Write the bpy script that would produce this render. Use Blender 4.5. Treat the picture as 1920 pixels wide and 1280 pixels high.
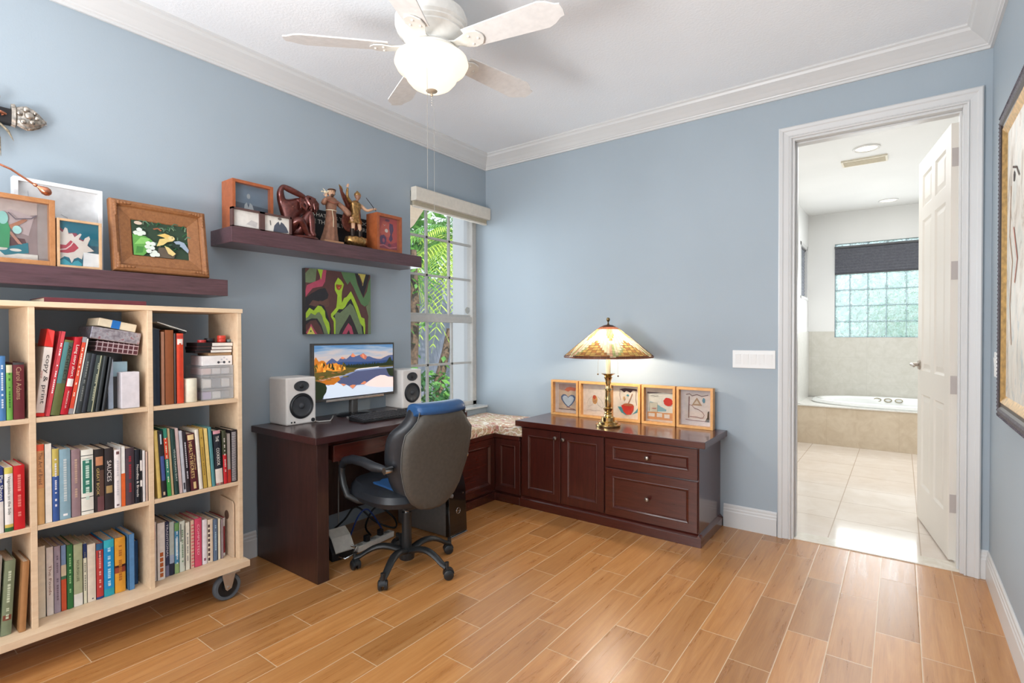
import bpy, bmesh, math, random
from mathutils import Vector, Matrix, Euler
random.seed(7)
PI = math.pi
scn = bpy.context.scene
for o in list(bpy.data.objects): bpy.data.objects.remove(o)
COL = scn.collection
# ------------------------------------------------------------------ camera
W_PX, H_PX = 1920, 1280
yaw, pitch, roll, f_px = 0.6379, -0.0119, -0.0025, 983.27
Fv = Vector((-math.sin(yaw)*math.cos(pitch), math.cos(yaw)*math.cos(pitch), math.sin(pitch)))
rv = Vector((math.cos(yaw), math.sin(yaw), 0)); uv_ = rv.cross(Fv)
r2 = rv*math.cos(roll)+uv_*math.sin(roll); u2 = uv_*math.cos(roll)-rv*math.sin(roll)
cam = bpy.data.cameras.new('camera'); cam.sensor_width = 36; cam.sensor_fit = 'HORIZONTAL'
cam.lens = f_px/W_PX*36; cam.clip_start = .05; cam.clip_end = 100
cam_o = bpy.data.objects.new('camera', cam); COL.objects.link(cam_o)
M = Matrix.Identity(4)
for i in range(3):
    M[i][0] = r2[i]; M[i][1] = u2[i]; M[i][2] = -Fv[i]
M[0][3], M[1][3], M[2][3] = 2.939, -3.581, 1.25
cam_o.matrix_world = M
scn.camera = cam_o
# ------------------------------------------------------------------ world, sun, area lights, exposure
wd = bpy.data.worlds.new('sky'); scn.world = wd; wd.use_nodes = True
bg = wd.node_tree.nodes['Background']
bg.inputs[0].default_value = (.80, .90, 1.0, 1); bg.inputs[1].default_value = 2.0
def light(kind, name, loc, energy, color=(1, 1, 1), rot=(0, 0, 0), size=None, size_y=None, radius=None):
    l = bpy.data.lights.new(name, kind); l.energy = energy; l.color = color
    if kind == 'AREA':
        l.shape = 'RECTANGLE'; l.size = size; l.size_y = size_y or size
    if radius is not None and kind in ('POINT', 'SPOT'): l.shadow_soft_size = radius
    o = bpy.data.objects.new(name, l); o.location = loc; o.rotation_euler = rot; COL.objects.link(o); return o
sun = light('SUN', 'sun', (-3, 0, 8), 9.0, (1, .96, .88)); sun.data.angle = .02
sun.rotation_euler = Vector((-.55, .22, -.8)).to_track_quat('-Z', 'Y').to_euler()
# daylight through the wide window in the wall behind the camera
light('AREA', 'rear_window_daylight', (1.65, -5.12, 1.45), 42, (1.0, .98, .97), (PI/2, 0, 0), 2.6, 2.1)
# soft ceiling-bounced flash of the photographer, above and behind the camera
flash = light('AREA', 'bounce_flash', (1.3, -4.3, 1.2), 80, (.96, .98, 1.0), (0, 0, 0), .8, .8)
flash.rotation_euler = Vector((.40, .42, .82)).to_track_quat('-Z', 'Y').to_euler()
# daylight entering by the window over the bench
bench_l = light('AREA', 'bench_window_daylight', (-.105, -.44, 1.48), 10.5, (.84, .94, 1.0), (0, PI/2, PI), 1.5, .75); bench_l.data.spread = math.radians(115)
# added fill at the left wall, lifts the right wall (out of frame)
light('AREA', 'side_wall_fill', (.03, -4.72, 1.55), 38, (1.0, .99, .98), (0, PI/2, PI), 1.6, .7)
# bathroom lights
light('AREA', 'glass_block_daylight', (2.85, 4.24, 1.62), 20, (.96, .99, 1.0), (-PI/2, 0, 0), 1.1, .75)
light('AREA', 'bathroom_ceiling_light', (2.9, 2.0, 2.74), 40, (.97, .985, 1.0), (0, 0, 0), 1.6, 2.6)
scn.view_settings.view_transform = 'Standard'
scn.view_settings.look = 'None'
scn.view_settings.exposure = -0.10
scn.view_settings.gamma = 1.0
scn.view_settings.use_curve_mapping = False
# ------------------------------------------------------------------ materials
def lin(c):
    c = c/255.0
    return c/12.92 if c <= .04045 else ((c+.055)/1.055)**2.4
def rgb(c): return (lin(c[0]), lin(c[1]), lin(c[2]), 1.0)
_mc = {}
class NT:
    def __init__(s, name):
        s.m = bpy.data.materials.new(name); s.m.use_nodes = True
        s.t = s.m.node_tree; s.b = s.t.nodes['Principled BSDF']
    def n(s, typ, **kw):
        x = s.t.nodes.new(typ)
        for k, v in kw.items(): setattr(x, k, v)
        return x
    def l(s, a, b): s.t.links.new(a, b)
    def setv(s, sock, v):
        if hasattr(v, 'is_output'): s.l(v, sock)
        else: sock.default_value = v
    def math(s, op, a, b=0.0, c=None):
        x = s.n('ShaderNodeMath', operation=op); s.setv(x.inputs[0], a); s.setv(x.inputs[1], b)
        if c is not None: s.setv(x.inputs[2], c)
        return x.outputs[0]
    def coord(s, kind='Object'): return s.n('ShaderNodeTexCoord').outputs[kind]
    def mapv(s, v, scale=(1, 1, 1), loc=(0, 0, 0), rot=(0, 0, 0)):
        x = s.n('ShaderNodeMapping'); s.l(v, x.inputs[0])
        x.inputs['Scale'].default_value = scale; x.inputs['Location'].default_value = loc; x.inputs['Rotation'].default_value = rot
        return x.outputs[0]
    def noise(s, v, scale, detail=3, rough=.5, dist=0.0):
        x = s.n('ShaderNodeTexNoise'); s.l(v, x.inputs['Vector']); x.inputs['Scale'].default_value = scale
        x.inputs['Detail'].default_value = detail; x.inputs['Roughness'].default_value = rough; x.inputs['Distortion'].default_value = dist
        return x.outputs[0]
    def ramp(s, f, stops, interp='LINEAR'):
        x = s.n('ShaderNodeValToRGB'); s.l(f, x.inputs[0]); e = x.color_ramp.elements; x.color_ramp.interpolation = interp
        while len(e) < len(stops): e.new(.5)
        for i, (p, c) in enumerate(stops): e[i].position = p; e[i].color = rgb(c)
        return x.outputs[0]
    def mix(s, f, a, b, mode='MIX'):
        x = s.n('ShaderNodeMix', data_type='RGBA', blend_type=mode); s.setv(x.inputs[0], f); s.setv(x.inputs[6], a); s.setv(x.inputs[7], b)
        return x.outputs[2]
    def bump(s, h, strength=.2, dist=.01):
        x = s.n('ShaderNodeBump'); s.l(h, x.inputs['Height']); x.inputs['Strength'].default_value = strength; x.inputs['Distance'].default_value = dist
        s.l(x.outputs[0], s.b.inputs['Normal'])
    def P(s, **kw):
        for k, v in kw.items(): s.setv(s.b.inputs[k.replace('_', ' ')], v)
def mat(name, c, rough=.5, metal=0.0, spec=.5, emis=None, var=.03, vs=40, bump=0, bs=300, trans=0, alpha=1, ior=1.45, coat=0):
    key = (name, tuple(c))
    if key in _mc: return _mc[key]
    n = NT(name); c = tuple(c)
    if var and not emis:
        v = n.coord(); f = n.noise(v, vs, 2)
        lo = tuple(max(0, q*(1-var)) for q in c); hi = tuple(min(255, q*(1+var)) for q in c)
        n.P(Base_Color=n.ramp(f, [(.3, lo), (.7, hi)]))
        if bump: n.bump(n.noise(v, bs, 2), bump, .002)
    else:
        n.P(Base_Color=rgb(c))
    n.P(Roughness=rough, Metallic=metal, IOR=ior)
    n.b.inputs['Specular IOR Level'].default_value = spec
    if trans: n.b.inputs['Transmission Weight'].default_value = trans
    if coat: n.b.inputs['Coat Weight'].default_value = coat; n.b.inputs['Coat Roughness'].default_value = .1
    if emis:
        n.b.inputs['Emission Color'].default_value = rgb(c); n.b.inputs['Emission Strength'].default_value = emis
    n.m.diffuse_color = rgb(c)
    _mc[key] = n.m; return n.m
def woodmat(name, c1, c2, scale=(1, 1, 12), rough=.4, spec=.5, ns=6, coat=0, bump=.03):
    if name in _mc: return _mc[name]
    n = NT(name); v = n.mapv(n.coord(), scale)
    f = n.noise(v, ns, 5, .6, .6); f2 = n.noise(v, ns*7, 3, .6)
    g = n.math('ADD', n.math('MULTIPLY', f, .75), n.math('MULTIPLY', f2, .25))
    n.P(Base_Color=n.ramp(g, [(.32, c1), (.68, c2)]), Roughness=rough)
    n.b.inputs['Specular IOR Level'].default_value = spec
    if coat: n.b.inputs['Coat Weight'].default_value = coat; n.b.inputs['Coat Roughness'].default_value = .12
    n.bump(g, bump, .002); _mc[name] = n.m; return n.m
def paint(name, c, rough, bs, bstr, dist=.003, var=.015):
    n = NT(name); v = n.coord()
    n.P(Base_Color=n.ramp(n.noise(v, 1.3, 2), [(.3, tuple(q*(1-var) for q in c)), (.7, tuple(min(255, q*(1+var)) for q in c))]), Roughness=rough)
    n.bump(n.noise(v, bs, 4, .6), bstr, dist); return n.m
M_BLUE = paint('blue_wall_paint', (161, 173, 182), .55, 130, .12)
M_CEIL = paint('white_textured_ceiling_paint', (240, 243, 246), .85, 75, .35, .006)
M_TRIM = paint('white_semi_gloss_trim', (212, 212, 211), .35, 40, .02)
M_BATHW = paint('white_bathroom_wall_paint', (236, 236, 234), .6, 130, .1)
M_DOOR = paint('cream_white_door_paint', (232, 226, 216), .4, 60, .03)
# dark stained cherry wood
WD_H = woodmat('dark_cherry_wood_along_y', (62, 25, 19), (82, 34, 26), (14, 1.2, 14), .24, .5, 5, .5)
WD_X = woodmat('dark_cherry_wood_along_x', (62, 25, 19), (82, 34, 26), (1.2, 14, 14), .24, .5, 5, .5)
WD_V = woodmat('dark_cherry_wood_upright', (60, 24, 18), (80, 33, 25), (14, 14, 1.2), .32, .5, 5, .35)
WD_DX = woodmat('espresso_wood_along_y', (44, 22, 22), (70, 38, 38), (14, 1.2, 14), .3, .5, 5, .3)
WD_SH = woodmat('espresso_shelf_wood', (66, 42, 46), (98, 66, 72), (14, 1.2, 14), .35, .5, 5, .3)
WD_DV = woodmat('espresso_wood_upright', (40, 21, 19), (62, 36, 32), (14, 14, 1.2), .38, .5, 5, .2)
MAPLE = woodmat('pale_maple_veneer', (216, 186, 152), (232, 206, 174), (5, 1, 5), .5, .4, 8, 0, .01)
PINE = woodmat('honey_pine_wood', (206, 146, 82), (226, 172, 108), (4, 4, 4), .4, .5, 6)
ORANGEWOOD = woodmat('orange_stained_wood', (150, 78, 42), (180, 100, 58), (4, 4, 4), .4, .5, 8)
CARVED = woodmat('carved_mahogany_frame_wood', (126, 80, 46), (156, 104, 62), (10, 10, 10), .5, .5, 8, 0, .3)
BLACKPL = mat('black_plastic', (28, 28, 30), .38)
DKPL = mat('soft_black_plastic', (20, 20, 22), .5)
CHROME = mat('brushed_chrome', (200, 200, 200), .22, 1.0)
BRASS = mat('polished_brass', (196, 170, 118), .16, 1.0, var=.03)
WHITE = mat('white_plastic', (232, 232, 230), .4, var=0)
PAPER = mat('book_page_edges', (206, 190, 168), .9, var=.12, vs=200)
GLASS = NT('clear_picture_glass')
def glass_mix(n, tr=.93, rough=.03):
    t = n.t; out = t.nodes['Material Output']; tb = n.n('ShaderNodeBsdfTransparent'); gb = n.n('ShaderNodeBsdfGlossy'); gb.inputs['Roughness'].default_value = rough
    mx = n.n('ShaderNodeMixShader'); mx.inputs[0].default_value = .045; n.l(tb.outputs[0], mx.inputs[1]); n.l(gb.outputs[0], mx.inputs[2])
    tb.inputs[0].default_value = (tr, tr, tr, 1); n.l(mx.outputs[0], out.inputs[0]); return n.m
M_GLASS = glass_mix(GLASS)
# wood-look plank tile floor: planks 0.15 wide running along y
def floor_mat():
    n = NT('orange_wood_look_plank_tile'); v = n.coord(); sx = n.n('ShaderNodeSeparateXYZ'); n.l(v, sx.inputs[0]); X, Y = sx.outputs[0], sx.outputs[1]
    w, L, g = .1505, .605, .0016
    u = n.math('DIVIDE', n.math('SUBTRACT', X, .0), w); row = n.math('FLOOR', u); fx = n.math('FRACT', u)
    wn = n.n('ShaderNodeTexWhiteNoise', noise_dimensions='1D'); n.l(row, wn.inputs['W'])
    off = n.math('ADD', n.math('MULTIPLY', n.math('FLOORED_MODULO', row, 3), .34), n.math('MULTIPLY', wn.outputs[0], .2))
    vv = n.math('ADD', n.math('DIVIDE', Y, L), off); fy = n.math('FRACT', vv); cy = n.math('FLOOR', vv)
    ex = n.math('MULTIPLY', n.math('MINIMUM', fx, n.math('SUBTRACT', 1, fx)), w); ey = n.math('MULTIPLY', n.math('MINIMUM', fy, n.math('SUBTRACT', 1, fy)), L)
    e = n.math('MINIMUM', ex, ey); grout = n.math('LESS_THAN', e, g)
    cid = n.n('ShaderNodeCombineXYZ'); n.l(row, cid.inputs[0]); n.l(cy, cid.inputs[1])
    w2 = n.n('ShaderNodeTexWhiteNoise', noise_dimensions='3D'); n.l(cid.outputs[0], w2.inputs['Vector'])
    pv = n.n('ShaderNodeVectorMath', operation='MULTIPLY_ADD'); n.l(w2.outputs['Color'], pv.inputs[0]); pv.inputs[1].default_value = (9, 9, 9)
    m1 = n.mapv(v, (8, .55, 1)); n.l(m1, pv.inputs[2])
    f = n.noise(pv.outputs[0], 3.2, 5, .62, 1.0); f2 = n.noise(n.mapv(pv.outputs[0], (5, 1, 1)), 9, 3, .6)
    gsum = n.math('ADD', n.math('MULTIPLY', f, .72), n.math('MULTIPLY', f2, .28))
    col = n.ramp(gsum, [(.30, (164, 108, 58)), (.5, (186, 128, 72)), (.72, (202, 148, 92))])
    tint = n.math('ADD', n.math('MULTIPLY', w2.outputs['Value'], .34), .83)
    tc = n.n('ShaderNodeCombineXYZ'); [n.l(tint, tc.inputs[i]) for i in range(3)]
    col = n.mix(1.0, col, tc.outputs[0], 'MULTIPLY')
    col = n.mix(grout, col, rgb((216, 186, 150)))
    n.P(Base_Color=col, Roughness=n.math('ADD', .2, n.math('MULTIPLY', f, .2)))
    n.b.inputs['Specular IOR Level'].default_value = .9
    edge = n.math('MINIMUM', n.math('DIVIDE', e, .005), 1.0)
    h = n.math('ADD', n.math('MULTIPLY', edge, .5), n.math('MULTIPLY', gsum, .9)); n.bump(h, .3, .0022)
    return n.m
M_FLOOR = floor_mat()
def tile_mat(name, c1, c2, grout, tw, tl, ox, oy, g=.003, rough=.12, axes=(0, 1), ns=6):
    n = NT(name); v = n.coord(); sx = n.n('ShaderNodeSeparateXYZ'); n.l(v, sx.inputs[0]); X, Y = sx.outputs[axes[0]], sx.outputs[axes[1]]
    fx = n.math('FRACT', n.math('DIVIDE', n.math('SUBTRACT', X, ox), tw)); fy = n.math('FRACT', n.math('DIVIDE', n.math('SUBTRACT', Y, oy), tl))
    ex = n.math('MULTIPLY', n.math('MINIMUM', fx, n.math('SUBTRACT', 1, fx)), tw); ey = n.math('MULTIPLY', n.math('MINIMUM', fy, n.math('SUBTRACT', 1, fy)), tl)
    gm = n.math('LESS_THAN', n.math('MINIMUM', ex, ey), g)
    f = n.noise(v, ns, 5, .6, .8)
    n.P(Base_Color=n.mix(gm, n.ramp(f, [(.3, c1), (.7, c2)]), rgb(grout)), Roughness=rough); return n.m
M_BFLOOR = tile_mat('cream_porcelain_floor_tile', (222, 208, 194), (232, 221, 210), (190, 172, 154), .452, .452, 2.585, .12, .003, .1)
M_BTILE = tile_mat('pale_travertine_wall_tile', (206, 203, 192), (218, 215, 206), (200, 197, 188), .6, .33, 2.0, .3, .0012, .25, (0, 2), 14)
M_BTILEX = tile_mat('pale_travertine_side_wall_tile', (222, 221, 216), (232, 231, 227), (214, 212, 206), .6, .33, .2, .3, .0012, .25, (1, 2), 14)
M_TUBT = tile_mat('beige_travertine_tub_tile', (204, 186, 160), (220, 205, 182), (196, 178, 152), .66, .6, 1.96, .0, .0012, .3, (0, 2), 9)
# ------------------------------------------------------------------ mesh builder
class B:
    def __init__(s): s.bm = bmesh.new(); s.mats = []; s.sm = []
    def mi(s, m):
        if m not in s.mats: s.mats.append(m)
        return s.mats.index(m)
    def face(s, vs, m, smooth=False):
        try: f = s.bm.faces.new(vs)
        except ValueError: return None
        f.material_index = s.mi(m); f.smooth = smooth; return f
    def V(s, p): return s.bm.verts.new(p)
    def box(s, a, b, m, R=None, c=None):
        x0, y0, z0 = a; x1, y1, z1 = b
        P = [Vector((x, y, z)) for x in (x0, x1) for y in (y0, y1) for z in (z0, z1)]
        if R is not None:
            cc = Vector(c) if c else (Vector(a)+Vector(b))/2
            P = [cc+R@(p-cc) for p in P]
        v = [s.V(p) for p in P]
        for q in ((0, 1, 3, 2), (4, 6, 7, 5), (0, 4, 5, 1), (2, 3, 7, 6), (0, 2, 6, 4), (1, 5, 7, 3)): s.face([v[i] for i in q], m)
        return s
    def rings(s, rings, m, smooth=True, cap0=True, cap1=True, closed=False):
        R = [[s.V(p) for p in r] for r in rings]; n = len(R[0])
        for i in range(len(R)-1):
            for j in range(n): s.face([R[i][j], R[i][(j+1) % n], R[i+1][(j+1) % n], R[i+1][j]], m, smooth)
        if cap0: s.face(R[0][::-1], m)
        if cap1: s.face(R[-1], m)
        return s
    def lathe(s, prof, m, c=(0, 0, 0), seg=32, axis='Z', smooth=True, cap=True, fn=None):
        rg = []
        for r, h in prof:
            ring = []
            for i in range(seg):
                a = 2*PI*i/seg; rr = max(r, 1e-4)*(fn(a, h) if fn else 1)
                x, y = rr*math.cos(a), rr*math.sin(a)
                p = {'Z': (x, y, h), 'X': (h, x, y), 'Y': (y, h, x)}[axis]
                ring.append((c[0]+p[0], c[1]+p[1], c[2]+p[2]))
            rg.append(ring)
        return s.rings(rg, m, smooth, cap, cap)
    def cyl(s, p0, p1, r0, m, r1=None, seg=16, smooth=True):
        p0 = Vector(p0); p1 = Vector(p1); d = (p1-p0).normalized(); r1 = r0 if r1 is None else r1
        a = d.orthogonal().normalized(); b = d.cross(a)
        s.rings([[p+a*r*math.cos(2*PI*i/seg)+b*r*math.sin(2*PI*i/seg) for i in range(seg)] for p, r in ((p0, r0), (p1, r1))], m, smooth); return s
    def tube(s, pts, r, m, seg=8, closed=False):
        pts = [Vector(p) for p in pts]; n = len(pts); rr = r if isinstance(r, (list, tuple)) else [r]*n
        rg = []; pa = None
        for i, p in enumerate(pts):
            d = (pts[min(i+1, n-1)]-pts[max(i-1, 0)]).normalized()
            if pa is None: pa = d.orthogonal().normalized()
            else:
                pa = (pa-d*pa.dot(d))
                pa = pa.normalized() if pa.length > 1e-6 else d.orthogonal().normalized()
            b = d.cross(pa); rg.append([p+pa*rr[i]*math.cos(2*PI*k/seg)+b*rr[i]*math.sin(2*PI*k/seg) for k in range(seg)])
        return s.rings(rg, m)
    def ell(s, c, r, m, seg=16, rn=10, R=None):
        c = Vector(c); rg = []
        for i in range(1, rn):
            t = PI*i/rn; ring = []
            for k in range(seg):
                a = 2*PI*k/seg; p = Vector((r[0]*math.sin(t)*math.cos(a), r[1]*math.sin(t)*math.sin(a), -r[2]*math.cos(t)))
                ring.append(c+(R@p if R else p))
            rg.append(ring)
        return s.rings(rg, m)
    def poly(s, pts, m, smooth=False): return s.face([s.V(p) for p in pts], m, smooth)
    def prism(s, pts, d, m, smooth=False, cap=True):
        d = Vector(d); a = [s.V(p) for p in pts]; b = [s.V(Vector(p)+d) for p in pts]; n = len(a)
        for i in range(n): s.face([a[i], a[(i+1) % n], b[(i+1) % n], b[i]], m, smooth)
        if cap: s.face(a[::-1], m); s.face(b, m)
        return s
    def sweep(s, prof, path, m, updir=(0, 0, 1)):
        # prof: (out, up) closed polygon; path: list of (pos, outvec)
        rg = [[Vector(p)+Vector(o)*a+Vector(updir)*b for a, b in prof] for p, o in path]
        return s.rings(rg, m, False)
    def done(s, name, parent=None, loc=None, bevel=0, subsurf=0, smooth=False, recalc=True):
        if recalc: bmesh.ops.recalc_face_normals(s.bm, faces=s.bm.faces)
        me = bpy.data.meshes.new(name); s.bm.to_mesh(me); s.bm.free()
        for m in s.mats: me.materials.append(m)
        if any(p.use_smooth for p in me.polygons): me.set_sharp_from_angle(angle=math.radians(38))
        if smooth:
            for p in me.polygons: p.use_smooth = True
        o = bpy.data.objects.new(name, me); COL.objects.link(o)
        if loc: o.location = loc
        if parent: o.parent = parent
        if bevel:
            b = o.modifiers.new('bevel', 'BEVEL'); b.width = bevel; b.segments = 2; b.limit_method = 'ANGLE'; b.angle_limit = .6; b.harden_normals = False
        if subsurf:
            q = o.modifiers.new('sub', 'SUBSURF'); q.levels = subsurf; q.render_levels = subsurf
        return o
def thing(name, label, cat, loc=(0, 0, 0), rz=0.0, group=None, rot=None):
    o = bpy.data.objects.new(name, None); COL.objects.link(o); o.empty_display_size = .05
    o.location = loc; o.rotation_euler = rot or (0, 0, rz); o['label'] = label; o['category'] = cat
    if group: o['group'] = group
    return o
def tag(o, label, cat, group=None, kind=None):
    o['label'] = label; o['category'] = cat
    if group: o['group'] = group
    if kind: o['kind'] = kind
    return o
def struct(o): o['kind'] = 'structure'; return o
def plab(o, l): o['label'] = l; return o
# text as mesh; laid so that it reads along dir 'r' with letter-up 'u', facing r x u
def text(b, s, m, origin, r, u, height=None, length=None, width=None, align='L', lift=.0006):
    cu = bpy.data.curves.new('t', 'FONT'); cu.body = s; cu.resolution_u = 2
    to = bpy.data.objects.new('t', cu); COL.objects.link(to)
    bpy.context.view_layer.update()
    me = bpy.data.meshes.new_from_object(to.evaluated_get(bpy.context.evaluated_depsgraph_get()))
    bpy.data.objects.remove(to); bpy.data.curves.remove(cu)
    xs = [v.co.x for v in me.vertices]; ys = [v.co.y for v in me.vertices]
    if not xs: return
    w = max(xs)-min(xs); h = max(ys)-min(ys)
    sx = sy = (height/h if height else length/w)
    if length and height: sx = length/w
    r = Vector(r); u = Vector(u); nrm = r.cross(u); ox, oy = min(xs), min(ys); o = Vector(origin)+nrm*lift
    vs = [b.V(o+r*(v.co.x-ox)*sx+u*(v.co.y-oy)*sy) for v in me.vertices]
    for p in me.polygons: b.face([vs[i] for i in p.vertices], m)
    bpy.data.meshes.remove(me)
# flat artwork: layered polygons in 0..1 coordinates on a rectangle o + r*x*w + u*y*h, facing r x u
def art(b, o, r, u, w, h, layers, lift=.0004, base=0):
    o = Vector(o); r = Vector(r); u = Vector(u); n = r.cross(u)
    for i, (m, pts) in enumerate(layers):
        q = o+n*lift*(i+1+base); b.poly([q+r*w*x+u*h*y for x, y in pts], m)
def line(pts, t, asp=1.0):
    L = []; Rr = []
    for i, p in enumerate(pts):
        a = pts[max(i-1, 0)]; c = pts[min(i+1, len(pts)-1)]; dx, dy = (c[0]-a[0])*asp, c[1]-a[1]; k = math.hypot(dx, dy) or 1
        nx, ny = -dy/k*t/asp, dx/k*t; L.append((p[0]+nx, p[1]+ny)); Rr.append((p[0]-nx, p[1]-ny))
    return L+Rr[::-1]
def blob(cx, cy, rx, ry, n=14, j=0.0, seed=1):
    rr = random.Random(seed); return [(cx+rx*(1+j*(rr.random()-.5))*math.cos(2*PI*i/n), cy+ry*(1+j*(rr.random()-.5))*math.sin(2*PI*i/n)) for i in range(n)]
FULL = [(0, 0), (1, 0), (1, 1), (0, 1)]
def cm(c, name='paint', rough=.6): return mat('%s_%d_%d_%d' % (name, *c), c, rough)
# ================================================================== THE SETTING
RW, YB, H = 3.306, -5.2, 2.80
def sbox(name, boxes, m, bevel=0):
    b = B()
    for q in boxes: b.box(q[0], q[1], q[2] if len(q) > 2 else m)
    return struct(b.done(name, bevel=bevel))
sbox('floor', [((-.02, YB, -.1), (RW+.02, .02, 0))], M_FLOOR)
sbox('floor_bathroom', [((1.5, .135, -.1), (4.4, 4.4, 0))], M_BFLOOR)
sbox('ceiling', [((-.25, YB-.1, H), (RW+.2, .135, H+.12))], M_CEIL)
sbox('ceiling_bathroom', [((1.5, .135, H), (4.5, 4.5, H+.12))], M_BATHW)
# left wall with the window opening y -0.885..0, z 0.635..2.33
sbox('wall_left', [((-.25, YB, 0), (0, -.885, H)), ((-.25, -.885, 0), (0, 0, .62)), ((-.25, -.885, 2.33), (0, 0, H))], M_BLUE)
sbox('wall_far', [((-.25, 0, 0), (2.40, .135, H)), ((2.40, 0, 2.44), (3.21, .135, H)), ((3.21, 0, 0), (RW+.2, .135, H))], M_BLUE)
sbox('wall_right', [((RW, YB, 0), (RW+.2, 0, H))], M_BLUE)
sbox('wall_back', [((-.25, YB-.15, 0), (.35, YB, H)), ((2.95, YB-.15, 0), (RW+.2, YB, H)), ((.35, YB-.15, 2.5), (2.95, YB, H)), ((.35, YB-.15, 0), (2.95, YB, .4))], M_BLUE)
b = B()
for a, c in (((.33, YB-.12, .38), (.42, YB-.02, 2.52)), ((2.88, YB-.12, .38), (2.97, YB-.02, 2.52)), ((1.6, YB-.12, .38), (1.7, YB-.02, 2.52)), ((.33, YB-.12, .38), (2.97, YB-.02, .46)), ((.33, YB-.12, 2.44), (2.97, YB-.02, 2.52))): b.box(a, c, M_TRIM)
struct(b.done('window_3'))
b = B()
for a, c in (((.0, -5.11, .72), (.025, -5.07, 2.38)), ((.0, -4.37, .72), (.025, -4.33, 2.38)), ((.0, -5.11, .70), (.025, -4.33, .75)), ((.0, -5.11, 2.35), (.025, -4.33, 2.40))): b.box(a, c, M_TRIM)
struct(b.done('added_side_frame'))  # unseen frame added around the side fill light; the wall behind is solid
# crown moulding (profile out, down from the corner) and baseboards
CR = [(0, 0), (.108, 0), (.108, -.010), (.098, -.017), (.092, -.030), (.070, -.046), (.046, -.066), (.030, -.082), (.022, -.088), (.020, -.094), (.012, -.097), (.012, -.110), (0, -.110)]
BBp = [(0, 0), (.014, 0), (.014, .100), (.011, .106), (.011, .118), (.008, .124), (.008, .138), (.003, .147), (0, .147)]
def run(name, prof, p0, o0, p1, o1, m=M_TRIM):
    return struct(B().sweep(prof, [(p0, o0), (p1, o1)], m).done(name))
run('trim_1', CR, (0, YB, H), (1, 1, 0), (0, 0, H), (1, -1, 0))
run('trim_2', CR, (0, 0, H), (1, -1, 0), (RW, 0, H), (-1, -1, 0))
run('trim_3', CR, (RW, 0, H), (-1, -1, 0), (RW, YB, H), (-1, 1, 0))
run('trim_4', CR, (RW, YB, H), (-1, 1, 0), (0, YB, H), (1, 1, 0))
run('baseboard_left', BBp, (0, YB, 0), (1, 1, 0), (0, -2.066, 0), (1, 0, 0))
run('baseboard_far', BBp, (2.012, 0, 0), (0, -1, 0), (2.328, 0, 0), (0, -1, 0))
run('baseboard_corner', BBp, (3.272, 0, 0), (0, -1, 0), (RW, 0, 0), (-1, -1, 0))
run('baseboard_right', BBp, (RW, 0, 0), (-1, -1, 0), (RW, YB, 0), (-1, 1, 0))
# door casing: profile (out = towards the outside of the opening, up = off the wall)
DC = [(0, 0), (0, .012), (.008, .016), (.014, .010), (.018, .013), (.044, .016), (.050, .021), (.066, .023), (.073, .018), (.073, 0)]
b = B(); x0, x1, zt = 2.404, 3.208, 2.436
rg = []
for p, o in (((x0, 0, 0), (-1, 0, 0)), ((x0, 0, zt), (-1, 0, 1)), ((x1, 0, zt), (.9, 0, 1)), ((x1, 0, 0), (.9, 0, 0))):
    rg.append([Vector(p)+Vector(o)*a*.97+Vector((0, -1, 0))*h for a, h in DC])
b.rings(rg, M_TRIM, False)
struct(b.done('trim_5'))
b = B()   # jambs, head and door stop
b.box((2.40, 0, 0), (2.418, .135, 2.44), M_TRIM); b.box((3.192, 0, 0), (3.21, .135, 2.44), M_TRIM); b.box((2.418, 0, 2.422), (3.192, .135, 2.44), M_TRIM)
b.box((2.418, .045, 0), (2.428, .08, 2.412), M_TRIM); b.box((3.182, .045, 0), (3.192, .08, 2.412), M_TRIM); b.box((2.418, .045, 2.412), (3.192, .08, 2.422), M_TRIM)
struct(b.done('trim_6', bevel=.002))
M_MARB = tile_mat('cream_marble_threshold', (220, 210, 192), (236, 230, 218), (226, 218, 204), 5, 5, 0, 0, .001, .12, (0, 1), 20)
sbox('trim_7', [((2.405, .012, -.01), (3.205, .145, .006))], M_MARB, .003)
# ---- bathroom shell
sbox('wall_bathroom_left', [((1.76, .135, 0), (1.96, 3.62, H)), ((1.76, 4.16, 0), (1.96, 4.4, H)), ((1.76, 3.62, 0), (1.96, 4.16, 1.70)), ((1.76, 3.62, 2.36), (1.96, 4.16, H))], M_BATHW)
sbox('wall_bathroom_back', [((1.76, 4.28, 0), (2.257, 4.45, H)), ((3.45, 4.28, 0), (4.5, 4.45, H)), ((2.257, 4.28, 0), (3.45, 4.45, 1.213)), ((2.257, 4.28, 2.40), (3.45, 4.45, H))], M_BATHW)
sbox('wall_bathroom_right', [((4.3, .135, 0), (4.5, 4.4, H))], M_BATHW)
sbox('wall_bathroom_front', [((1.5, .136, 0), (2.33, .15, H)), ((3.28, .136, 0), (4.5, .15, H)), ((2.33, .136, 2.5), (3.28, .15, H))], M_BATHW)
sbox('wall_tile_back', [((1.96, 4.268, .44), (2.257, 4.28, 1.288)), ((2.257, 4.268, .44), (3.45, 4.28, 1.213)), ((3.45, 4.268, .44), (4.3, 4.28, 1.288))], M_BTILE)
sbox('wall_tile_left', [((1.96, 3.30, .44), (1.970, 4.268, 1.288))], M_BTILEX)
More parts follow.
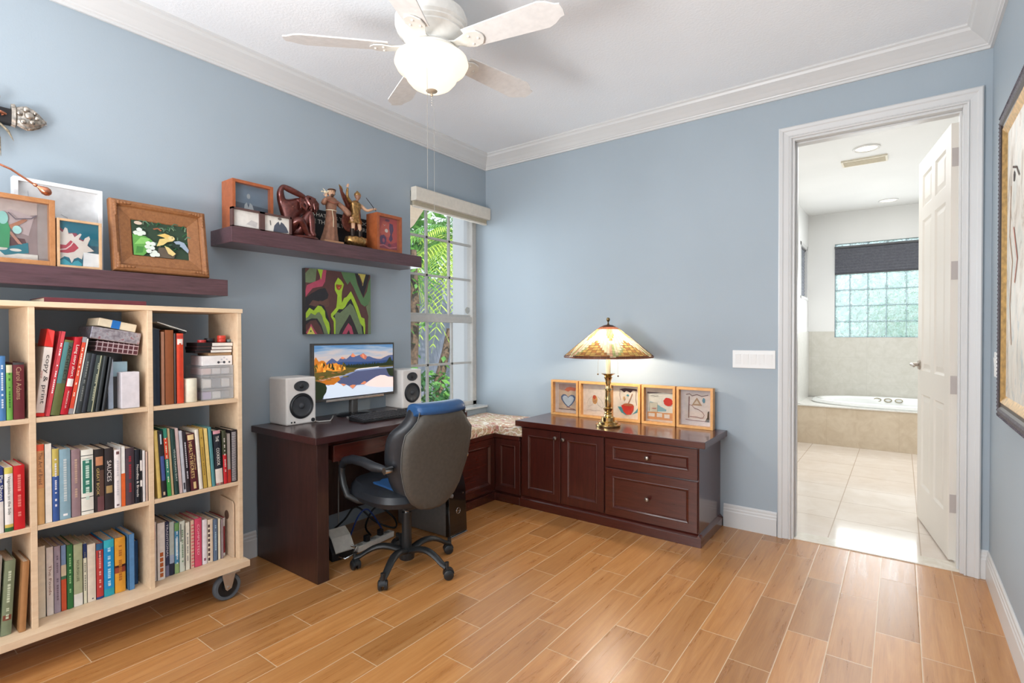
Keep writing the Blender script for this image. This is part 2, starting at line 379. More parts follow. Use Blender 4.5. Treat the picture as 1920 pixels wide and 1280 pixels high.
# glass block window
def glassblock():
    n = NT('wavy_glass_block'); v = n.coord(); f = n.noise(v, 16, 3, .6, 1.8)
    n.P(Base_Color=n.ramp(n.noise(v, 11, 3, .7, 1.0), [(.3, (206, 230, 224)), (.6, (244, 250, 248))]), Roughness=.08, IOR=1.3); n.b.inputs['Transmission Weight'].default_value = 1.0
    n.bump(f, .9, .05); return n.m
M_GB = glassblock(); M_MORT = mat('pale_blue_mortar', (168, 196, 206), .7)
win2 = struct(B().box((2.257, 4.30, 1.213), (3.45, 4.305, 1.2145), M_MORT).done('window_2'))
b = B(); gx0, gs = 2.262, .1935
cols = [2.262, 2.418, 2.606, 2.797, 2.993, 3.19, 3.385]; rows_ = [1.216, 1.412, 1.612, 1.814, 2.016, 2.218, 2.40]
for xx in cols: b.box((xx-.003, 4.30, 1.213), (xx+.003, 4.38, 2.40), M_MORT)
for zz in rows_[:-1]: b.box((2.257, 4.30, zz-.003), (3.45, 4.38, zz+.003), M_MORT)
struct(b.done('mortar_grid', win2))
for i in range(6):
    for k in range(6):
        g = B(); x0_, x1_, z0_, z1_ = cols[i]+.004, cols[i+1]-.004, rows_[k]+.004, rows_[k+1]-.004
        if i == 5: x1_ = 3.385-.004
        g.box((x0_, 4.305, z0_), (x1_, 4.375, z1_), M_GB); g.done('glass_block', win2, bevel=.006)
M_SHADE = NT('charcoal_pleated_shade_fabric'); _v = M_SHADE.coord()
M_SHADE.P(Base_Color=M_SHADE.ramp(M_SHADE.noise(_v, 60, 2), [(.3, (88, 90, 98)), (.7, (104, 106, 114))]), Roughness=.8); M_SHADE = M_SHADE.m
def pleated(b, p0, wd_, z0, z1, n, axis, out, m):
    # zigzag cellular shade, hung from z1 to z0
    pts = []
    for i in range(2*n+1): pts.append((.014 if i % 2 else .004, z1-(z1-z0)*i/(2*n)))
    prof = pts+[(0, z0), (0, z1)]
    v = [Vector(p0)+Vector(out)*a+Vector((0, 0, z)) for a, z in prof]
    b.prism(v, Vector(axis)*wd_, m)
t = thing('pleated_shade', 'charcoal pleated shade half lowered over the glass block window', 'window shade', (2.26, 4.27, 2.02))
b = B(); pleated(b, (0, 0, 0), 1.18, .0, .32, 9, (1, 0, 0), (0, -1, 0), M_SHADE); b.done('shade_fabric', t)
B().box((-.005, -.022, .32), (1.19, 0, .345), mat('dark_grey_metal', (84, 84, 86), .4)).done('head_rail', t, bevel=.003)
B().box((0, -.018, -.012), (1.18, .002, 0), mat('dark_grey_metal', (84, 84, 86), .4)).done('bottom_rail', t, bevel=.003)
# small side window of the bathroom
w4 = struct(B().box((1.90, 3.60, 1.68), (1.915, 4.18, 1.70), M_TRIM).done('window_4'))
b = B()
for a, c in (((1.90, 3.60, 1.70), (1.965, 3.64, 2.38)), ((1.90, 4.14, 1.70), (1.965, 4.18, 2.38)), ((1.90, 3.60, 2.34), (1.965, 4.18, 2.38)), ((1.90, 3.60, 1.69), (1.975, 4.18, 1.72))): b.box(a, c, M_TRIM)
struct(b.done('window_frame', w4))
struct(B().box((1.905, 3.64, 1.72), (1.909, 4.14, 2.34), M_GLASS).done('window_pane', w4))
t = thing('pleated_shade', 'narrow grey pleated shade on the small side window of the bathroom', 'window shade', (1.925, 3.645, 1.75))
b = B(); pleated(b, (0, 0, 0), .49, 0, .59, 14, (0, 1, 0), (1, 0, 0), mat('mid_grey_shade_fabric', (128, 132, 140), .8)); b.done('shade_fabric', t)
B().box((-.004, -.004, .57), (.022, .494, .59), mat('dark_grey_metal', (84, 84, 86), .4)).done('head_rail', t)
# bath tub and its tiled deck
t = thing('bathtub', 'white oval drop-in bathtub in a beige tiled deck', 'bathtub', (2.95, 3.79, 0))
dk = B(); ox, oy = 2.95, 3.79
cx, cy, rx, ry = 0, 0, .83, .405
N = 48
def el(sx, sy, z, N=48): return [(cx+sx*math.cos(2*PI*i/N), cy+sy*math.sin(2*PI*i/N), z) for i in range(N)]
X0, X1, Y0, Y1 = 1.96-ox, 4.3-ox, 3.30-oy, 4.268-oy
# deck top with oval hole: ring of quads between ellipse and rectangle
def rectpt(a):
    c, s = math.cos(a), math.sin(a); k = min((X1 if c > 0 else X0)/c if abs(c) > 1e-6 else 1e9, (Y1 if s > 0 else Y0)/s if abs(s) > 1e-6 else 1e9); return (c*k, s*k, .44)
M_DECK = mat('white_deck_stone', (232, 230, 224), .25)
ie = [dk.V(p) for p in el(rx, ry, .44)]; oe = [dk.V(rectpt(2*PI*i/N)) for i in range(N)]
for i in range(N): dk.face([ie[i], ie[(i+1) % N], oe[(i+1) % N], oe[i]], M_DECK)
dk.box((X0, Y0, 0), (X1, Y0+.02, .428), M_TUBT); dk.box((X0, Y0-.012, .428), (X1, Y0+.03, .441), M_DECK)
for k in range(4):
    cc = [(X0, Y0, .44), (X1, Y0, .44), (X1, Y1, .44), (X0, Y1, .44)]
dk.done('tub_deck', t)
tb = B(); M_TUB = mat('white_tub_acrylic', (240, 242, 240), .08, var=0, coat=.5)
prof = [(1.06, .441), (1.075, .455), (1.06, .478), (1.02, .49), (.975, .486), (.93, .46), (.88, .36), (.80, .22), (.66, .12), (.3, .09), (.02, .09)]
tb.rings([[(rx*k*math.cos(2*PI*i/N), (ry+.03)*k*math.sin(2*PI*i/N), z) for i in range(N)] for k, z in prof], M_TUB, True, False, True)
tb.done('tub_basin', t)
for i in range(3):
    j = B(); j.tube([(-.235+.105*i+.036*math.cos(a*PI/8), .385-.01*i*.2, .455+.02*math.sin(a*PI/8)) for a in range(17)], .005, mat('dull_brass_trim', (170, 160, 132), .3, .8), 6)
    j.done('jet_ring', t)
# air vent and can lights in the bathroom ceiling
def canlight(x, y, label):
    t = thing('recessed_light', label, 'ceiling light', (x, y, H-.012), group=None)
    b = B(); b.lathe([(.078, .012), (.098, .012), (.098, .004), (.088, 0), (.078, .004)], M_BATHW, seg=32, cap=False); b.done('trim_ring', t)
    b = B(); b.lathe([(.0, .008), (.077, .008), (.077, .0115), (0, .0115)], mat('warm_lamp_glow', (255, 246, 228), .5, emis=2.0), seg=24, cap=False); b.done('lens', t)
canlight(2.702, 1.70, 'round recessed ceiling light nearest the bathroom doorway'); canlight(2.817, 3.90, 'round recessed ceiling light above the bathtub')
t = thing('air_vent', 'rectangular off-white air vent in the bathroom ceiling', 'air vent', (2.67, 2.06, H-.014))
b = B(); M_V = mat('cream_vent_metal', (228, 220, 200), .5)
for a, c in (((-.17, -.09, 0), (.17, -.075, .014)), ((-.17, .075, 0), (.17, .09, .014)), ((-.17, -.075, 0), (-.155, .075, .014)), ((.155, -.075, 0), (.17, .075, .014))): b.box(a, c, M_V)
b.done('vent_frame', t)
for i in range(6): B().box((-.155, -.07+i*.025, .002), (.155, -.055+i*.025, .010), M_V, Matrix.Rotation(.5, 3, 'X')).done('vent_slat', t)
# ---- window_1 over the bench: frame at x -.165..-.11
M_VINYL = mat('grey_white_vinyl_window_frame', (205, 202, 196), .4, var=.02)
w1 = struct(B().box((-.2, -.885, .62), (-.11, 0, .637), M_VINYL).done('window_1'))
b = B(); fx0, fx1 = -.175, -.112
for a, c in (((fx0, -.885, .637), (fx1, -.85, 2.33)), ((fx0, -.052, .637), (fx1, 0, 2.33)), ((fx0, -.885, 2.28), (fx1, 0, 2.33)), ((fx0, -.885, .637), (fx1, 0, .672))): b.box(a, c, M_VINYL)
struct(b.done('window_frame', w1, bevel=.003))
b = B(); b.box((-.16, -.86, 1.358), (-.118, -.045, 1.412), M_VINYL); b.box((-.165, -.85, 1.41), (-.14, -.045, 1.43), M_VINYL); struct(b.done('meeting_rail', w1, bevel=.003))
b = B()
for yy in (-.585, -.322): b.box((-.155, yy-.009, 1.41), (-.135, yy+.009, 2.29), M_VINYL)
for zz in (2.043, 1.738): b.box((-.155, -.86, zz-.009), (-.135, -.05, zz+.009), M_VINYL)
for yy in (-.583, -.297): b.box((-.150, yy-.009, .66), (-.130, yy+.009, 1.37), M_VINYL)
b.box((-.150, -.86, 1.001), (-.130, -.05, 1.019), M_VINYL)
struct(b.done('muntins', w1))
b = B(); b.box((-.147, -.86, 1.41), (-.143, -.05, 2.29), M_GLASS); struct(b.done('window_pane', w1))
b = B(); b.box((-.142, -.86, .66), (-.138, -.05, 1.37), M_GLASS); struct(b.done('window_pane', w1))
b = B(); b.cyl((-.132, -.10, 1.47), (-.130, -.10, 1.47), .032, mat('pale_grey_sticker', (196, 196, 190), .6), seg=6); struct(b.done('window_sticker', w1))
struct(B().box((-.115, -.885, .62), (.02, 0, .637), mat('white_marble_sill', (214, 216, 214), .2)).done('window_sill', w1, bevel=.003))
sbox('trim_8', [((-.25, -.010, .637), (-.1765, -.0005, 2.33))], M_TRIM)
t = thing('roller_blind', 'cream rolled-up window blind cassette above the bench window', 'window blind', (0, -.88, 2.25))
b = B(); CREAM = mat('cream_blind_fabric', (226, 218, 204), .6, var=.02)
b.prism([(.002, 0, .004), (.058, 0, .004), (.062, 0, .02), (.062, 0, .098), (.054, 0, .106), (.002, 0, .106)], (0, .872, 0), CREAM); b.done('cassette', t, bevel=.002)
B().box((.006, .01, -.028), (.026, .86, .004), mat('taupe_blind_strip', (182, 172, 150), .7, var=.02)).done('fabric_roll', t)
B().box((.004, .008, -.040), (.03, .862, -.028), CREAM).done('bottom_bar', t, bevel=.003)
# ---- open six-panel door leaf (door_1), hinge side at (3.155,.14)
d1 = struct(bpy.data.objects.new('door_1', None)); COL.objects.link(d1); d1.location = (3.155, .15, .012); d1.rotation_euler = (0, 0, math.radians(8.9))
# local: leaf runs along +y, visible face at x=0 (facing -x), thickness to +x
LW, LH, T = .785, 2.385, .035
def panels():
    rows = [(.24, .845), (1.0, 1.985), (2.07, 2.28)]; colsY = [(.11, .35), (.435, .675)]; return [(c[0], c[1], r[0], r[1]) for r in rows for c in colsY]
b = B(); P6 = panels(); ys = sorted({0, LW, *[p[0] for p in P6], *[p[1] for p in P6]}); zs = sorted({0, LH, *[p[2] for p in P6], *[p[3] for p in P6]})
def isp(y0, y1, z0, z1): return any(abs(p[0]-y0) < 1e-6 and abs(p[1]-y1) < 1e-6 and abs(p[2]-z0) < 1e-6 and abs(p[3]-z1) < 1e-6 for p in P6)
for i in range(len(ys)-1):
    for k in range(len(zs)-1):
        if not isp(ys[i], ys[i+1], zs[k], zs[k+1]): b.box((0, ys[i], zs[k]), (T, ys[i+1], zs[k+1]), M_DOOR)
bmesh.ops.remove_doubles(b.bm, verts=b.bm.verts, dist=1e-5)
struct(b.done('door_leaf', d1))
for (y0, y1, z0, z1) in P6:
    b = B(); pr = [(0, .0), (.012, .009), (.018, .009), (.045, .003)]
    def rect(i, x): return [(x, y0+i, z0+i), (x, y1-i, z0+i), (x, y1-i, z1-i), (x, y0+i, z1-i)]
    b.rings([rect(i, x) for i, x in pr], M_DOOR, False, False, True); b.rings([rect(i, T-x) for i, x in pr], M_DOOR, False, False, True); struct(b.done('door_panel', d1))
M_NICK = mat('satin_nickel', (176, 166, 156), .28, 1.0, var=.03)
M_HINGE = mat('pale_painted_hinge', (196, 188, 184), .4, .2, var=0)
for z in (.31, .96, 1.585, 2.20):
    b = B(); b.box((.003, -.0025, z-.05), (T-.002, 0, z+.05), M_HINGE); b.cyl((T+.004, -.006, z-.052), (T+.004, -.006, z+.052), .006, M_HINGE); b.box((T, -.006, z-.05), (T+.012, -.003, z+.05), M_HINGE); struct(b.done('door_hinge', d1))
b = B(); hy = LW-.062; b.lathe([(.033, 0), (.033, -.006), (.028, -.011), (.012, -.013), (.011, -.045), (0, -.045)], M_NICK, (0, hy, 1.035), axis='X', seg=24)
b.tube([(-.045, hy+.006, 1.035), (-.05, hy-.02, 1.036), (-.052, hy-.06, 1.034), (-.05, hy-.105, 1.028)], [.011, .010, .008, .007], M_NICK, 10); struct(b.done('door_handle', d1))
b = B(); b.lathe([(.033, 0), (.033, .006), (.028, .011), (.012, .013), (.011, .045), (0, .045)], M_NICK, (T, hy, 1.035), axis='X', seg=24)
b.tube([(T+.045, hy+.006, 1.035), (T+.05, hy-.02, 1.036), (T+.052, hy-.06, 1.034), (T+.05, hy-.105, 1.028)], [.011, .010, .008, .007], M_NICK, 10); struct(b.done('door_handle', d1))
# ================================================================== OUTSIDE THE WINDOW
M_STUC = paint('lavender_grey_stucco', (142, 148, 166), .9, 60, .4)
tag(B().box((-3.9, -1.2, -.3), (-3.7, 8, 2.25), M_STUC).done('garden_wall'), 'pale lavender-grey stucco wall outside the bench window', 'garden wall')
struct(B().box((-9, -4, -.35), (-.25, 12, -.3), mat('garden_soil', (92, 80, 60), .95)).done('ground'))
tag(B().prism([(-1.5, -.6, 2.95), (-1.5, .70, 2.95), (-1.5, .70, 2.70), (-1.5, .545, 2.50), (-1.5, -.6, 1.55)], (-.5, 0, 0), mat('beige_soffit', (150, 136, 120), .8)).done('roof_soffit'), 'beige underside of a roof slope at the window top left', 'roof')
def leafmat(name, c1, c2):
    n = NT(name); v = n.coord(); col = n.ramp(n.noise(v, 9, 3), [(.3, c1), (.7, c2)]); n.P(Base_Color=col, Roughness=.45)
    tr = n.n('ShaderNodeBsdfTranslucent'); n.l(col, tr.inputs[0]); ms = n.n('ShaderNodeMixShader'); ms.inputs[0].default_value = .4
    n.l(n.b.outputs[0], ms.inputs[1]); n.l(tr.outputs[0], ms.inputs[2]); n.l(ms.outputs[0], n.t.nodes['Material Output'].inputs[0]); return n.m
L_Y = leafmat('yellow_green_palm_leaf', (140, 180, 48), (196, 218, 96)); L_G = leafmat('fresh_green_leaf', (50, 118, 46), (120, 176, 76)); L_D = leafmat('deep_green_leaf', (26, 74, 34), (62, 120, 56)); L_B = leafmat('straw_dry_frond', (170, 160, 104), (212, 206, 160))
BARK = mat('brown_bark', (92, 74, 58), .9, var=.3, vs=30, bump=.6, bs=60)
def frond(b, base, d, L, droop, m, lw=.014, ll=.32, n=26, rnd=random):
    base = Vector(base); d = Vector(d).normalized(); pts = []
    for i in range(n+1):
        s = i/n; pts.append(base+d*L*s+Vector((0, 0, -droop*s*s)))
    b.tube(pts, [.010*(1-.8*i/n) for i in range(n+1)], m, 4)
    side = d.cross(Vector((0, 0, 1))).normalized()
    for i in range(3, n):
        s = i/n; t_ = (pts[i+1]-pts[i]).normalized(); l = ll*math.sin(PI*min(1, s*.85+.12))
        for sg in (-1, 1):
            e = pts[i]+(side*sg*.75+t_*.55).normalized()*l+Vector((0, 0, -.35*l)); mid = (pts[i]+e)/2+Vector((0, 0, .06*l)); w = t_*lw
            b.poly([pts[i]-w*.5, mid-w, e, mid+w, pts[i]+w*.5], m)
PF = lambda azs, L, dr, ms: [(a, [12, 28, 48, -4, 36, 20][i % 6], L*(1+.12*((i*7) % 5-2)/2), dr*(1+.1*((i*3) % 4)), ms[i % len(ms)]) for i, a in enumerate(azs)]
def palm(name, label, x, y, zt, seedv, specs, trunk_r=.08):
    rr = random.Random(seedv); t = thing(name, label, 'palm tree', (x, y, -.3))
    b = B(); b.tube([(0, 0, 0), (.02, .01, (zt+.3)*.5), (0, 0, zt+.3)], [trunk_r*1.2, trunk_r, trunk_r*.8], BARK, 12); b.done('trunk', t)
    for k, (az, el_, L, dr, m) in enumerate(specs):
        b = B(); a = math.radians(az); e = math.radians(el_); frond(b, (0, 0, zt+.3), (math.cos(a)*math.cos(e), math.sin(a)*math.cos(e), math.sin(e)), L, dr, m, rnd=rr); b.done('frond', t, recalc=False)
palm('palm_tree', 'bright yellow-green palm with arching fronds outside the window', -3.0, 3.15, 2.75, 3,
     PF([-90, -70, -110, -55, -125, -100, -80, -40, -95, -65, -115, -140, -85, -20, 10, 40, 75, 110, 150, 180, -160, -75, -105, -60], 1.65, 1.25, [L_Y, L_Y, L_G, L_Y]))
palm('palm_tree', 'darker green palm rising behind the bright palm outside', -5.0, 5.6, 3.9, 5,
     PF(list(range(-180, 180, 18)), 2.3, 1.7, [L_D, L_G]), .12)
palm('palm_tree', 'green and straw-coloured palm fronds entering from the left of the window', -2.55, .50, 2.5, 9,
     PF([90, 70, 105, 55, 80, 100, 62, 112, 95, 40, 0, -40, -90], 1.15, 1.0, [L_Y, L_G, L_B]), .07)
def leafy(name, label, cat, loc, r, n, m, leaf, seedv, stems=True, group=None):
    rr = random.Random(seedv); t = thing(name, label, cat, loc, group=group)
    if stems:
        b = B()
        for k in range(7): b.tube([(0, 0, 0), (rr.uniform(-.5, .5)*r[0], rr.uniform(-.5, .5)*r[1], r[2]*.8), (rr.uniform(-.8, .8)*r[0], rr.uniform(-.8, .8)*r[1], r[2]*1.6)], [.012, .009, .004], BARK, 5)
        b.done('stem', t)
    b = B()
    for k in range(n):
        th = rr.random()*2*PI; ph = math.acos(rr.uniform(-1, 1)); q = rr.random()**.4
        c = Vector((r[0]*q*math.sin(ph)*math.cos(th), r[1]*q*math.sin(ph)*math.sin(th), r[2]+r[2]*q*math.cos(ph)))
        d = Vector((rr.uniform(-1, 1), rr.uniform(-1, 1), rr.uniform(-.8, .5))).normalized(); s_ = d.cross(Vector((rr.uniform(-1, 1), rr.uniform(-1, 1), 1))).normalized(); l = leaf*rr.uniform(.6, 1.2)
        b.poly([c, c+d*l*.35+s_*l*.2, c+d*l, c+d*l*.35-s_*l*.2], m)
    b.done('foliage', t, recalc=False); return t
leafy('hibiscus_shrub', 'glossy green shrub low outside the window beside the wall', 'shrub', (-2.35, 2.0, -.3), (.55, .6, .55), 520, L_G, .17, 11)
leafy('garden_shrub', 'dark green shrub low outside at the left window edge', 'shrub', (-2.2, 1.25, -.3), (.4, .35, .55), 320, L_D, .15, 12)
leafy('background_tree', 'dense deep green tree crown high behind the stucco wall', 'tree', (-6.8, 3.9, .9), (1.2, 2.7, 2.2), 2600, L_G, .42, 13, False)
leafy('hedge', 'green leafy hedge outside the bathroom glass block window', 'hedge', (3.0, 5.5, -.3), (1.3, .5, 1.35), 480, L_G, .24, 21)
# vine-clad tree trunks
def vinetree(label, pts, rads, nl, seedv, m):
    rr = random.Random(seedv); t = thing('vine_covered_tree', label, 'tree', pts[0])
    P = [Vector(p)-Vector(pts[0]) for p in pts]; b = B(); b.tube(P, rads, BARK, 10); b.done('bark', t)
    b = B()
    for k in range(nl):
        s = rr.random()*(len(P)-1); i = int(s); c = P[i].lerp(P[min(i+1, len(P)-1)], s-i)+Vector((rr.uniform(-.1, .16), rr.uniform(-.12, .2), 0))
        d = Vector((rr.uniform(-.3, 1), rr.uniform(-1, 1), rr.uniform(-1, .1))).normalized(); s_ = d.cross(Vector((0, .3, 1))).normalized(); l = rr.uniform(.08, .17)
        b.poly([c, c+d*l*.4+s_*l*.28, c+d*l, c+d*l*.4-s_*l*.28], m)
    b.done('vine_leaves', t, recalc=False)
vinetree('brown tree trunk with climbing vine at the left window edge', [(-1.9, .86, -.3), (-1.9, .89, .8), (-1.88, .90, 1.6), (-1.9, .89, 2.3)], [.07, .06, .065, .05], 120, 4, L_G)
vinetree('leaning dark trunk with leaves seen through the lower middle panes', [(-2.5, 1.86, -.3), (-2.5, 1.96, .6), (-2.5, 2.10, 1.0), (-2.5, 2.18, 1.35)], [.09, .075, .06, .04], 46, 6, L_G)
# folded accordion storm shutter, white, outside the right third of the window
t = thing('storm_shutter', 'white accordion storm shutter folded beside the right-hand panes', 'storm shutter', (-.30, .27, .35))
M_SH = mat('white_shutter_aluminium', (240, 240, 238), .4, var=0)
b = B(); zz0, zz1 = 0, 2.15
pts = [(0, .10), (-.1, .07), (-.1, .05), (0, .03), (0, .02), (-.10, .0), (-.10, -.035), (.0, -.06), (-.0, -.085), (-.10, -.11), (-.10, -.14), (0, -.165), (0, -.19), (-.10, -.215)]
for (x0, y0), (x1, y1) in zip(pts, pts[1:]):
    d = Vector((x1-x0, y1-y0, 0)); nn = Vector((-d.y, d.x, 0)).normalized()*.003
    v = [Vector((x0, y0, zz0))+nn, Vector((x1, y1, zz0))+nn, Vector((x1, y1, zz0))-nn, Vector((x0, y0, zz0))-nn]; b.prism(v, (0, 0, zz1), M_SH)
b.done('folded_blades', t)
B().box((-.12, -.245, 0), (.02, -.215, 2.15), M_SH).done('lead_post', t)
# ================================================================== WINDOW BENCH, CUSHION, CABINET
def panel_door(b, x0, x1, z0, z1, y, m, fr=.058, th=.018):
    # recessed-panel front in the xz plane facing -y, front face at y
    def rc(i, yy): return [(x0+i, yy, z0+i), (x1-i, yy, z0+i), (x1-i, yy, z1-i), (x0+i, yy, z1-i)]
    b.rings([rc(0, y+th), rc(0, y+.002), rc(.002, y), rc(fr-.012, y), rc(fr-.008, y-.002), rc(fr, y+.001), rc(fr+.006, y+.009), rc(fr+.012, y+.009)], m, False)
def knob(par, x, y, z, d=(0, -1, 0), name='knob'):
    b = B(); D = Vector(d); p = Vector((x, y, z)); M_KN = mat('pewter_knob', (150, 140, 132), .3, 1.0)
    R = D.to_track_quat('Z', 'Y').to_matrix(); rg = []
    for r, h in ((.006, 0), (.006, .010), (.013, .016), (.0145, .022), (.011, .027), (.004, .029)):
        rg.append([p+R@Vector((r*math.cos(2*PI*i/20), r*math.sin(2*PI*i/20), h)) for i in range(20)])
    b.rings(rg, M_KN); return b.done(name, par)
cab = thing('storage_cabinet', 'low dark cherry cabinet with two doors and two drawers under the lamp', 'cabinet', (1.35, -.235, 0))
def L(p): return (p[0]-1.35, p[1]+.235, p[2])
def lb(a, c, m, name, par, bev=.002):
    return B().box(L(a), L(c), m).done(name, par, bevel=bev)
b = B(); b.box(L((.702, -.452, .065)), L((1.990, -.002, .587)), WD_X); b.done('body', cab, bevel=.001)
lb((.672, -.488, .587), (2.033, -.002, .627), WD_X, 'countertop', cab, .003)
b = B(); b.prism([L((.702, -.474, 0)), L((2.008, -.474, 0)), L((2.008, -.002, 0)), L((.702, -.002, 0))], (0, 0, .055), WD_X)
b.prism([L((.702, -.474, .055)), L((.702, -.452, .074)), L((.702, -.44, .055))], (1.306, 0, 0), WD_X)
b.prism([L((2.008, -.474, .055)), L((1.990, -.474, .074)), L((1.98, -.474, .055))], (0, .472, 0), WD_X); b.done('plinth', cab, bevel=.001)
def front(name, x0, x1, z0, z1, kn):
    b = B(); p0 = L((x0, -.470, z0)); p1 = L((x1, -.470, z1)); panel_door(b, p0[0], p1[0], p0[2], p1[2], p0[1], WD_V if name == 'door' else WD_X, .062)
    o = b.done(name, cab); kx, _, kz = L((kn[0], 0, kn[1])); knob(o, kx, p0[1], kz); return o
front('door', .722, 1.046, .084, .578, (1.014, .533)); front('door', 1.052, 1.378, .084, .578, (1.078, .529))
front('drawer', 1.390, 1.984, .392, .578, (1.680, .487)); front('drawer', 1.390, 1.984, .078, .384, (1.680, .230))
# L-shaped bench base: along the left wall and the return to the cabinet
bench = thing('window_bench', 'dark cherry panelled window seat base between desk and cabinet', 'bench', (.25, -.5, 0))
def L2(p): return (p[0]-.25, p[1]+.5, p[2])
b = B(); poly = [L2(q) for q in ((.002, -.955, .05), (.452, -.955, .05), (.452, -.452, .05), (.700, -.452, .05), (.700, -.002, .05), (.002, -.002, .05))]
b.prism(poly, (0, 0, .455), WD_V); b.done('body', bench, bevel=.001)
b = B(); poly = [L2(q) for q in ((.002, -.955, 0), (.472, -.955, 0), (.472, -.474, 0), (.701, -.474, 0), (.701, -.002, 0), (.002, -.002, 0))]
b.prism(poly, (0, 0, .06), WD_X); b.done('plinth', bench, bevel=.004)
b = B(); panel_door(b, *[.469-.25, .700-.25], .075, .475, -.468+.5, WD_V, .055); b.done('front_panel', bench)
b = B()   # panel facing +x along the wall run
def rcx(i, xx): return [(xx-.25, -.95+i+.5, .075+i), (xx-.25, -.470-i+.5, .075+i), (xx-.25, -.470-i+.5, .475-i), (xx-.25, -.95+i+.5, .475-i)]
b.rings([rcx(0, .452), rcx(0, .466), rcx(.002, .468), rcx(.05, .468), rcx(.055, .471), rcx(.062, .466), rcx(.07, .458)], WD_H, False); b.done('side_panel', bench)
b = B(); poly = [L2(q) for q in ((.002, -.955, .478), (.475, -.955, .478), (.475, -.476, .478), (.700, -.476, .478), (.700, -.002, .478), (.002, -.002, .478))]
b.prism(poly, (0, 0, .028), WD_H); b.done('seat_board', bench, bevel=.002)
# cushion
n = NT('paisley_cushion_fabric'); v = n.coord(); vv = n.n('ShaderNodeTexVoronoi'); vv.inputs['Scale'].default_value = 9; n.l(n.mapv(v, (1, 1, 1)), vv.inputs['Vector'])
dst = n.n('ShaderNodeTexNoise'); n.l(v, dst.inputs['Vector']); dst.inputs['Scale'].default_value = 5; dst.inputs['Distortion'].default_value = 2.5
wv = n.n('ShaderNodeTexWave', wave_type='RINGS'); n.l(v, wv.inputs['Vector']); wv.inputs['Scale'].default_value = 6; wv.inputs['Distortion'].default_value = 14; wv.inputs['Detail'].default_value = 3; wv.inputs['Detail Scale'].default_value = 1.4
base = n.ramp(dst.outputs[0], [(.36, (176, 156, 118)), (.44, (214, 196, 164)), (.50, (178, 96, 100)), (.56, (222, 206, 182)), (.64, (148, 128, 98))])
c2 = n.ramp(vv.outputs['Distance'], [(.10, (120, 104, 120)), (.2, (214, 192, 160)), (.38, (180, 88, 84)), (.5, (206, 184, 150))])
col = n.mix(.45, base, c2); col = n.mix(n.math('GREATER_THAN', wv.outputs['Fac'], .86), col, rgb((236, 228, 214))); n.P(Base_Color=col, Roughness=.9); n.bump(n.noise(v, 500, 2), .2, .001); M_PAIS = n.m
def cushion():
    # rounded L cushion: several stacked outlines
    def out(i): return [(.012+i, -.958+i), (.478-i, -.958+i), (.478-i, -.482+i), (.728-i*.6, -.482+i), (.728-i*.6, -.478+i), (.699, -.472+i), (.698, -.010-i), (.012+i, -.010-i)]
    def dens(P, k=10):
        r = []
        for i, p in enumerate(P):
            q = P[(i+1) % len(P)]
            for s in range(k): r.append((p[0]+(q[0]-p[0])*s/k, p[1]+(q[1]-p[1])*s/k))
        return r
    rg = []
    for i, z in ((.012, .507), (.002, .512), (0.001, .526), (0.0, .541), (.001, .556), (.004, .563), (.0, .566), (.012, .573), (.03, .575), (.07, .577)):
        rg.append([(x-.35, y+.48, z-.507+.0035*math.sin(11*x+17*y+3*(z > .55))*(z > .51)) for x, y in dens(out(i))])
    b = B(); b.rings(rg, M_PAIS); o = b.done('seat_cushion', loc=(.35, -.48, .507)); return o
cu = cushion(); tag(cu, 'paisley patterned pink and beige cushion on the window bench', 'cushion')
# ================================================================== DESK
desk = thing('desk', 'espresso dark wood desk with slab legs and one shallow drawer', 'desk', (.3, -1.527, 0))
def LD(p): return (p[0]-.3, p[1]+1.527, p[2])
b = B(); b.box(LD((.002, -2.089, .709)), LD((.630, -.966, .745)), WD_DX); b.done('desktop', desk, bevel=.003)
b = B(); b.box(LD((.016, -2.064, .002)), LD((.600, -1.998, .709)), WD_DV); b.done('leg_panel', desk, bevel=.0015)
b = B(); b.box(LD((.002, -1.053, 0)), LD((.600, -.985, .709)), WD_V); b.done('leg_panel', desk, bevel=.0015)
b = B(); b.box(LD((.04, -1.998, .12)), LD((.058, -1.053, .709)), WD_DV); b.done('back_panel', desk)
b = B(); b.box(LD((.06, -1.998, .680)), LD((.560, -1.053, .709)), WD_H); b.done('apron', desk)
dr = B(); dr.box(LD((.10, -1.95, .600)), LD((.565, -1.10, .679)), WD_H); dr.box(LD((.565, -1.955, .593)), LD((.582, -1.095, .680)), WD_H); dr = dr.done('drawer', desk, bevel=.002)
for yy in (-1.90, -1.15): pass
knob(dr, *LD((.582, -1.20, .636)), d=(1, 0, 0))
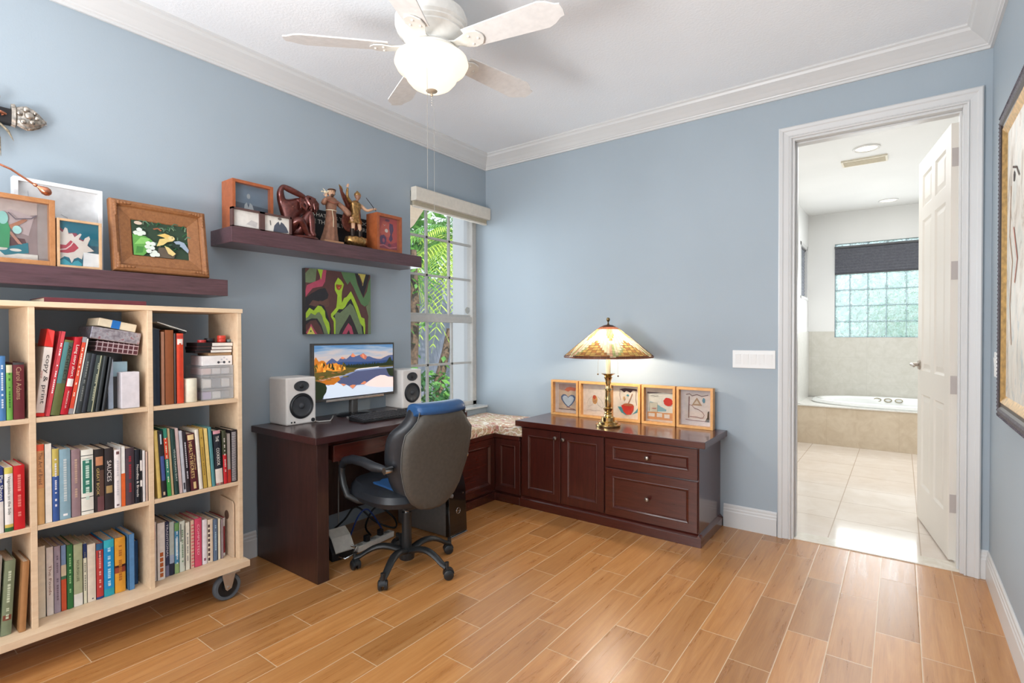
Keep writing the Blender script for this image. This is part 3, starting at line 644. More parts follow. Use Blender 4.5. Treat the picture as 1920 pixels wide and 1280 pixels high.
# ================================================================== SPEAKERS, MONITOR, KEYBOARD
M_SPK = mat('matte_white_speaker_cabinet', (232, 226, 220), .45, var=.01); M_CONE = mat('dark_grey_speaker_cone', (60, 62, 66), .45); M_CONE2 = mat('rubber_surround', (38, 39, 42), .35)
def speaker(label, x, y0, y1, z, rz, h=.268, dp=.19, extra=True):
    w = y1-y0; t = thing('bookshelf_speaker', label, 'speaker', (x, (y0+y1)/2, z), rz, 'white speakers either side of the monitor')
    b = B(); b.box((-dp, -w/2, .0), (0, w/2, h), M_SPK); b.done('cabinet', t, bevel=.009)
    b = B(); c = (0, .0, .105); R = w*.40
    b.lathe([(R, -.001), (R, .003), (R*.94, .0045), (R*.90, .002), (R*.84, .006), (R*.76, .002), (R*.74, .000), (R*.3, .0002), (.001, .0002)], M_CONE2, c, 40, 'X', cap=False)
    b.lathe([(R*.76, .0022), (R*.72, .001), (R*.3, .0006), (.001, .0006)], M_CONE, c, 40, 'X', cap=False); b.ell((.001, 0, .105), (.010, R*.24, R*.24), M_CONE, 20, 8); b.done('woofer', t)
    b = B(); rg = []
    for k, xx in ((1, -.001), (1, .003), (.92, .004), (.82, .001), (.45, .0015)): rg.append([(xx, k*.046*math.cos(2*PI*i/32), .218+k*.030*math.sin(2*PI*i/32)) for i in range(32)])
    b.rings(rg, M_CONE); b.ell((.002, 0, .218), (.006, .013, .013), M_CONE2, 16, 8); b.done('tweeter', t)
    if extra:
        B().cyl((-.001, w/2-.022, .018), (.006, w/2-.022, .018), .011, M_CONE2, seg=20).done('volume_knob', t)
        for k in (0, 1): B().cyl((-.001, -w/2+.030+.018*k, .016), (.002, -w/2+.030+.018*k, .016), .0048, M_CONE2, seg=12).done('jack_socket', t)
speaker('white bookshelf speaker left of the monitor, with volume knob', .19, -1.985, -1.802, .745, -.02)
speaker('white bookshelf speaker right of the monitor, beside the window', .19, -1.135, -.962, .745, -.03, extra=False)
mon = thing('computer_monitor', 'flat computer monitor showing a mountain lake landscape', 'monitor', (.135, -1.487, .745))
M_BEZ = mat('dark_grey_glossy_bezel', (70, 68, 66), .25, var=.02)
b = B(); y0, y1, z0, z1 = -.312, .312, .106, .458
b.box((-.012, y0, z0), (.014, y1, z1), M_BEZ); b.box((-.035, y0+.1, z0+.06), (-.012, y1-.1, z1-.08), M_BEZ); b.done('bezel', mon, bevel=.003)
B().box((.010, -.22, z0-.006), (.016, .22, z0+.010), CHROME).done('chrome_strip', mon, bevel=.002)
def em(c, s=.8):
    return mat('screen_%d_%d_%d' % c, c, .4, emis=s)
sky = NT('screen_sky'); v = sky.coord('Generated'); sx = sky.n('ShaderNodeSeparateXYZ'); sky.l(v, sx.inputs[0])
g = sky.math('ADD', sx.outputs[2], sky.math('MULTIPLY', sky.math('SUBTRACT', sky.noise(sky.mapv(v, (1, 1.5, 7), rot=(.25, 0, 0)), 2.2, 3), .5), .5)); gc = sky.ramp(g, [(.62, (248, 208, 186)), (.78, (232, 218, 216)), (.90, (176, 200, 226)), (1.0, (104, 156, 208))])
sky.P(Base_Color=(0, 0, 0, 1), Roughness=.3); sky.l(gc, sky.b.inputs['Emission Color']); sky.b.inputs['Emission Strength'].default_value = .8; SKY = sky.m
sb = B(); sb.poly([(.0145, -.298, .124), (.0145, .300, .124), (.0145, .300, .446), (.0145, -.298, .446)], SKY)
ridge = [(0, .60), (.04, .62), (.10, .63), (.13, .66), (.155, .70), (.20, .755), (.225, .735), (.26, .69), (.275, .70), (.30, .745), (.32, .775), (.345, .76), (.37, .725), (.40, .76), (.43, .80), (.455, .845), (.475, .81), (.495, .775), (.53, .795), (.56, .81), (.59, .835), (.615, .80), (.64, .765), (.67, .765), (.72, .73), (.78, .705), (.83, .70), (.88, .735), (.94, .77), (1, .775)]
def sc(pts): return pts
MTN = em((70, 84, 122)); MT2 = em((40, 66, 112)); ORN = em((214, 130, 92), .75); ORD = em((176, 100, 84), .8); GRND = em((88, 78, 34), .7); TREE = em((34, 46, 24), .6); AUT = em((206, 134, 48), .75); AUT2 = em((178, 104, 30), .8); LAKE = em((126, 138, 168)); LK2 = em((196, 206, 218)); PNK = em((238, 208, 200)); REF = em((72, 78, 108), .9); LITE = em((236, 230, 232))
lay = [(MTN, ridge+[(1, .45), (0, .45)]),
 (ORN, [(.43, .79), (.455, .845), (.475, .81), (.49, .78), (.47, .76), (.44, .765)]), (ORD, [(.55, .80), (.59, .835), (.615, .80), (.64, .76), (.62, .70), (.59, .72), (.56, .755), (.545, .78)]), (ORN, [(.57, .80), (.585, .822), (.60, .79), (.605, .72), (.585, .74)]), (ORN, [(.30, .745), (.32, .775), (.345, .76), (.355, .735), (.33, .73)]),
 (MT2, [(0, .62), (.12, .64), (.25, .66), (.33, .68), (.45, .67), (.55, .66), (.68, .66), (.8, .66), (1, .69), (1, .5), (0, .5)]),
 (TREE, [(0, .62), (.3, .60), (.45, .60), (.6, .60), (.7, .605), (.82, .605), (.9, .61), (.92, .66), (.945, .72), (.965, .74), (.98, .66), (1, .65), (1, .48), (0, .48)]),
 (GRND, [(0, .56), (.35, .57), (.5, .545), (.78, .555), (.8, .56), (1, .555), (1, .51), (.84, .51), (.5, .50), (.42, .46), (.3, .42), (.12, .38), (0, .36)]),
 (AUT2, [(0, .74), (.015, .79), (.03, .75), (.05, .70), (.08, .72), (.11, .71), (.13, .67), (.14, .60), (.13, .52), (.07, .5), (0, .50)]),
 (AUT, [(.14, .63), (.17, .66), (.2, .64), (.25, .665), (.28, .63), (.32, .62), (.345, .59), (.36, .54), (.33, .50), (.22, .50), (.15, .53)]),
 (AUT, [(.0, .62), (.03, .64), (.07, .61), (.07, .53), (.02, .52), (0, .54)]), (AUT2, [(.22, .60), (.25, .62), (.27, .58), (.26, .52), (.22, .52)]),
 (LAKE, [(1, .53), (.86, .525), (.80, .535), (.52, .52), (.46, .49), (.38, .44), (.25, .38), (.10, .34), (0, .30), (0, 0), (1, 0)]),
 (REF, [(1, .50), (.8, .50), (.5, .48), (.4, .42), (.3, .37), (.25, .29), (.31, .25), (.34, .21), (.37, .23), (.41, .20), (.45, .14), (.475, .17), (.5, .21), (.57, .21), (.60, .205), (.64, .25), (.7, .30), (.76, .345), (.82, .37), (.88, .36), (.93, .325), (1, .31)]),
 (ORN, [(.30, .26), (.335, .205), (.37, .235), (.34, .25)]), (ORN, [(.41, .20), (.45, .14), (.475, .17), (.49, .21), (.45, .22)]), (ORN, [(.55, .22), (.60, .205), (.63, .25), (.60, .27)]),
 (LK2, [(.12, .26), (.16, .24), (.20, .27), (.25, .30), (.29, .26), (.31, .24), (.34, .20), (.37, .23), (.40, .20), (.45, .13), (.475, .16), (.5, .20), (.57, .20), (.60, .195), (.7, .15), (1, .10), (1, 0), (.10, 0)]),
 (PNK, [(.60, .20), (.64, .24), (.7, .295), (.76, .34), (.82, .365), (.88, .355), (.93, .32), (1, .305), (1, .10), (.8, .12), (.66, .16)]),
 (AUT2, [(.02, .32), (.15, .36), (.28, .40), (.30, .34), (.22, .25), (.12, .26), (.02, .28)]), (LITE, [(.48, .505), (.52, .525), (.79, .545), (.78, .555), (.80, .54), (.8, .53), (.55, .512)]),
 (TREE, [(0, .34), (.05, .33), (.12, .28), (.14, .20), (.13, .12), (.10, .05), (.09, 0), (0, 0)]), (TREE, [(.90, .50), (1, .50), (1, .32), (.965, .33), (.94, .36), (.92, .42)])]
rq = random.Random(3)
for k in range(46):
    x = rq.uniform(0, .36); y = rq.uniform(.50, .60); h_ = rq.uniform(.03, .10)*(1.3-x); lay.append(([AUT, AUT2, GRND, em((240, 170, 70), .8), TREE][k % 5], [(x-.012, y), (x-.009, y+h_*.7), (x, y+h_), (x+.010, y+h_*.6), (x+.013, y)]))
for k in range(40):
    x = .36+.6*k/40+rq.uniform(0, .01); h_ = rq.uniform(.02, .06); lay.append((TREE, [(x-.008, .60), (x, .60+h_), (x+.008, .60)]))
for k in range(24):
    x = rq.uniform(0, .45); y = .44+rq.uniform(-.05, .06)-.06*(x < .2); lay.append(([em((120, 100, 40), .7), em((70, 74, 30), .7), em((150, 96, 50), .7)][k % 3], blob(x, y, .03, .012, 9, .4, k)))
art(sb, (.0146, -.298, .124), (0, 1, 0), (0, 0, 1), .598, .322, lay, .00006)
sb.done('screen', mon, recalc=False)
b = B(); b.cyl((-.02, 0, .02), (-.012, 0, .16), .028, M_BEZ, seg=20); b.done('stand_neck', mon)
b = B(); b.lathe([(.001, .0), (.12, .0), (.12, .006), (.105, .012), (.03, .018), (.001, .018)], mat('glossy_black_stand', (24, 24, 26), .12, var=0), (0, 0, 0), 40, fn=lambda a, h: .75+.25*abs(math.sin(a))); b.done('stand_base', mon)
# bits behind the keyboard
t = thing('card_reader', 'small shiny grey gadget in front of the monitor stand', 'gadget', (.275, -1.46, .745), .2)
b = B(); b.prism([(-.02, -.05, 0), (.022, -.045, 0), (.026, .05, 0), (-.018, .05, 0)], (0, 0, .022), mat('silvery_plastic', (190, 186, 178), .25, .6)); b.done('body', t, bevel=.005)
b = B(); b.ell((.006, .012, .024), (.016, .026, .010), BLACKPL, 16, 8); b.done('dome', t)
kb = thing('keyboard', 'black computer keyboard on the desk below the monitor', 'keyboard', (.40, -1.44, .745), math.radians(-4))
b = B(); b.prism([(-.075, -.228, .0), (.075, -.228, 0), (.075, -.228, .012), (-.075, -.228, .028)], (0, .456, 0), BLACKPL); b.done('key_tray', kb, bevel=.003)
b = B(); KEY = mat('charcoal_key_plastic', (46, 47, 50), .45)
for r_ in range(6):
    for c_ in range(21):
        if c_ in (15, 19) and r_ == 5: continue
        x = .062-r_*.0235; y = -.214+c_*.0212; z = .013+(.075-x)/.15*.016
        b.box((x-.009, y-.0085, z-.004), (x+.009, y+.0085, z+.006), KEY)
b.done('keys', kb)
b = B(); b.tube([(.02, -1.72, .749), (.10, -1.76, .749), (.16, -1.80, .75), (.22, -1.80, .75), (.24, -1.74, .75), (.17, -1.68, .75), (.09, -1.62, .75)], .0035, mat('pale_grey_cable', (176, 172, 166), .5), 8)
o = b.done('cable'); tag(o, 'pale grey cable looped on the desk beside the left speaker', 'cable')
# ================================================================== UNDER THE DESK
t = thing('computer_tower', 'glossy black computer tower beside the right desk leg', 'computer', (.62, -1.16, 0), math.radians(2))
b = B(); M_GB2 = mat('piano_black_front', (16, 15, 15), .08, var=0, coat=.5)
b.box((-.36, -.075, .006), (.065, .075, .372), mat('grey_steel_side', (116, 112, 108), .4, .5)); b.done('case', t, bevel=.004)
b = B(); b.prism([(.065, -.082, .0), (.105, -.082, .012), (.092, -.082, .30), (.065, -.082, .392)], (0, .164, 0), M_GB2); b.done('front_bezel', t, bevel=.006)
b = B(); n_ = Vector((.9986, 0, .05)).normalized(); cc = Vector((.1008, 0, .155)); b.tube([cc+Vector((0, .018*math.cos(a*PI/12), .018*math.sin(a*PI/12))) for a in range(25)], .0016, CHROME, 6)
text(b, 'DELL', CHROME, (.1016, -.0125, .151), (0, 1, 0), (-.05, 0, .9986), length=.025); b.done('round_logo', t)
B().cyl((.095, .05, .255), (.098, .05, .255), .005, CHROME, seg=12).done('power_button', t)
B().box((.06, -.081, .0), (.112, .081, .010), CHROME).done('chrome_foot', t, bevel=.003)
M_PLATE = mat('off_white_device_plastic', (206, 202, 194), .45)
t = thing('power_supply_box', 'off-white and black curved device with cables under the desk', 'electronic device', (.385, -1.79, 0), math.radians(-10))
b = B(); b.prism([(.05, -.06, .0), (.05, .06, .0), (.02, .06, .06), (-.05, .06, .125), (-.07, .06, .13), (-.07, -.06, .13), (-.05, -.06, .125)][:0] or [(.055, -.065, 0), (.055, -.065, .045), (.0, -.065, .105), (-.06, -.065, .135), (-.08, -.065, .0)], (0, .13, 0), DKPL); b.done('housing', t, bevel=.004)
b = B(); b.prism([(.056, -.045, .04), (.058, -.045, .048), (.002, -.045, .110), (-.062, -.045, .142), (-.062, -.045, .136), (.0, -.045, .104)], (0, .115, 0), M_PLATE); b.done('cover', t, bevel=.002)
b = B(); b.tube([(.07, -.03, .03), (.10, -.01, .02), (.11, .03, .035), (.09, .06, .06), (.07, .04, .07)], .006, CHROME, 8); b.done('plug_ring', t)
t = thing('power_strip', 'off-white power strip with plugs lying under the desk', 'power strip', (.41, -1.565, 0), math.radians(6))
B().box((-.025, -.14, .004), (.025, .15, .038), M_PLATE).done('strip_housing', t, bevel=.004)
for k in range(5):
    b = B(); b.cyl((.0, -.11+.055*k, .036), (.0, -.11+.055*k, .0395), .017, mat('grey_socket', (150, 148, 142), .5), seg=16); b.box((-.006, -.117+.055*k, .039), (-.004, -.113+.055*k, .0405), BLACKPL); b.box((.004, -.117+.055*k, .039), (.006, -.113+.055*k, .0405), BLACKPL); b.done('socket', t)
for k in (1, 3): B().box((-.014, -.125+.055*k, .039), (.014, -.095+.055*k, .075), BLACKPL).done('plug', t, bevel=.003)
def cable(label, pts, r, c):
    P = [Vector(p) for p in pts]; out = []
    for i in range(len(P)-1):
        p0 = P[max(i-1, 0)]; p1 = P[i]; p2 = P[i+1]; p3 = P[min(i+2, len(P)-1)]
        for s in range(6):
            t_ = s/6; out.append(.5*((2*p1)+(p2-p0)*t_+(2*p0-5*p1+4*p2-p3)*t_*t_+(3*p1-p0-3*p2+p3)*t_**3))
    out.append(P[-1]); b = B(); b.tube(out, r, mat('cable_%d_%d_%d' % c, c, .45), 8); tag(b.done('cable'), label, 'cable')
cable('blue cable arching above the power strip under the desk', [(.30, -1.66, .03), (.33, -1.62, .16), (.32, -1.55, .19), (.30, -1.48, .13), (.28, -1.40, .02)], .0045, (32, 60, 130))
cable('black cable tangle behind the chair base under the desk', [(.12, -1.72, .01), (.20, -1.62, .12), (.16, -1.5, .16), (.26, -1.42, .06), (.34, -1.34, .02), (.26, -1.28, .05), (.16, -1.34, .12), (.2, -1.46, .04), (.3, -1.5, .01)], .006, (24, 24, 26))
cable('thin grey wire hanging down to the floor at the left under the desk', [(.07, -1.75, .55), (.09, -1.78, .35), (.16, -1.84, .14), (.30, -1.86, .01)], .004, (168, 164, 158))
cable('thin grey wire hanging near the middle under the desk', [(.07, -1.56, .60), (.10, -1.59, .3), (.14, -1.62, .02)], .004, (150, 146, 142))
# ================================================================== OFFICE CHAIR
ch = thing('office_chair', 'black padded office chair with blue headrest, back turned to the camera', 'office chair', (.80, -1.655, 0), math.radians(-7))
M_LEA = mat('grey_brown_back_fabric', (76, 72, 66), .6, var=.05, vs=60, bump=.15, bs=500); M_LEB = mat('black_faux_leather', (34, 37, 42), .38, var=.08, bump=.1, bs=250); M_BLU = mat('bright_blue_faux_leather', (38, 78, 124), .42, bump=.1, bs=250)
M_CHP = mat('black_nylon', (36, 37, 38), .36)
b = B(); b.lathe([(.034, .045), (.04, .05), (.044, .085), (.040, .105), (.028, .11)], M_CHP, seg=24); b.done('hub', ch)
for k, ad in enumerate((221, 293, 5, 77, 149)):
    a = math.radians(ad+7); d = Vector((math.cos(a), math.sin(a), 0)); s_ = Vector((-d.y, d.x, 0)); rg = []
    for s in range(9):
        q = s/8; r_ = .03+.245*q; z = .093+.028*math.sin(PI*min(1, q*1.15))-.035*q**3; w = .026-.008*q; hh = .017-.004*q
        c = d*r_+Vector((0, 0, z)); rg.append([c+s_*w*math.cos(2*PI*i/12)+Vector((0, 0, hh*math.sin(2*PI*i/12))) for i in range(12)])
    b = B(); b.rings(rg, M_CHP); lg = b.done('leg', ch)
    b = B(); e = d*.275; sw = a+[.6, 2.0, -.8, 1.2, .3][k]; ax = Vector((math.cos(sw), math.sin(sw), 0)); fd = Vector((-ax.y, ax.x, 0))*.008
    b.cyl(e+Vector((0, 0, .045)), e+Vector((0, 0, .088)), .011, M_CHP, seg=12)
    for sg in (-1, 1):
        p = e+fd+Vector((0, 0, .0255))+ax*sg*.006; b.rings([[p+ax*sg*h+Vector((0, 0, 1))*r*math.cos(2*PI*i/20)+fd.normalized()*r*math.sin(2*PI*i/20) for i in range(20)] for r, h in ((.023, 0), (.0255, .003), (.0255, .014), (.018, .019))], M_CHP)
    rg2 = [[e+fd+Vector((0, 0, .030))+ax*h+Vector((0, 0, 1))*r*math.cos(PI*i/12-PI/2)*1.0+fd.normalized()*r*math.sin(PI*i/12-PI/2) for i in range(13)] for r, h in ((.029, -.012), (.029, .012))]
    b.rings(rg2, M_CHP, False); b.done('caster', ch)
b = B(); b.cyl((0, 0, .10), (0, 0, .30), .026, M_CHP, seg=20); b.cyl((0, 0, .30), (0, 0, .345), .016, CHROME, seg=16); b.cyl((0, 0, .31), (0, 0, .36), .030, M_CHP, seg=16); b.done('gas_lift', ch)
b = B(); b.box((-.12, -.09, .355), (.14, .09, .385), M_CHP); b.prism([(.10, -.035, .355), (.24, -.035, .375), (.245, -.035, .40), (.10, -.035, .385)], (0, .07, 0), M_CHP); b.done('seat_plate', ch, bevel=.004)
B().tube([(.05, .06, .36), (.05, .20, .35), (.06, .27, .335)], [.006, .006, .012], mat('grey_lever', (110, 110, 112), .4), 10).done('tilt_lever', ch)
# seat cushion (local: sitter faces -x)
def shell(rows, m, nm, smooth=True):
    b = B(); b.rings(rows, m); return b.done(nm, ch)
rg = []
for k, z in ((.80, .385), (.97, .392), (1.03, .42), (1.0, .452), (.90, .47), (.55, .474)):
    ring = []
    for i in range(40):
        a = 2*PI*i/40; cx_, sy_ = math.cos(a), math.sin(a); sup = (abs(cx_)**3.2+abs(sy_)**3.2)**(-1/3.2)
        ring.append((-.03+.245*k*cx_*sup, .245*k*sy_*sup, z+.012*(cx_ < -.3)*(k < .95)))
    rg.append(ring)
shell(rg, M_LEB, 'seat')
b = B(); 
for i, (xx, zz) in enumerate(()): pass
b.box((-.20, -.165, .462), (.17, .165, .480), M_BLU); o = b.done('seat_insert', ch, bevel=.008)
# backrest outline widths by height (local y half width) with recline in x
prof = [(.395, .085, .195), (.43, .135, .198), (.48, .168, .204), (.54, .188, .212), (.60, .205, .222), (.66, .211, .233), (.72, .213, .246), (.775, .206, .259), (.805, .172, .267), (.84, .146, .277), (.88, .143, .288), (.905, .140, .295)]
def bk(fa, fb, th, off, m, nm, z0=0, z1=12, bulge=.02):
    rg = []
    for (z, w, x) in prof[z0:z1]:
        ring = []; W_ = w+fa
        for i in range(28):
            a = 2*PI*i/28; cy_, cx_ = math.cos(a), math.sin(a)
            y = W_*math.copysign(abs(cy_)**.45, cy_); xx = x+off+th*math.copysign(abs(cx_)**.7, cx_)-fb*(abs(y)/.2)**2
            ring.append((xx, y, z))
        rg.append(ring)
    b = B(); b.rings(rg, m); return b.done(nm, ch, subsurf=1)
bk(.012, .075, .048, .0, M_LEB, 'backrest')
def backpanel():
    P = [(z, max(.02, w-.004), x) for z, w, x in prof]; rg = []
    P = [(.385, .03, .193)]+P
    grid = []
    b = B()
    for z, w, x in P[:-1]+[(.872, .142, .286)]:
        row = []
        for i in range(13):
            q = -1+2*i/12; row.append(b.V((x+.052-.020*q*q-.008*(abs(q) > .95), w*q, z)))
        grid.append(row)
    for i in range(len(grid)-1):
        for k in range(12): b.face([grid[i][k], grid[i][k+1], grid[i+1][k+1], grid[i+1][k]], M_LEA, True)
    o = b.done('back_panel', ch); s_ = o.modifiers.new('sol', 'SOLIDIFY'); s_.thickness = .014; s_.offset = -1; return o
backpanel()
# piping seam round the back panel
b = B(); pts = []
for z, w, x in [(.385, .03, .193)]+prof[:-1]: pts.append((x+.052-.02-.004, w+.001, z))
pts2 = [(x, -y, z) for x, y, z in pts]; b.tube(pts[::-1]+pts2, .0028, mat('grey_piping', (96, 96, 92), .6), 6); b.done('seam_piping', ch)
# blue headrest strip folding over the top
b = B(); rg = []
for i in range(15):
    y = -.152+.304*i/14; e = 1-.10*(abs(y)/.152)**4; rg.append([(.290+dx*e-.03*(abs(y)/.15)**2, y, .895+dz*e) for dx, dz in ((.062, -.028), (.064, -.010), (.056, .010), (.03, .024), (-.01, .028), (-.05, .02), (-.064, -.01), (-.062, -.05), (-.04, -.06), (.02, -.04))])
b.rings(rg, M_BLU); b.done('headrest', ch, subsurf=1)
for sg in (-1, 1):
    b = B(); y = .275*sg
    b.tube([(.19, .235*sg, .60), (.12, y, .612), (.02, y, .622), (-.08, y, .618), (-.15, y, .600), (-.185, y, .565)], [.014, .024, .024, .023, .022, .018], M_LEB, 14); b.done('arm_pad', ch)
    b = B(); b.tube([(-.185, y, .57), (-.19, y, .53), (-.17, y, .47), (-.13, y, .42), (-.10, .235*sg, .392), (-.05, .15*sg, .378)], [.019, .018, .017, .017, .016, .016], M_CHP, 12); b.done('arm_support', ch)
    b = B(); b.cyl((.19, .215*sg, .60), (.19, .262*sg, .60), .017, CHROME, seg=16); b.done('arm_bolt', ch)
# ================================================================== FLOATING SHELVES AND BOOKCASE
t = tag(B().box((-.115, -.62, -.04), (.115, .62, .04), WD_SH).done('floating_shelf', loc=(.115, -2.935, 1.490), bevel=.002), 'long dark wood floating shelf on the left above the bookcase', 'shelf')
tag(B().box((-.115, -.6525, -.04), (.115, .6525, .04), WD_SH).done('floating_shelf', loc=(.115, -1.6425, 1.765), bevel=.002), 'upper dark wood floating shelf above the desk holding the statues', 'shelf')
bc = thing('bookcase', 'pale maple open bookcase on large casters, full of books', 'bookcase', (.21, -3.0, 0))
def lc(a, c, m, nm, bev=.001): return B().box((a[0]-.21, a[1]+3, a[2]), (c[0]-.21, c[1]+3, c[2]), m).done(nm, bc, bevel=bev)
xb, xf = .055, .362
dv = [-4.185, -3.818, -3.4505, -3.083, -2.7015, -2.3315]   # panel positions (left faces handled below)
lc((xb, -4.22, 1.360), (xf+.004, -2.310, 1.380), MAPLE, 'top_board'); 
for y in (-4.20, -3.832, -3.4645, -3.0910, -2.7105, -2.3335): lc((xb, y, .165), (xf, y+.0185, 1.360), MAPLE, 'upright')
ys = (-4.20, -3.832, -3.4645, -3.0910, -2.7105, -2.3335)
for i in range(5):
    for z in (.545, .947): lc((xb, ys[i]+.0187, z-.018+.0), (xf-.002, ys[i+1]-.0002, z), MAPLE, 'shelf_board')
lc((xb-.03, -4.24, .136), (.408, -2.305, .1648), MAPLE, 'base_board')
M_TIRE = mat('grey_rubber_tyre', (88, 94, 100), .6); M_GALV = mat('galvanised_steel', (190, 190, 188), .3, .9)
for (x, y) in ((.372, -2.40), (.10, -2.40), (.372, -4.12), (.10, -4.12)):
    cs = B().box((x-.05-.21, y-.035+3, .1285), (x+.05-.26+.04, y+.045+3, .1358), M_GALV).done('caster', bc)
    b = B(); c = (x-.21, y+3, .062)
    b.lathe([(.045, -.014), (.058, -.014), (.062, -.008), (.062, .008), (.058, .014), (.045, .014)], M_TIRE, c, 36, 'X', cap=False); b.done('tyre', cs)
    b = B(); b.lathe([(.0, -.012), (.045, -.012), (.045, .012), (.043, .010), (.02, .008), (.018, .015), (0, .015)], DKPL, c, 32, 'X', cap=False); b.done('wheel', cs)
    b = B()
    for sx in (-.021, .019): b.prism([(c[0]+sx, c[1]-.030, .1285), (c[0]+sx, c[1]+.034, .1285), (c[0]+sx, c[1]+.014, .056), (c[0]+sx, c[1]-.006, .048), (c[0]+sx, c[1]-.014, .056)], (.003, 0, 0), M_GALV)
    b.cyl((c[0]-.026, c[1], .062), (c[0]+.026, c[1], .062), .006, CHROME, seg=12); b.done('fork', cs)
# ---- books
def book(y0, w, h, x, z, col, label, lean=0, dp=.165, bands=(), ticks=None, title=None, tcol=(240, 238, 230), soft=False, group=None, rough=.45):
    """spine faces +x; lean in degrees, + leans to +y"""
    w *= .95; a = math.radians(lean)
    # pivot on the bottom edge the book rests on
    if lean > 0: py, l0 = y0+w, -w
    else: py, l0 = y0, 0
    t = thing('book', label, 'book', (x, py, z+.0008), rot=(-a, 0, 0), group=group)
    c = cm(col, 'book_cover', rough); b = B(); tk = .0022 if not soft else .0008
    b.box((-dp, l0, 0), (-.0, l0+tk, h), c); b.box((-dp, l0+w-tk, 0), (-.0, l0+w, h), c)
    n = 6; sp = [(-.004, l0)]+[(.0025*math.sin(PI*i/n)*(0 if soft else 1), l0+w*i/n) for i in range(n+1)]+[(-.004, l0+w)]
    b.prism([(p[0], p[1], 0) for p in sp], (0, 0, h), c)
    def xs(yq): return .0003+(0 if soft else .0026*math.sin(PI*max(0, min(1, (yq-l0)/w))))
    for bd in bands:
        z0, z1, bc_ = bd[:3]; f0, f1 = (bd[3], bd[4]) if len(bd) > 3 else (0, 1); m = cm(bc_, 'book_cover', rough)
        k = 6; ya = [l0+w*(f0+(f1-f0)*i/k) for i in range(k+1)]
        for i in range(k): b.poly([(xs(ya[i]), ya[i], z0*h), (xs(ya[i+1]), ya[i+1], z0*h), (xs(ya[i+1]), ya[i+1], z1*h), (xs(ya[i]), ya[i], z1*h)], m)
    b.done('cover', t, recalc=True)
    b = B(); b.box((-dp+.004, l0+tk, .003), (-.004, l0+w-tk, h-.004), PAPER); b.done('pages', t)
    if ticks or title:
        b = B(); m = cm(tcol if title else ticks, 'lettering', .5); xx = .0007+(0 if soft else .0026)
        for it_, tt in enumerate(title or []):
            if it_: b.done('title', t, recalc=False); b = B()
            s, z1, z0, fr, fc = tt     # text, top, bottom (fractions), letter height fraction of w, centre fraction
            hh = w*fr; text(b, s, m, (xx, l0+w*fc-hh/2, z1*h), (0, 0, -1), (0, 1, 0), height=hh, length=(z1-z0)*h, lift=.0001)
        if ticks:
            rr = random.Random(hash(label) % 1000 if False else int(y0*-1000)); zt = h*.86
            while zt > h*.22:
                l = rr.uniform(.004, .009)
                if rr.random() > .22: b.poly([(xx, l0+w*.36, zt-l), (xx, l0+w*.64, zt-l), (xx, l0+w*.64, zt), (xx, l0+w*.36, zt)], m)
                zt -= l+.0022
        b.done('title', t, recalc=False)
    return t
TOP, MID, BOT = .947, .545+.02, .1648
MID = .5452
BZ = {'T': .9472, 'M': .5452, 'B': .1650}
# (y0, w, h, lean, colour, label, kwargs)
def row(sec, x, items, grp, z):
    for it in items:
        y0, w, h, ln, c, lab, kw = it; xx = kw.pop('x', x); book(y0, w, h, xx, z, c, lab, lean=ln, group=grp, **kw)
WH = (238, 232, 226)
row('TL', .35, [
 (-3.206, .032, .255, 0, (128, 122, 112), 'tall grey-brown book at the back of the top shelf, left edge', dict(x=.30)),
 (-3.170, .019, .232, 0, (74, 124, 176), 'mid blue book at left edge of the top shelf', dict(ticks=(220, 230, 240))),
 (-3.150, .017, .199, 0, (116, 176, 78), 'light green book beside a maroon book, top left column', dict(bands=[(.86, 1, (214, 206, 170))], ticks=(60, 110, 50))),
 (-3.132, .032, .207, 0, (104, 36, 44), 'maroon hardback at the right of the top left column', dict(title=[('Carol Adams', .92, .35, .45, .5)], tcol=(190, 150, 120), bands=[(.96, 1, (60, 60, 60))])),
], 'books in the top left bookcase compartment', BZ['T'])
row('TM', .352, [
 (-3.044, .0135, .324, 9.0, (206, 72, 80), 'thin rosy red book next to the white paper ream', dict(ticks=(250, 240, 240), soft=True)),
 (-3.030, .0285, .289, 9.1, (98, 104, 56), 'olive and teal striped-spine book on the top shelf', dict(bands=[(.42, .97, (72, 122, 122), 0, .5), (.42, .97, (86, 96, 82), .5, 1)], title=[('ARCHITECT', .93, .45, .35, .72)], tcol=(30, 36, 34))),
 (-3.001, .0235, .300, 9.2, (186, 22, 38), 'bright red leaning book titled with white script', dict(title=[('Long story short.', .90, .48, .52, .5), ('FRANCESCA LIA', .30, .08, .2, .5)], bands=[(.36, .46, (232, 226, 220), .1, .9)])),
 (-2.977, .0145, .302, 9.2, (222, 78, 52), 'orange-red leaning book with grey top and foot', dict(bands=[(.93, 1, (150, 148, 150)), (0, .07, (150, 148, 150))], ticks=(250, 220, 200), soft=True)),
 (-2.963, .0065, .296, 9.2, (226, 222, 212), 'very thin off-white leaning book right of the orange-red one', dict(soft=True)),
 (-2.955, .0185, .237, 9.2, (56, 62, 64), 'charcoal leaning book with faint lettering, after the thin off-white one', dict(ticks=(120, 124, 120))),
 (-2.936, .0155, .234, 9.0, (38, 42, 50), 'blue-black leaning book in the middle of the top shelf', dict()),
 (-2.919, .025, .226, 8.6, (50, 60, 56), 'dark green-black book with a cream line down its spine', dict(bands=[(0, 1, (196, 196, 160), .55, .70)], ticks=(160, 164, 140))),
 (-2.892, .0135, .224, 8.0, (44, 50, 52), 'slate black leaning book right of the cream-lined spine', dict()),
 (-2.871, .011, .219, 7.6, (36, 40, 44), 'last black leaning book before the pale blue binder', dict()),
], 'leaning books on the top middle shelf', BZ['T'])
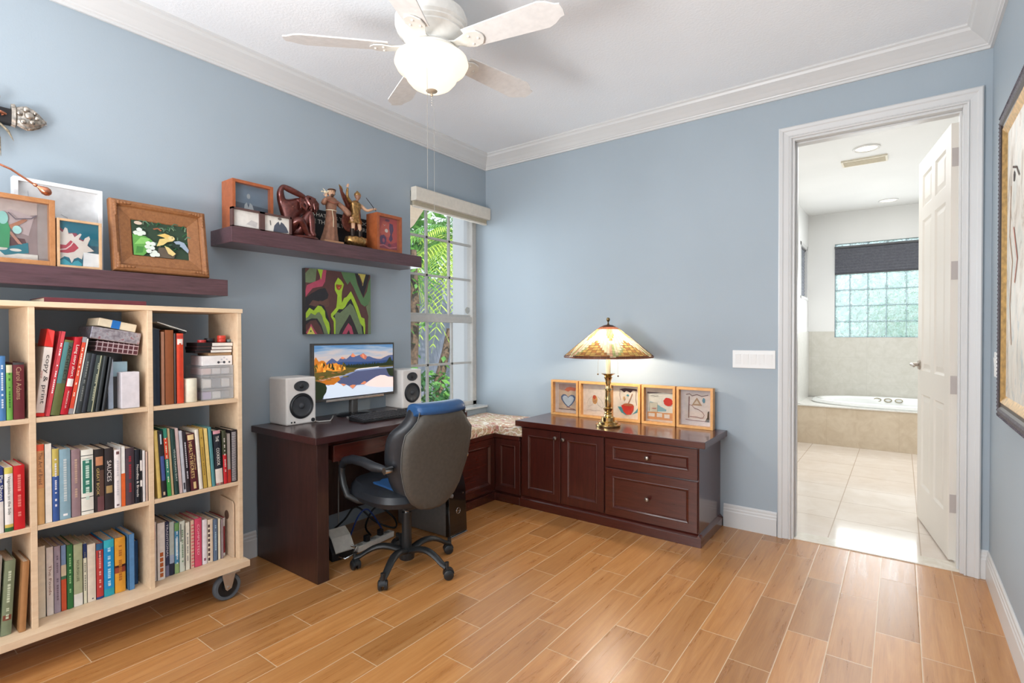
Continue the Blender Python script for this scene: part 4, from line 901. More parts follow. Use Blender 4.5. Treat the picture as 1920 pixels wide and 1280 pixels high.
row('TR', .335, [
 (-2.683, .027, .332, 0, (30, 40, 58), 'dark navy glossy book at the left of the top right compartment', dict(rough=.2)),
 (-2.652, .0145, .321, 0, (172, 122, 96), 'thin pinkish-brown book next to the brown binder', dict(soft=True)),
 (-2.636, .035, .329, 0, (142, 80, 44), 'wide caramel brown binder on the top right shelf', dict()),
 (-2.600, .0085, .314, 0, (64, 48, 44), 'thin dark brown book behind the orange-red spine', dict()),
 (-2.590, .029, .314, 0, (218, 74, 44), 'glossy orange-red book beside the cream pot', dict(rough=.2, bands=[(.93, .97, (190, 60, 50)), (.84, .92, (236, 226, 214), .1, .9)], ticks=(200, 60, 40))),
], 'books in the top right bookcase compartment', BZ['T'])
row('ML', .352, [
 (-3.185, .024, .235, 0, (52, 66, 130), 'navy and white book at the left edge of the middle shelf', dict(bands=[(0, .48, WH)], title=[('Pie Shops', .88, .50, .55, .7)])),
 (-3.159, .0235, .232, 0, (236, 232, 226), 'white spine with green and yellow ends beside a red book', dict(bands=[(.9, 1, (206, 190, 92)), (0, .06, (44, 96, 52)), (.06, .11, (206, 180, 90))], title=[('Vegetables on the Side', .86, .26, .45, .5)], tcol=(50, 50, 50))),
 (-3.135, .032, .233, 0, (196, 26, 34), 'bright red hardback at the right of the middle left column', dict(ticks=(226, 120, 110))),
], 'books in the middle left bookcase compartment', BZ['M'])
row('MM', .354, [
 (-3.0715, .0225, .300, 0, (206, 160, 104), 'tan spine with an orange-red top, first in the middle row', dict(bands=[(.92, 1, (220, 84, 54)), (.45, .92, (198, 140, 92))], title=[('The Art of Bread', .90, .50, .5, .5)], tcol=(90, 56, 44))),
 (-3.0485, .0215, .298, 0, (234, 224, 210), 'plain cream white book second in the middle row', dict(soft=True)),
 (-3.027, .0205, .277, 0, (52, 86, 150), 'blue spine with a mustard yellow top section', dict(bands=[(.62, 1, (196, 176, 92))], ticks=(220, 220, 230))),
 (-3.006, .035, .270, 0, (136, 168, 182), 'thick light steel-blue hardback in the middle row', dict(ticks=(196, 206, 206), bands=[(.05, .08, (236, 236, 236), .3, .7)])),
 (-2.970, .029, .262, 0, (148, 122, 126), 'dusty mauve cloth book beside the green-labelled spine', dict(ticks=(190, 160, 140), rough=.8)),
 (-2.940, .041, .256, 0, (230, 228, 216), 'white spine with a large rounded green label', dict(bands=[(.33, .84, (44, 116, 98), .12, .88), (.905, .915, (60, 70, 66)), (.26, .27, (60, 70, 66)), (.05, .06, (60, 70, 66)), (.86, .865, (60, 70, 66), .1, .9)], title=[('DATING', .60, .58, .42, .5)] and None, ticks=(200, 224, 210))),
 (-2.898, .033, .251, 0, (40, 34, 34), 'black and brown spine with gold lettering', dict(bands=[(.0, .24, (110, 72, 76), .3, 1), (.24, .66, (96, 70, 60), .5, 1), (.74, .88, (196, 134, 96), .15, .9)], title=[('GREAT BOOK', .70, .27, .28, .35)], tcol=(206, 180, 110))),
 (-2.864, .031, .249, 0, (46, 40, 42), 'charcoal spine lettered SAUCES with a round gold picture', dict(title=[('SAUCES', .80, .46, .48, .5)], tcol=(220, 214, 210), bands=[(.27, .39, (168, 140, 92), .15, .85)])),
 (-2.832, .024, .238, 0, (236, 228, 226), 'white spine with a small dark badge near the top', dict(bands=[(.92, .97, (110, 74, 74), .3, .75), (.03, .06, (120, 100, 104), .3, .7)], ticks=(206, 200, 204))),
 (-2.808, .0145, .247, 0, (234, 232, 226), 'narrow white spine with an orange lower half', dict(bands=[(0, .55, (226, 102, 46))], soft=True)),
 (-2.793, .032, .237, 0, (66, 54, 62), 'dark grey-purple spine with maroon lettering', dict(bands=[(.0, .82, (78, 60, 68), 0, .6)], ticks=(150, 40, 52))),
 (-2.760, .018, .226, 0, (22, 28, 40), 'black cookbook with white lettering near the row end', dict(title=[('Noodles & Breads', .72, .12, .45, .55)], tcol=WH)),
 (-2.741, .0075, .223, 0, (50, 52, 56), 'very thin black and white book near the row end', dict(soft=True, bands=[(.3, .42, WH), (.6, .8, WH)])),
 (-2.733, .011, .217, 0, (228, 224, 222), 'thin white book next to last in the middle row', dict(soft=True)),
 (-2.7215, .009, .210, 0, (208, 180, 164), 'thin pinkish beige book at the end of the middle row', dict(soft=True)),
], 'books in the middle row, centre compartment', BZ['M'])
row('MR', .354, [
 (-2.676, .015, .296, -2.85, (214, 186, 106), 'tall plain yellow book at the left of the right-hand middle shelf', dict()),
 (-2.660, .0195, .292, -2.9, (36, 36, 42), 'black spine with a blue diamond shape', dict(bands=[(.25, .62, (70, 88, 150), .2, .95), (.80, .95, (190, 206, 214), .35, .65), (.03, .08, (206, 180, 150), .3, .7)])),
 (-2.638, .0155, .300, -3.2, (52, 132, 112), 'teal green spine with an orange-red block', dict(bands=[(.55, .86, (214, 74, 48)), (0, .25, (60, 150, 74))], ticks=(220, 230, 200), soft=True)),
 (-2.622, .0105, .298, -3.2, (190, 168, 128), 'thin tan book right of the teal green spine', dict(soft=True)),
 (-2.609, .017, .292, -3.5, (34, 66, 62), 'dark forest green spine with pale lettering', dict(title=[('VEGETARIAN DAY', .70, .2, .4, .6)], tcol=(206, 214, 206))),
 (-2.591, .0145, .294, -3.5, (204, 180, 176), 'pale dusty pink book on the right-hand middle shelf', dict(soft=True)),
 (-2.576, .0145, .280, -3.6, (196, 198, 206), 'silvery grey thin book with a small black label', dict(bands=[(.05, .16, (50, 50, 60), .3, .8)], soft=True)),
 (-2.561, .0165, .276, -3.8, (40, 34, 42), 'black spine with small white lettering left of the maroon book', dict(ticks=(206, 200, 206))),
 (-2.543, .0335, .262, -4.0, (86, 32, 42), 'thick maroon spine lettered HEALTH SECRETS', dict(title=[('HEALTH SECRETS', .86, .22, .42, .36), ('of the world', .62, .36, .18, .78)], tcol=(232, 206, 136), bands=[(.89, .98, (232, 206, 150), .1, .9), (.03, .15, (222, 196, 140), .35, .7)])),
 (-2.508, .0165, .276, -4.0, (234, 226, 210), 'cream white book right of the maroon spine', dict()),
 (-2.490, .0175, .278, -4.0, (196, 162, 74), 'mustard yellow book between a cream and a pale yellow one', dict(soft=True, ticks=(150, 116, 50))),
 (-2.471, .0175, .275, -3.9, (232, 204, 128), 'pale yellow book beside a teal one', dict(soft=True)),
 (-2.452, .0155, .279, -3.7, (82, 142, 146), 'teal blue book right of the pale yellow one', dict()),
 (-2.435, .0335, .259, -2.9, (30, 36, 46), 'black over white spine with a pink top', dict(bands=[(0, .30, (228, 218, 208)), (0, .04, (196, 110, 100)), (.94, 1, (212, 150, 160))], title=[('THE', .90, .80, .42, .5), ('COOKBOOK', .68, .36, .42, .5)])),
 (-2.400, .0185, .254, -1.8, (66, 70, 50), 'olive black spine with a red lower half', dict(bands=[(0, .55, (196, 36, 46))], ticks=(220, 210, 200))),
 (-2.381, .0155, .236, -.9, (160, 150, 142), 'grey spine with a red foot', dict(bands=[(0, .27, (186, 54, 42))], soft=True)),
 (-2.3652, .0290, .250, 0, (34, 28, 34), 'black spiral-bound book at the right end of the middle shelf', dict(bands=[(i/40, i/40+.012, (196, 190, 190), .1, .8) for i in range(1, 39)])),
], 'books in the middle row, right compartment', BZ['M'])
row('BM', .285, [
 (-3.070, .0105, .277, 0, (228, 222, 214), 'narrow white spine with a black top, first on the bottom middle shelf', dict(bands=[(.62, .97, (46, 50, 46)), (.28, .32, (80, 60, 60))], soft=True)),
 (-3.058, .0235, .276, 0, (232, 220, 198), 'plain ivory book second on the bottom middle shelf', dict(soft=True)),
 (-3.033, .0215, .265, 0, (230, 220, 212), 'white book with brown lettering, bottom middle shelf', dict(title=[('The Foods', .74, .3, .4, .5)], tcol=(140, 100, 90))),
 (-3.0105, .0205, .262, 0, (164, 150, 164), 'lilac grey book on the bottom shelf', dict(ticks=(120, 104, 120))),
 (-2.989, .0165, .259, 0, (120, 144, 180), 'spine banded blue, beige, green and orange-red', dict(bands=[(0, .48, (204, 84, 52)), (.48, .53, (70, 120, 90)), (.53, .70, (206, 188, 158))], soft=True)),
 (-2.971, .0195, .255, 0, (46, 112, 62), 'grass green hardback on the bottom middle shelf', dict(ticks=(150, 200, 140))),
 (-2.950, .0295, .250, 0, (172, 178, 142), 'wide sage green spine with a white foot', dict(bands=[(0, .2, (232, 228, 220))], title=[('NOURISH LIFE', .74, .40, .3, .45)], tcol=(70, 80, 60))),
 (-2.9195, .0125, .244, 0, (226, 222, 196), 'thin cream spine with a navy top', dict(bands=[(.76, 1, (34, 52, 100))], soft=True, ticks=(120, 120, 110))),
 (-2.906, .0285, .236, 0, (228, 216, 198), 'smooth pale cream book left of a red one', dict(bands=[(.04, .06, (90, 90, 100), .5, .7)])),
 (-2.8765, .0245, .230, 0, (190, 60, 58), 'red spine with blue ends and a dark ornament', dict(bands=[(.88, 1, (40, 96, 136)), (0, .04, (46, 70, 130)), (.74, .86, (90, 30, 50), .25, .75)], ticks=(232, 170, 160))),
 (-2.851, .0365, .235, 0, (22, 146, 206), 'wide bright sky-blue book on the bottom shelf', dict(bands=[(.86, 1, (52, 178, 196)), (0, .13, (40, 160, 178)), (.18, .22, WH, .4, .65)], title=[('Zen and Yoga', .76, .36, .3, .55)] and None, ticks=(170, 220, 240))),
 (-2.8135, .0395, .232, 0, (226, 158, 52), 'wide amber yellow book with a dark red picture band', dict(bands=[(.36, .50, (150, 66, 46)), (.46, .50, (60, 34, 34))], ticks=(180, 110, 40))),
 (-2.768, .0215, .238, 0, (84, 134, 182), 'mid blue book standing free at the right of the bottom shelf', dict(x=.30, soft=True)),
 (-2.7415, .022, .190, 0, (26, 70, 116), 'dark blue book set back in the bottom shelf corner', dict(x=.255)),
], 'books on the bottom shelf, centre compartment', BZ['B'])
row('BL', .35, [
 (-3.205, .028, .290, 3, (168, 160, 150), 'grey leaning book at the left edge of the bottom shelf', dict(x=.33)),
 (-3.172, .030, .268, 3.2, (122, 132, 104), 'leaning grey-green hardback with a small picture near its foot', dict(x=.335, bands=[(.2, .27, (120, 66, 50), .1, .9)], ticks=(196, 204, 176))),
 (-3.126, .020, .255, 2.9, (168, 120, 76), 'light brown book beside the upright on the bottom left shelf', dict(x=.352)),
], 'books on the bottom shelf, left compartment', BZ['B'])
row('BR', .285, [
 (-2.684, .0095, .280, 0, (222, 74, 98), 'thin coral pink spine, first on the bottom right shelf', dict(x=.30, soft=True)),
 (-2.6735, .0115, .263, 0, (236, 224, 216), 'narrow white spine with red specks at the top', dict(x=.295, soft=True, bands=[(.7, .95, (216, 130, 120), .2, .5)])),
 (-2.661, .0310, .254, 0, (238, 232, 226), 'wide white spine with a ladder of orange squares', dict(x=.30, bands=[(.05+.09*i, .12+.09*i, (190, 100, 48), .3, .75) for i in range(5)])),
 (-2.629, .0200, .248, 0, (44, 52, 84), 'navy spine with white capitals', dict(title=[('SAUCES & BEANS', .96, .35, .45, .6)] and [('TRADITIONAL', .96, .35, .42, .6)], tcol=(222, 222, 230), bands=[(0, .2, (120, 120, 150), .2, 1)])),
 (-2.608, .0200, .242, 0, (186, 196, 190), 'pale grey-green spine with a navy foot', dict(bands=[(0, .22, (30, 38, 62)), (.22, .38, (166, 178, 200))])),
 (-2.587, .0195, .232, 0, (70, 140, 178), 'blue and green patterned spine', dict(bands=[(.84, 1, (110, 160, 96)), (.0, .2, (150, 180, 120)), (.35, .7, (206, 224, 232), .2, .7)], ticks=(236, 242, 244))),
 (-2.5665, .0235, .233, 0, (214, 220, 206), 'white-green spine with black squiggle lettering', dict(bands=[(.6, .95, (60, 60, 56), .15, .3), (.1, .9, (70, 70, 66), .86, .94)], ticks=(120, 150, 120))),
 (-2.542, .0195, .220, 0, (232, 226, 208), 'cream spine with a grey line of text', dict(ticks=(150, 146, 140), soft=True)),
 (-2.5215, .0175, .224, 0, (222, 184, 160), 'peach spine with pink diagonal stripes', dict(bands=[(.04+.07*i, .07+.07*i, (224, 110, 120), .3, 1) for i in range(13)], soft=True)),
 (-2.503, .0325, .226, 0, (216, 76, 108), 'wide hot pink book on the bottom right shelf', dict(title=[('COMPLETED', .88, .24, .3, .5)], tcol=(246, 190, 200))),
 (-2.4695, .0225, .212, 0, (236, 228, 232), 'white book right of the hot pink one', dict(bands=[(.08, .14, (140, 90, 110), .3, .7)])),
 (-2.446, .0250, .206, 0, (226, 208, 186), 'cream spine with a black lace pattern', dict(bands=[(.05+.11*i, .12+.11*i, (60, 34, 40), .1, .42) for i in range(8)])),
 (-2.420, .0205, .200, 0, (92, 112, 138), 'slate blue book right of the lace-patterned spine', dict(ticks=(160, 190, 206))),
 (-2.3985, .0125, .198, 0, (228, 220, 198), 'thin cream book right of a slate blue one', dict(soft=True)),
 (-2.385, .0125, .192, 0, (150, 136, 140), 'thin mauve-grey book left of the dark red spine', dict(soft=True)),
 (-2.3715, .0185, .188, 0, (160, 62, 68), 'white and dark red spine next to the pale bookend', dict(x=.26, bands=[(.78, 1, (232, 228, 226)), (0, .08, (232, 228, 226))])),
], 'books on the bottom shelf, right compartment', BZ['B'])
# pale plywood bookend plate against the right upright, bottom shelf
o = B(); o.prism([(.0, 0, .0), (.135, 0, 0), (.135, 0, .26), (.12, 0, .275), (.0, 0, .285)], (0, .006, 0), mat('pale_plywood', (212, 186, 158), .6)); 
o.lathe([(.022, -.0008), (.022, .0008)], mat('dark_hole', (96, 70, 56), .8), (.07, -.0006, .20), 24, 'Y')
tag(o.done('bookend', loc=(.19, -2.3440, .1652), bevel=.001), 'pale plywood bookend plate at the right end of the bottom shelf', 'bookend')
# ---- other things in the bookcase
Z0 = BZ['T']
M_BAG = mat('white_wrapping_paper', (232, 222, 212), .6, var=.03, bump=.1, bs=40); M_RED = mat('red_wrapping', (216, 40, 30), .35, bump=.1, bs=60)
t = thing('paper_ream', 'opened ream of copy and print paper with a torn red top', 'paper ream', (.34, -3.0452, Z0+.001), rot=(-math.radians(6.5), 0, 0))
b = B(); b.box((-.21, -.0265, .012), (.0, .0, .262), M_BAG); b.box((-.21, -.0255, .262), (-.012, -.001, .275), PAPER); b.done('wrapper', t, bevel=.003)
b = B(); b.box((-.211, -.027, .0), (.001, .0003, .012), M_RED); b.done('red_end', t)
b = B(); b.prism([(.0015, -.027, .264), (.0015, -.0005, .262), (-.002, -.001, .325), (-.012, -.022, .332)], (-.10, 0, 0), M_RED); b.done('red_flap', t, bevel=.002)
b = B(); m = cm((60, 56, 54), 'lettering', .5); text(b, 'copy & print', m, (.001, -.021, .232), (0, 0, -1), (0, 1, 0), height=.016, length=.185); text(b, 'paper', cm((180, 70, 60), 'lettering', .5), (.001, -.0275, .17), (0, 0, -1), (0, 1, 0), height=.006, length=.028); b.done('print', t, recalc=False)
t = thing('binder', 'pale blue-white plastic binder right of the leaning black books', 'binder', (.31, -2.8385, Z0+.001))
b = B(); b.box((-.2, .002, 0), (0, .020, .208), mat('pale_blue_plastic', (190, 204, 222), .4)); b.done('cover', t, bevel=.002)
tag(B().box((-.12, .0, 0), (0, .055, .062), mat('light_blue_card', (168, 196, 208), .7)).done('card_box', loc=(.285, -2.816, Z0+.133), bevel=.001), 'small light blue box resting on the grey carton behind the white carton', 'box')
tag(B().box((-.16, .0, 0), (0, .072, .131), mat('grey_card', (92, 90, 90), .6)).done('carton', loc=(.285, -2.8175, Z0+.001), bevel=.002), 'dark grey carton half hidden behind the white carton', 'box')
tag(B().box((-.05, .0, 0), (0, .066, .152), mat('lilac_white_card', (218, 212, 216), .7)).done('carton', loc=(.345, -2.802, Z0+.001), bevel=.003), 'plain white carton at the right of the top middle shelf', 'box')
def slanted(nm, lab, cat, c, size, ang, m, extra=None):
    t = thing(nm, lab, cat, c, rot=(-math.radians(ang), 0, 0)); b = B(); b.box((-size[0], -size[1]/2, 0), (0, size[1]/2, size[2]), m); b.done('case', t, bevel=.003)
    if extra: extra(t)
    return t
n = NT('plaid_tin_print'); v = n.coord(); s3 = n.n('ShaderNodeSeparateXYZ'); n.l(v, s3.inputs[0]); fy = n.math('FRACT', n.math('MULTIPLY', s3.outputs[1], 55)); fz = n.math('FRACT', n.math('MULTIPLY', s3.outputs[2], 55))
n.P(Base_Color=n.mix(n.math('MAXIMUM', n.math('LESS_THAN', fy, .2), n.math('LESS_THAN', fz, .2)), rgb((92, 52, 58)), rgb((196, 172, 176))), Roughness=.2, Metallic=.3); M_PLAID = n.m
n = NT('silver_sequin_tin'); v = n.coord(); n.P(Base_Color=n.ramp(n.noise(v, 60, 3), [(.35, (150, 140, 150)), (.6, (196, 192, 200)), (.7, (176, 120, 130))]), Roughness=.25, Metallic=.7); M_SIL = n.m
slanted('tin_box', 'maroon plaid tin tilted on top of the black books', 'tin', (.31, -2.806, Z0+.232), (.16, .152, .044), 9, M_PLAID)
slanted('tin_box', 'silvery speckled tin tilted between the plaid tin and the cream box', 'tin', (.315, -2.812, Z0+.280), (.17, .174, .050), 10, M_SIL)
def bl(t):
    B().box((-.0, -.022, .0), (.001, .008, .0335), cm((32, 112, 190), 'label')).done('blue_label', t)
slanted('keepsake_box', 'cream box with a blue square label on top of the tilted pile', 'box', (.31, -2.804, Z0+.333), (.15, .134, .033), 12.5, mat('cream_card', (226, 212, 184), .6), bl)
# top right compartment
t = thing('papers', 'grey-white folder lying slanted across the book tops', 'folder', (.33, -2.604, Z0+.342), rot=(-math.radians(19), 0, 0))
B().box((-.2, -.062, 0), (0, .060, .004), mat('grey_white_card', (196, 194, 186), .7)).done('sheets', t); B().box((-.2, .030, -.009), (-.002, .060, -.0005), DKPL).done('dark_edge', t)
t = thing('dark_disc', 'dark oval disc standing behind the cream pot', 'oval_piece', (.20, -2.541, Z0+.001))  # unidentified dark disc on a thin stick
b = B(); b.tube([(.0, .0, 0), (0, 0, .13)], .007, DKPL, 8); b.ell((0, 0, .19), (.045, .008, .062), mat('dark_glass_disc', (40, 44, 50), .15, var=0), 24, 12); b.done('disc_on_stick', t)
b = B(); b.lathe([(.0, .0), (.0255, 0), (.027, .004), (.027, .104), (.025, .107), (.023, .104), (.022, .01), (0, .01)], mat('cream_glazed_ceramic', (226, 218, 196), .35), seg=32, cap=False)
tag(b.done('ceramic_pot', loc=(.315, -2.5275, Z0+.001)), 'plain cream cylindrical pot between orange-red book and clear drawers', 'pot')
n = NT('clear_storage_plastic'); n.P(Base_Color=rgb((226, 226, 226)), Roughness=.12, IOR=1.25); n.b.inputs['Transmission Weight'].default_value = .0
tb = n.n('ShaderNodeBsdfTransparent'); mx = n.n('ShaderNodeMixShader'); mx.inputs[0].default_value = .28; n.l(tb.outputs[0], mx.inputs[1]); n.l(n.b.outputs[0], mx.inputs[2]); n.l(mx.outputs[0], n.t.nodes['Material Output'].inputs[0]); M_CLR = n.m
t = thing('storage_box', 'clear plastic storage box of three stacked tiers at the right of the top shelf', 'storage box', (.325, -2.410, Z0+.001))
zz = 0; 
for k, hh in enumerate((.052, .062, .045)):
    b = B(); w0 = .072; x0_ = -.17; th = .002
    b.box((x0_, -w0, zz), (0, w0, zz+th), M_CLR); b.box((-th, -w0, zz), (0, w0, zz+hh), M_CLR); b.box((x0_, -w0, zz), (x0_+th, w0, zz+hh), M_CLR); b.box((x0_, -w0, zz), (0, -w0+th, zz+hh), M_CLR); b.box((x0_, w0-th, zz), (0, w0, zz+hh), M_CLR)
    b.box((-.002, -w0-.001, zz+hh-.006), (.003, w0+.001, zz+hh-.001), M_CLR); tier = b.done('tier', t)
    rr = random.Random(k)
    cols_ = [[(170, 140, 190), (226, 222, 216), (120, 122, 126)], [(236, 230, 222), (70, 78, 92), (206, 204, 204)], [(226, 190, 184), (214, 206, 206), (190, 190, 196)]][k]
    for q in range(3):
        b = B(); yy = -.066+.044*q; b.box((-.14, yy, zz+.004), (-.006-.004*q, yy+.040, zz+hh*.72), cm(cols_[q], 'craft_bits')); b.done('contents', tier, bevel=.004)
    zz += hh+.001
ZB = Z0+.163
t = thing('gift_box', 'white carton with a small dark dumbbell-shaped mark above the clear drawers', 'box', (.32, -2.408, ZB))
b = B(); b.box((-.12, -.070, 0), (0, .068, .046), mat('glossy_white_card', (236, 232, 230), .3)); b.done('carton', t, bevel=.001)
b = B(); g_ = cm((70, 72, 78), 'lettering'); c1 = cm((196, 198, 204), 'lettering')
for yy, rr_ in ((.004, .006), (.030, .006), (.054, .0045)): b.poly([(.0006, yy+rr_*math.cos(a*PI/8), .014+rr_*math.sin(a*PI/8)) for a in range(16)], g_)
b.poly([(.0006, .004, .013), (.0006, .030, .013), (.0006, .030, .015), (.0006, .004, .015)], g_)
for yy, zz_ in ((.030, .036), (.018, .027), (.042, .027)): b.poly([(.0006, yy+.004*math.cos(a*PI/6), zz_+.004*math.sin(a*PI/6)) for a in range(12)], c1)
b.done('print', t, recalc=False)
ZB += .047
t = B(); t.box((-.12, -.055, 0), (0, .048, .013), mat('tan_leather', (166, 132, 96), .6)); tag(t.done('notebook', loc=(.315, -2.39, ZB), bevel=.001), 'tan notebook at the bottom of the notebook pile', 'notebook')
ZB += .0135
for k, (hh, lab) in enumerate(((.014, 'lowest of three black notebooks with white page edges'), (.015, 'middle one of three black notebooks with white page edges'), (.018, 'topmost of three black notebooks with white page edges'))):
    t = thing('notebook', lab+', on the top right shelf', 'notebook', (.32, -2.392+.003*k, ZB), math.radians((-2, 2, 0)[k]), 'black notebooks above the white carton')
    B().box((-.115, -.112, 0), (-.0, .0, .0012), mat('maroon_cover', (88, 46, 46), .5)).done('cover', t); B().box((-.115, -.112, hh-.0014), (.0, .051, hh), mat('maroon_cover', (88, 46, 46), .5)).done('cover', t)
    B().box((-.113, -.045, .0013), (-.001, .049, hh-.0015), mat('white_page_edges', (232, 226, 216), .8)).done('pages', t); B().box((-.115, -.112, .0013), (-.001, -.046, hh-.0015), DKPL).done('black_case', t)
    ZB += hh+.0006
def roll(lab, x, y, z, r, h, c, grp=None):
    b = B(); b.lathe([(r*.45, 0), (r*.95, 0), (r, .002), (r, h-.002), (r*.95, h), (r*.45, h), (r*.45, 0)], mat('tape_%d_%d_%d' % c, c, .35), seg=28, cap=False); tag(b.done('tape_roll', loc=(x, y, z)), lab, 'tape roll', grp)
roll('lower of two stacked red tape rolls on the notebook pile', .285, -2.374, ZB+.0002, .019, .016, (206, 62, 46)); roll('upper of two stacked red tape rolls on the notebook pile', .285, -2.374, ZB+.0168, .019, .016, (214, 70, 52))
roll('grey-green tape roll at the right of the notebook pile', .285, -2.3395, ZB+.0002, .0135, .014, (112, 126, 122)); roll('black tape roll between the red rolls', .27, -2.422, ZB+.0002, .022, .020, (34, 34, 38)); roll('dull red tape roll at the left end of the notebook pile', .30, -2.470, ZB+.0002, .018, .012, (176, 54, 52))
# flat burgundy book on top of the bookcase
t = thing('book', 'flat burgundy book lying on top of the bookcase under the shelf', 'book', (.18, -2.86, 1.3805))
b = B(); b.box((-.11, -.17, 0), (.11, .17, .002), cm((112, 50, 58), 'book_cover')); b.box((-.11, -.17, .019), (.11, .17, .021), cm((112, 50, 58), 'book_cover')); b.box((.106, -.17, .002), (.11, .17, .019), cm((112, 50, 58), 'book_cover')); b.done('cover', t)
B().box((-.106, -.166, .0021), (.106, .166, .0189), PAPER).done('pages', t)
# ================================================================== PICTURE FRAMES
def shadowbox(nm, lab, cat, o, r, u, w, h, dp, fw, m, mount=None, art_fn=None, rec=None, group=None, inset=0, glass=True, mat_c=(232, 224, 214), border=None):
    """o: lower-left front corner; r,u: in-plane axes; n = r x u is the front normal. Frame bars, backing, artwork, glass."""
    r = Vector(r); u = Vector(u); n = r.cross(u); o = Vector(o)
    t = thing(nm, lab, cat, o+r*w/2-n*dp/2, group=group); q = lambda x, y, z: r*(x-w/2)+u*y+n*(z+dp/2)
    def bar(b, x0, x1, y0, y1, z0, z1, mm):
        vs = [q(x, y, z) for x in (x0, x1) for y in (y0, y1) for z in (z0, z1)]; v = [b.V(p) for p in vs]
        for f in ((0, 1, 3, 2), (4, 6, 7, 5), (0, 4, 5, 1), (2, 3, 7, 6), (0, 2, 6, 4), (1, 5, 7, 3)): b.face([v[i] for i in f], mm)
    b = B()
    bar(b, 0, fw, 0, h, -dp, 0, m); bar(b, w-fw, w, 0, h, -dp, 0, m); bar(b, fw, w-fw, 0, fw, -dp, 0, m); bar(b, fw, w-fw, h-fw, h, -dp, 0, m); b.done('frame', t, bevel=.001)
    rec = dp-.008 if rec is None else rec
    b = B(); bar(b, fw, w-fw, fw, h-fw, -rec-.004, -rec, cm(mat_c, 'mount_board', .8)); b.done('backing', t)
    if art_fn:
        b = B(); iw, ih = w-2*fw, h-2*fw; bx = border or (0, 0, 1, 1)
        art(b, q(fw+iw*bx[0], fw+ih*bx[1], -rec), r, u, iw*(bx[2]-bx[0]), ih*(bx[3]-bx[1]), art_fn, .0004); b.done('artwork', t, recalc=False)
    if glass:
        b = B(); bar(b, fw, w-fw, fw, h-fw, -.006, -.004, M_GLASS); b.done('glass', t)
    return t
c_ = lambda *c: cm(c, 'ink', .7)
INK = c_(60, 50, 50); RED = c_(206, 56, 40); TEAL = c_(80, 150, 160); BR = c_(150, 100, 80)
heart = [(.5, .08), (.28, .30), (.14, .52), (.12, .68), (.22, .80), (.36, .80), (.46, .72), (.5, .66), (.54, .72), (.66, .80), (.80, .78), (.88, .66), (.84, .5), (.70, .28)]
hs = lambda k, dy: [(.5+(x-.5)*k, .46+dy+(y-.46)*k) for x, y in heart]
A1 = [(c_(214, 186, 158), FULL), (c_(180, 150, 140), [(0, .78), (.3, .74), (.7, .8), (1, .74), (1, 1), (0, 1)]), (c_(206, 110, 80), [(.3, .76), (.5, .70), (.62, .76), (.86, .74), (.9, .86), (.6, .9), (.42, .86)]), (c_(92, 112, 142), [(x, y*.72) for x, y in hs(1.0, .02)]), (c_(196, 206, 214), [(x, y*.72) for x, y in hs(.80, .02)]), (c_(160, 90, 76), line([(.42, .08), (.5, .12), (.62, .06), (.85, .03)], .012)), (c_(120, 90, 90), [(.0, .0), (1, 0), (1, .02), (0, .03)]), (c_(120, 112, 116), [(.93, 0), (1, 0), (1, 1), (.95, 1)])]
A2 = [(c_(196, 176, 150), line([(.36, .60), (.2, .48), (.14, .34), (.22, .26), (.36, .32), (.42, .44)], .006)), (c_(150, 150, 140), line([(.6, .60), (.76, .48), (.84, .32), (.78, .24), (.62, .32), (.56, .44)], .006)), (c_(214, 160, 96), blob(.48, .50, .11, .15)), (c_(196, 84, 50), blob(.46, .58, .07, .07)), (BR, line([(.40, .48), (.56, .48)], .008)), (BR, line([(.40, .43), (.56, .43)], .008)), (c_(190, 170, 160), line([(.15, .14), (.3, .16), (.45, .13), (.6, .16), (.8, .13)], .006)), (c_(206, 190, 176), line([(.2, .80), (.26, .86), (.22, .76)], .008)), (c_(206, 190, 176), line([(.7, .78), (.78, .8), (.74, .74)], .008))]
A3 = [(c_(88, 60, 60), [(.22, .90), (.45, .94), (.9, .93), (.92, .86), (.75, .88), (.66, .80), (.5, .86), (.42, .80), (.3, .87)]), (c_(110, 80, 78), line([(.25, .88), (.24, .7), (.28, .55)], .008)), (c_(110, 80, 78), line([(.88, .88), (.86, .6), (.90, .42)], .008)), (TEAL, [(.16, .34), (.3, .16), (.5, .08), (.44, .2), (.3, .34)]), (TEAL, [(.72, .12), (.92, .2), (.98, .38), (.84, .22)]), (RED, [(.30, .38), (.40, .18), (.52, .10), (.68, .12), (.78, .26), (.80, .40), (.6, .42), (.42, .44)]), (c_(180, 100, 60), blob(.58, .42, .20, .045)), (c_(170, 120, 90), line([(.56, .42), (.66, .62), (.74, .78)], .014)), (TEAL, blob(.56, .72, .05, .03)), (c_(214, 170, 120), blob(.42, .62, .04, .06))]
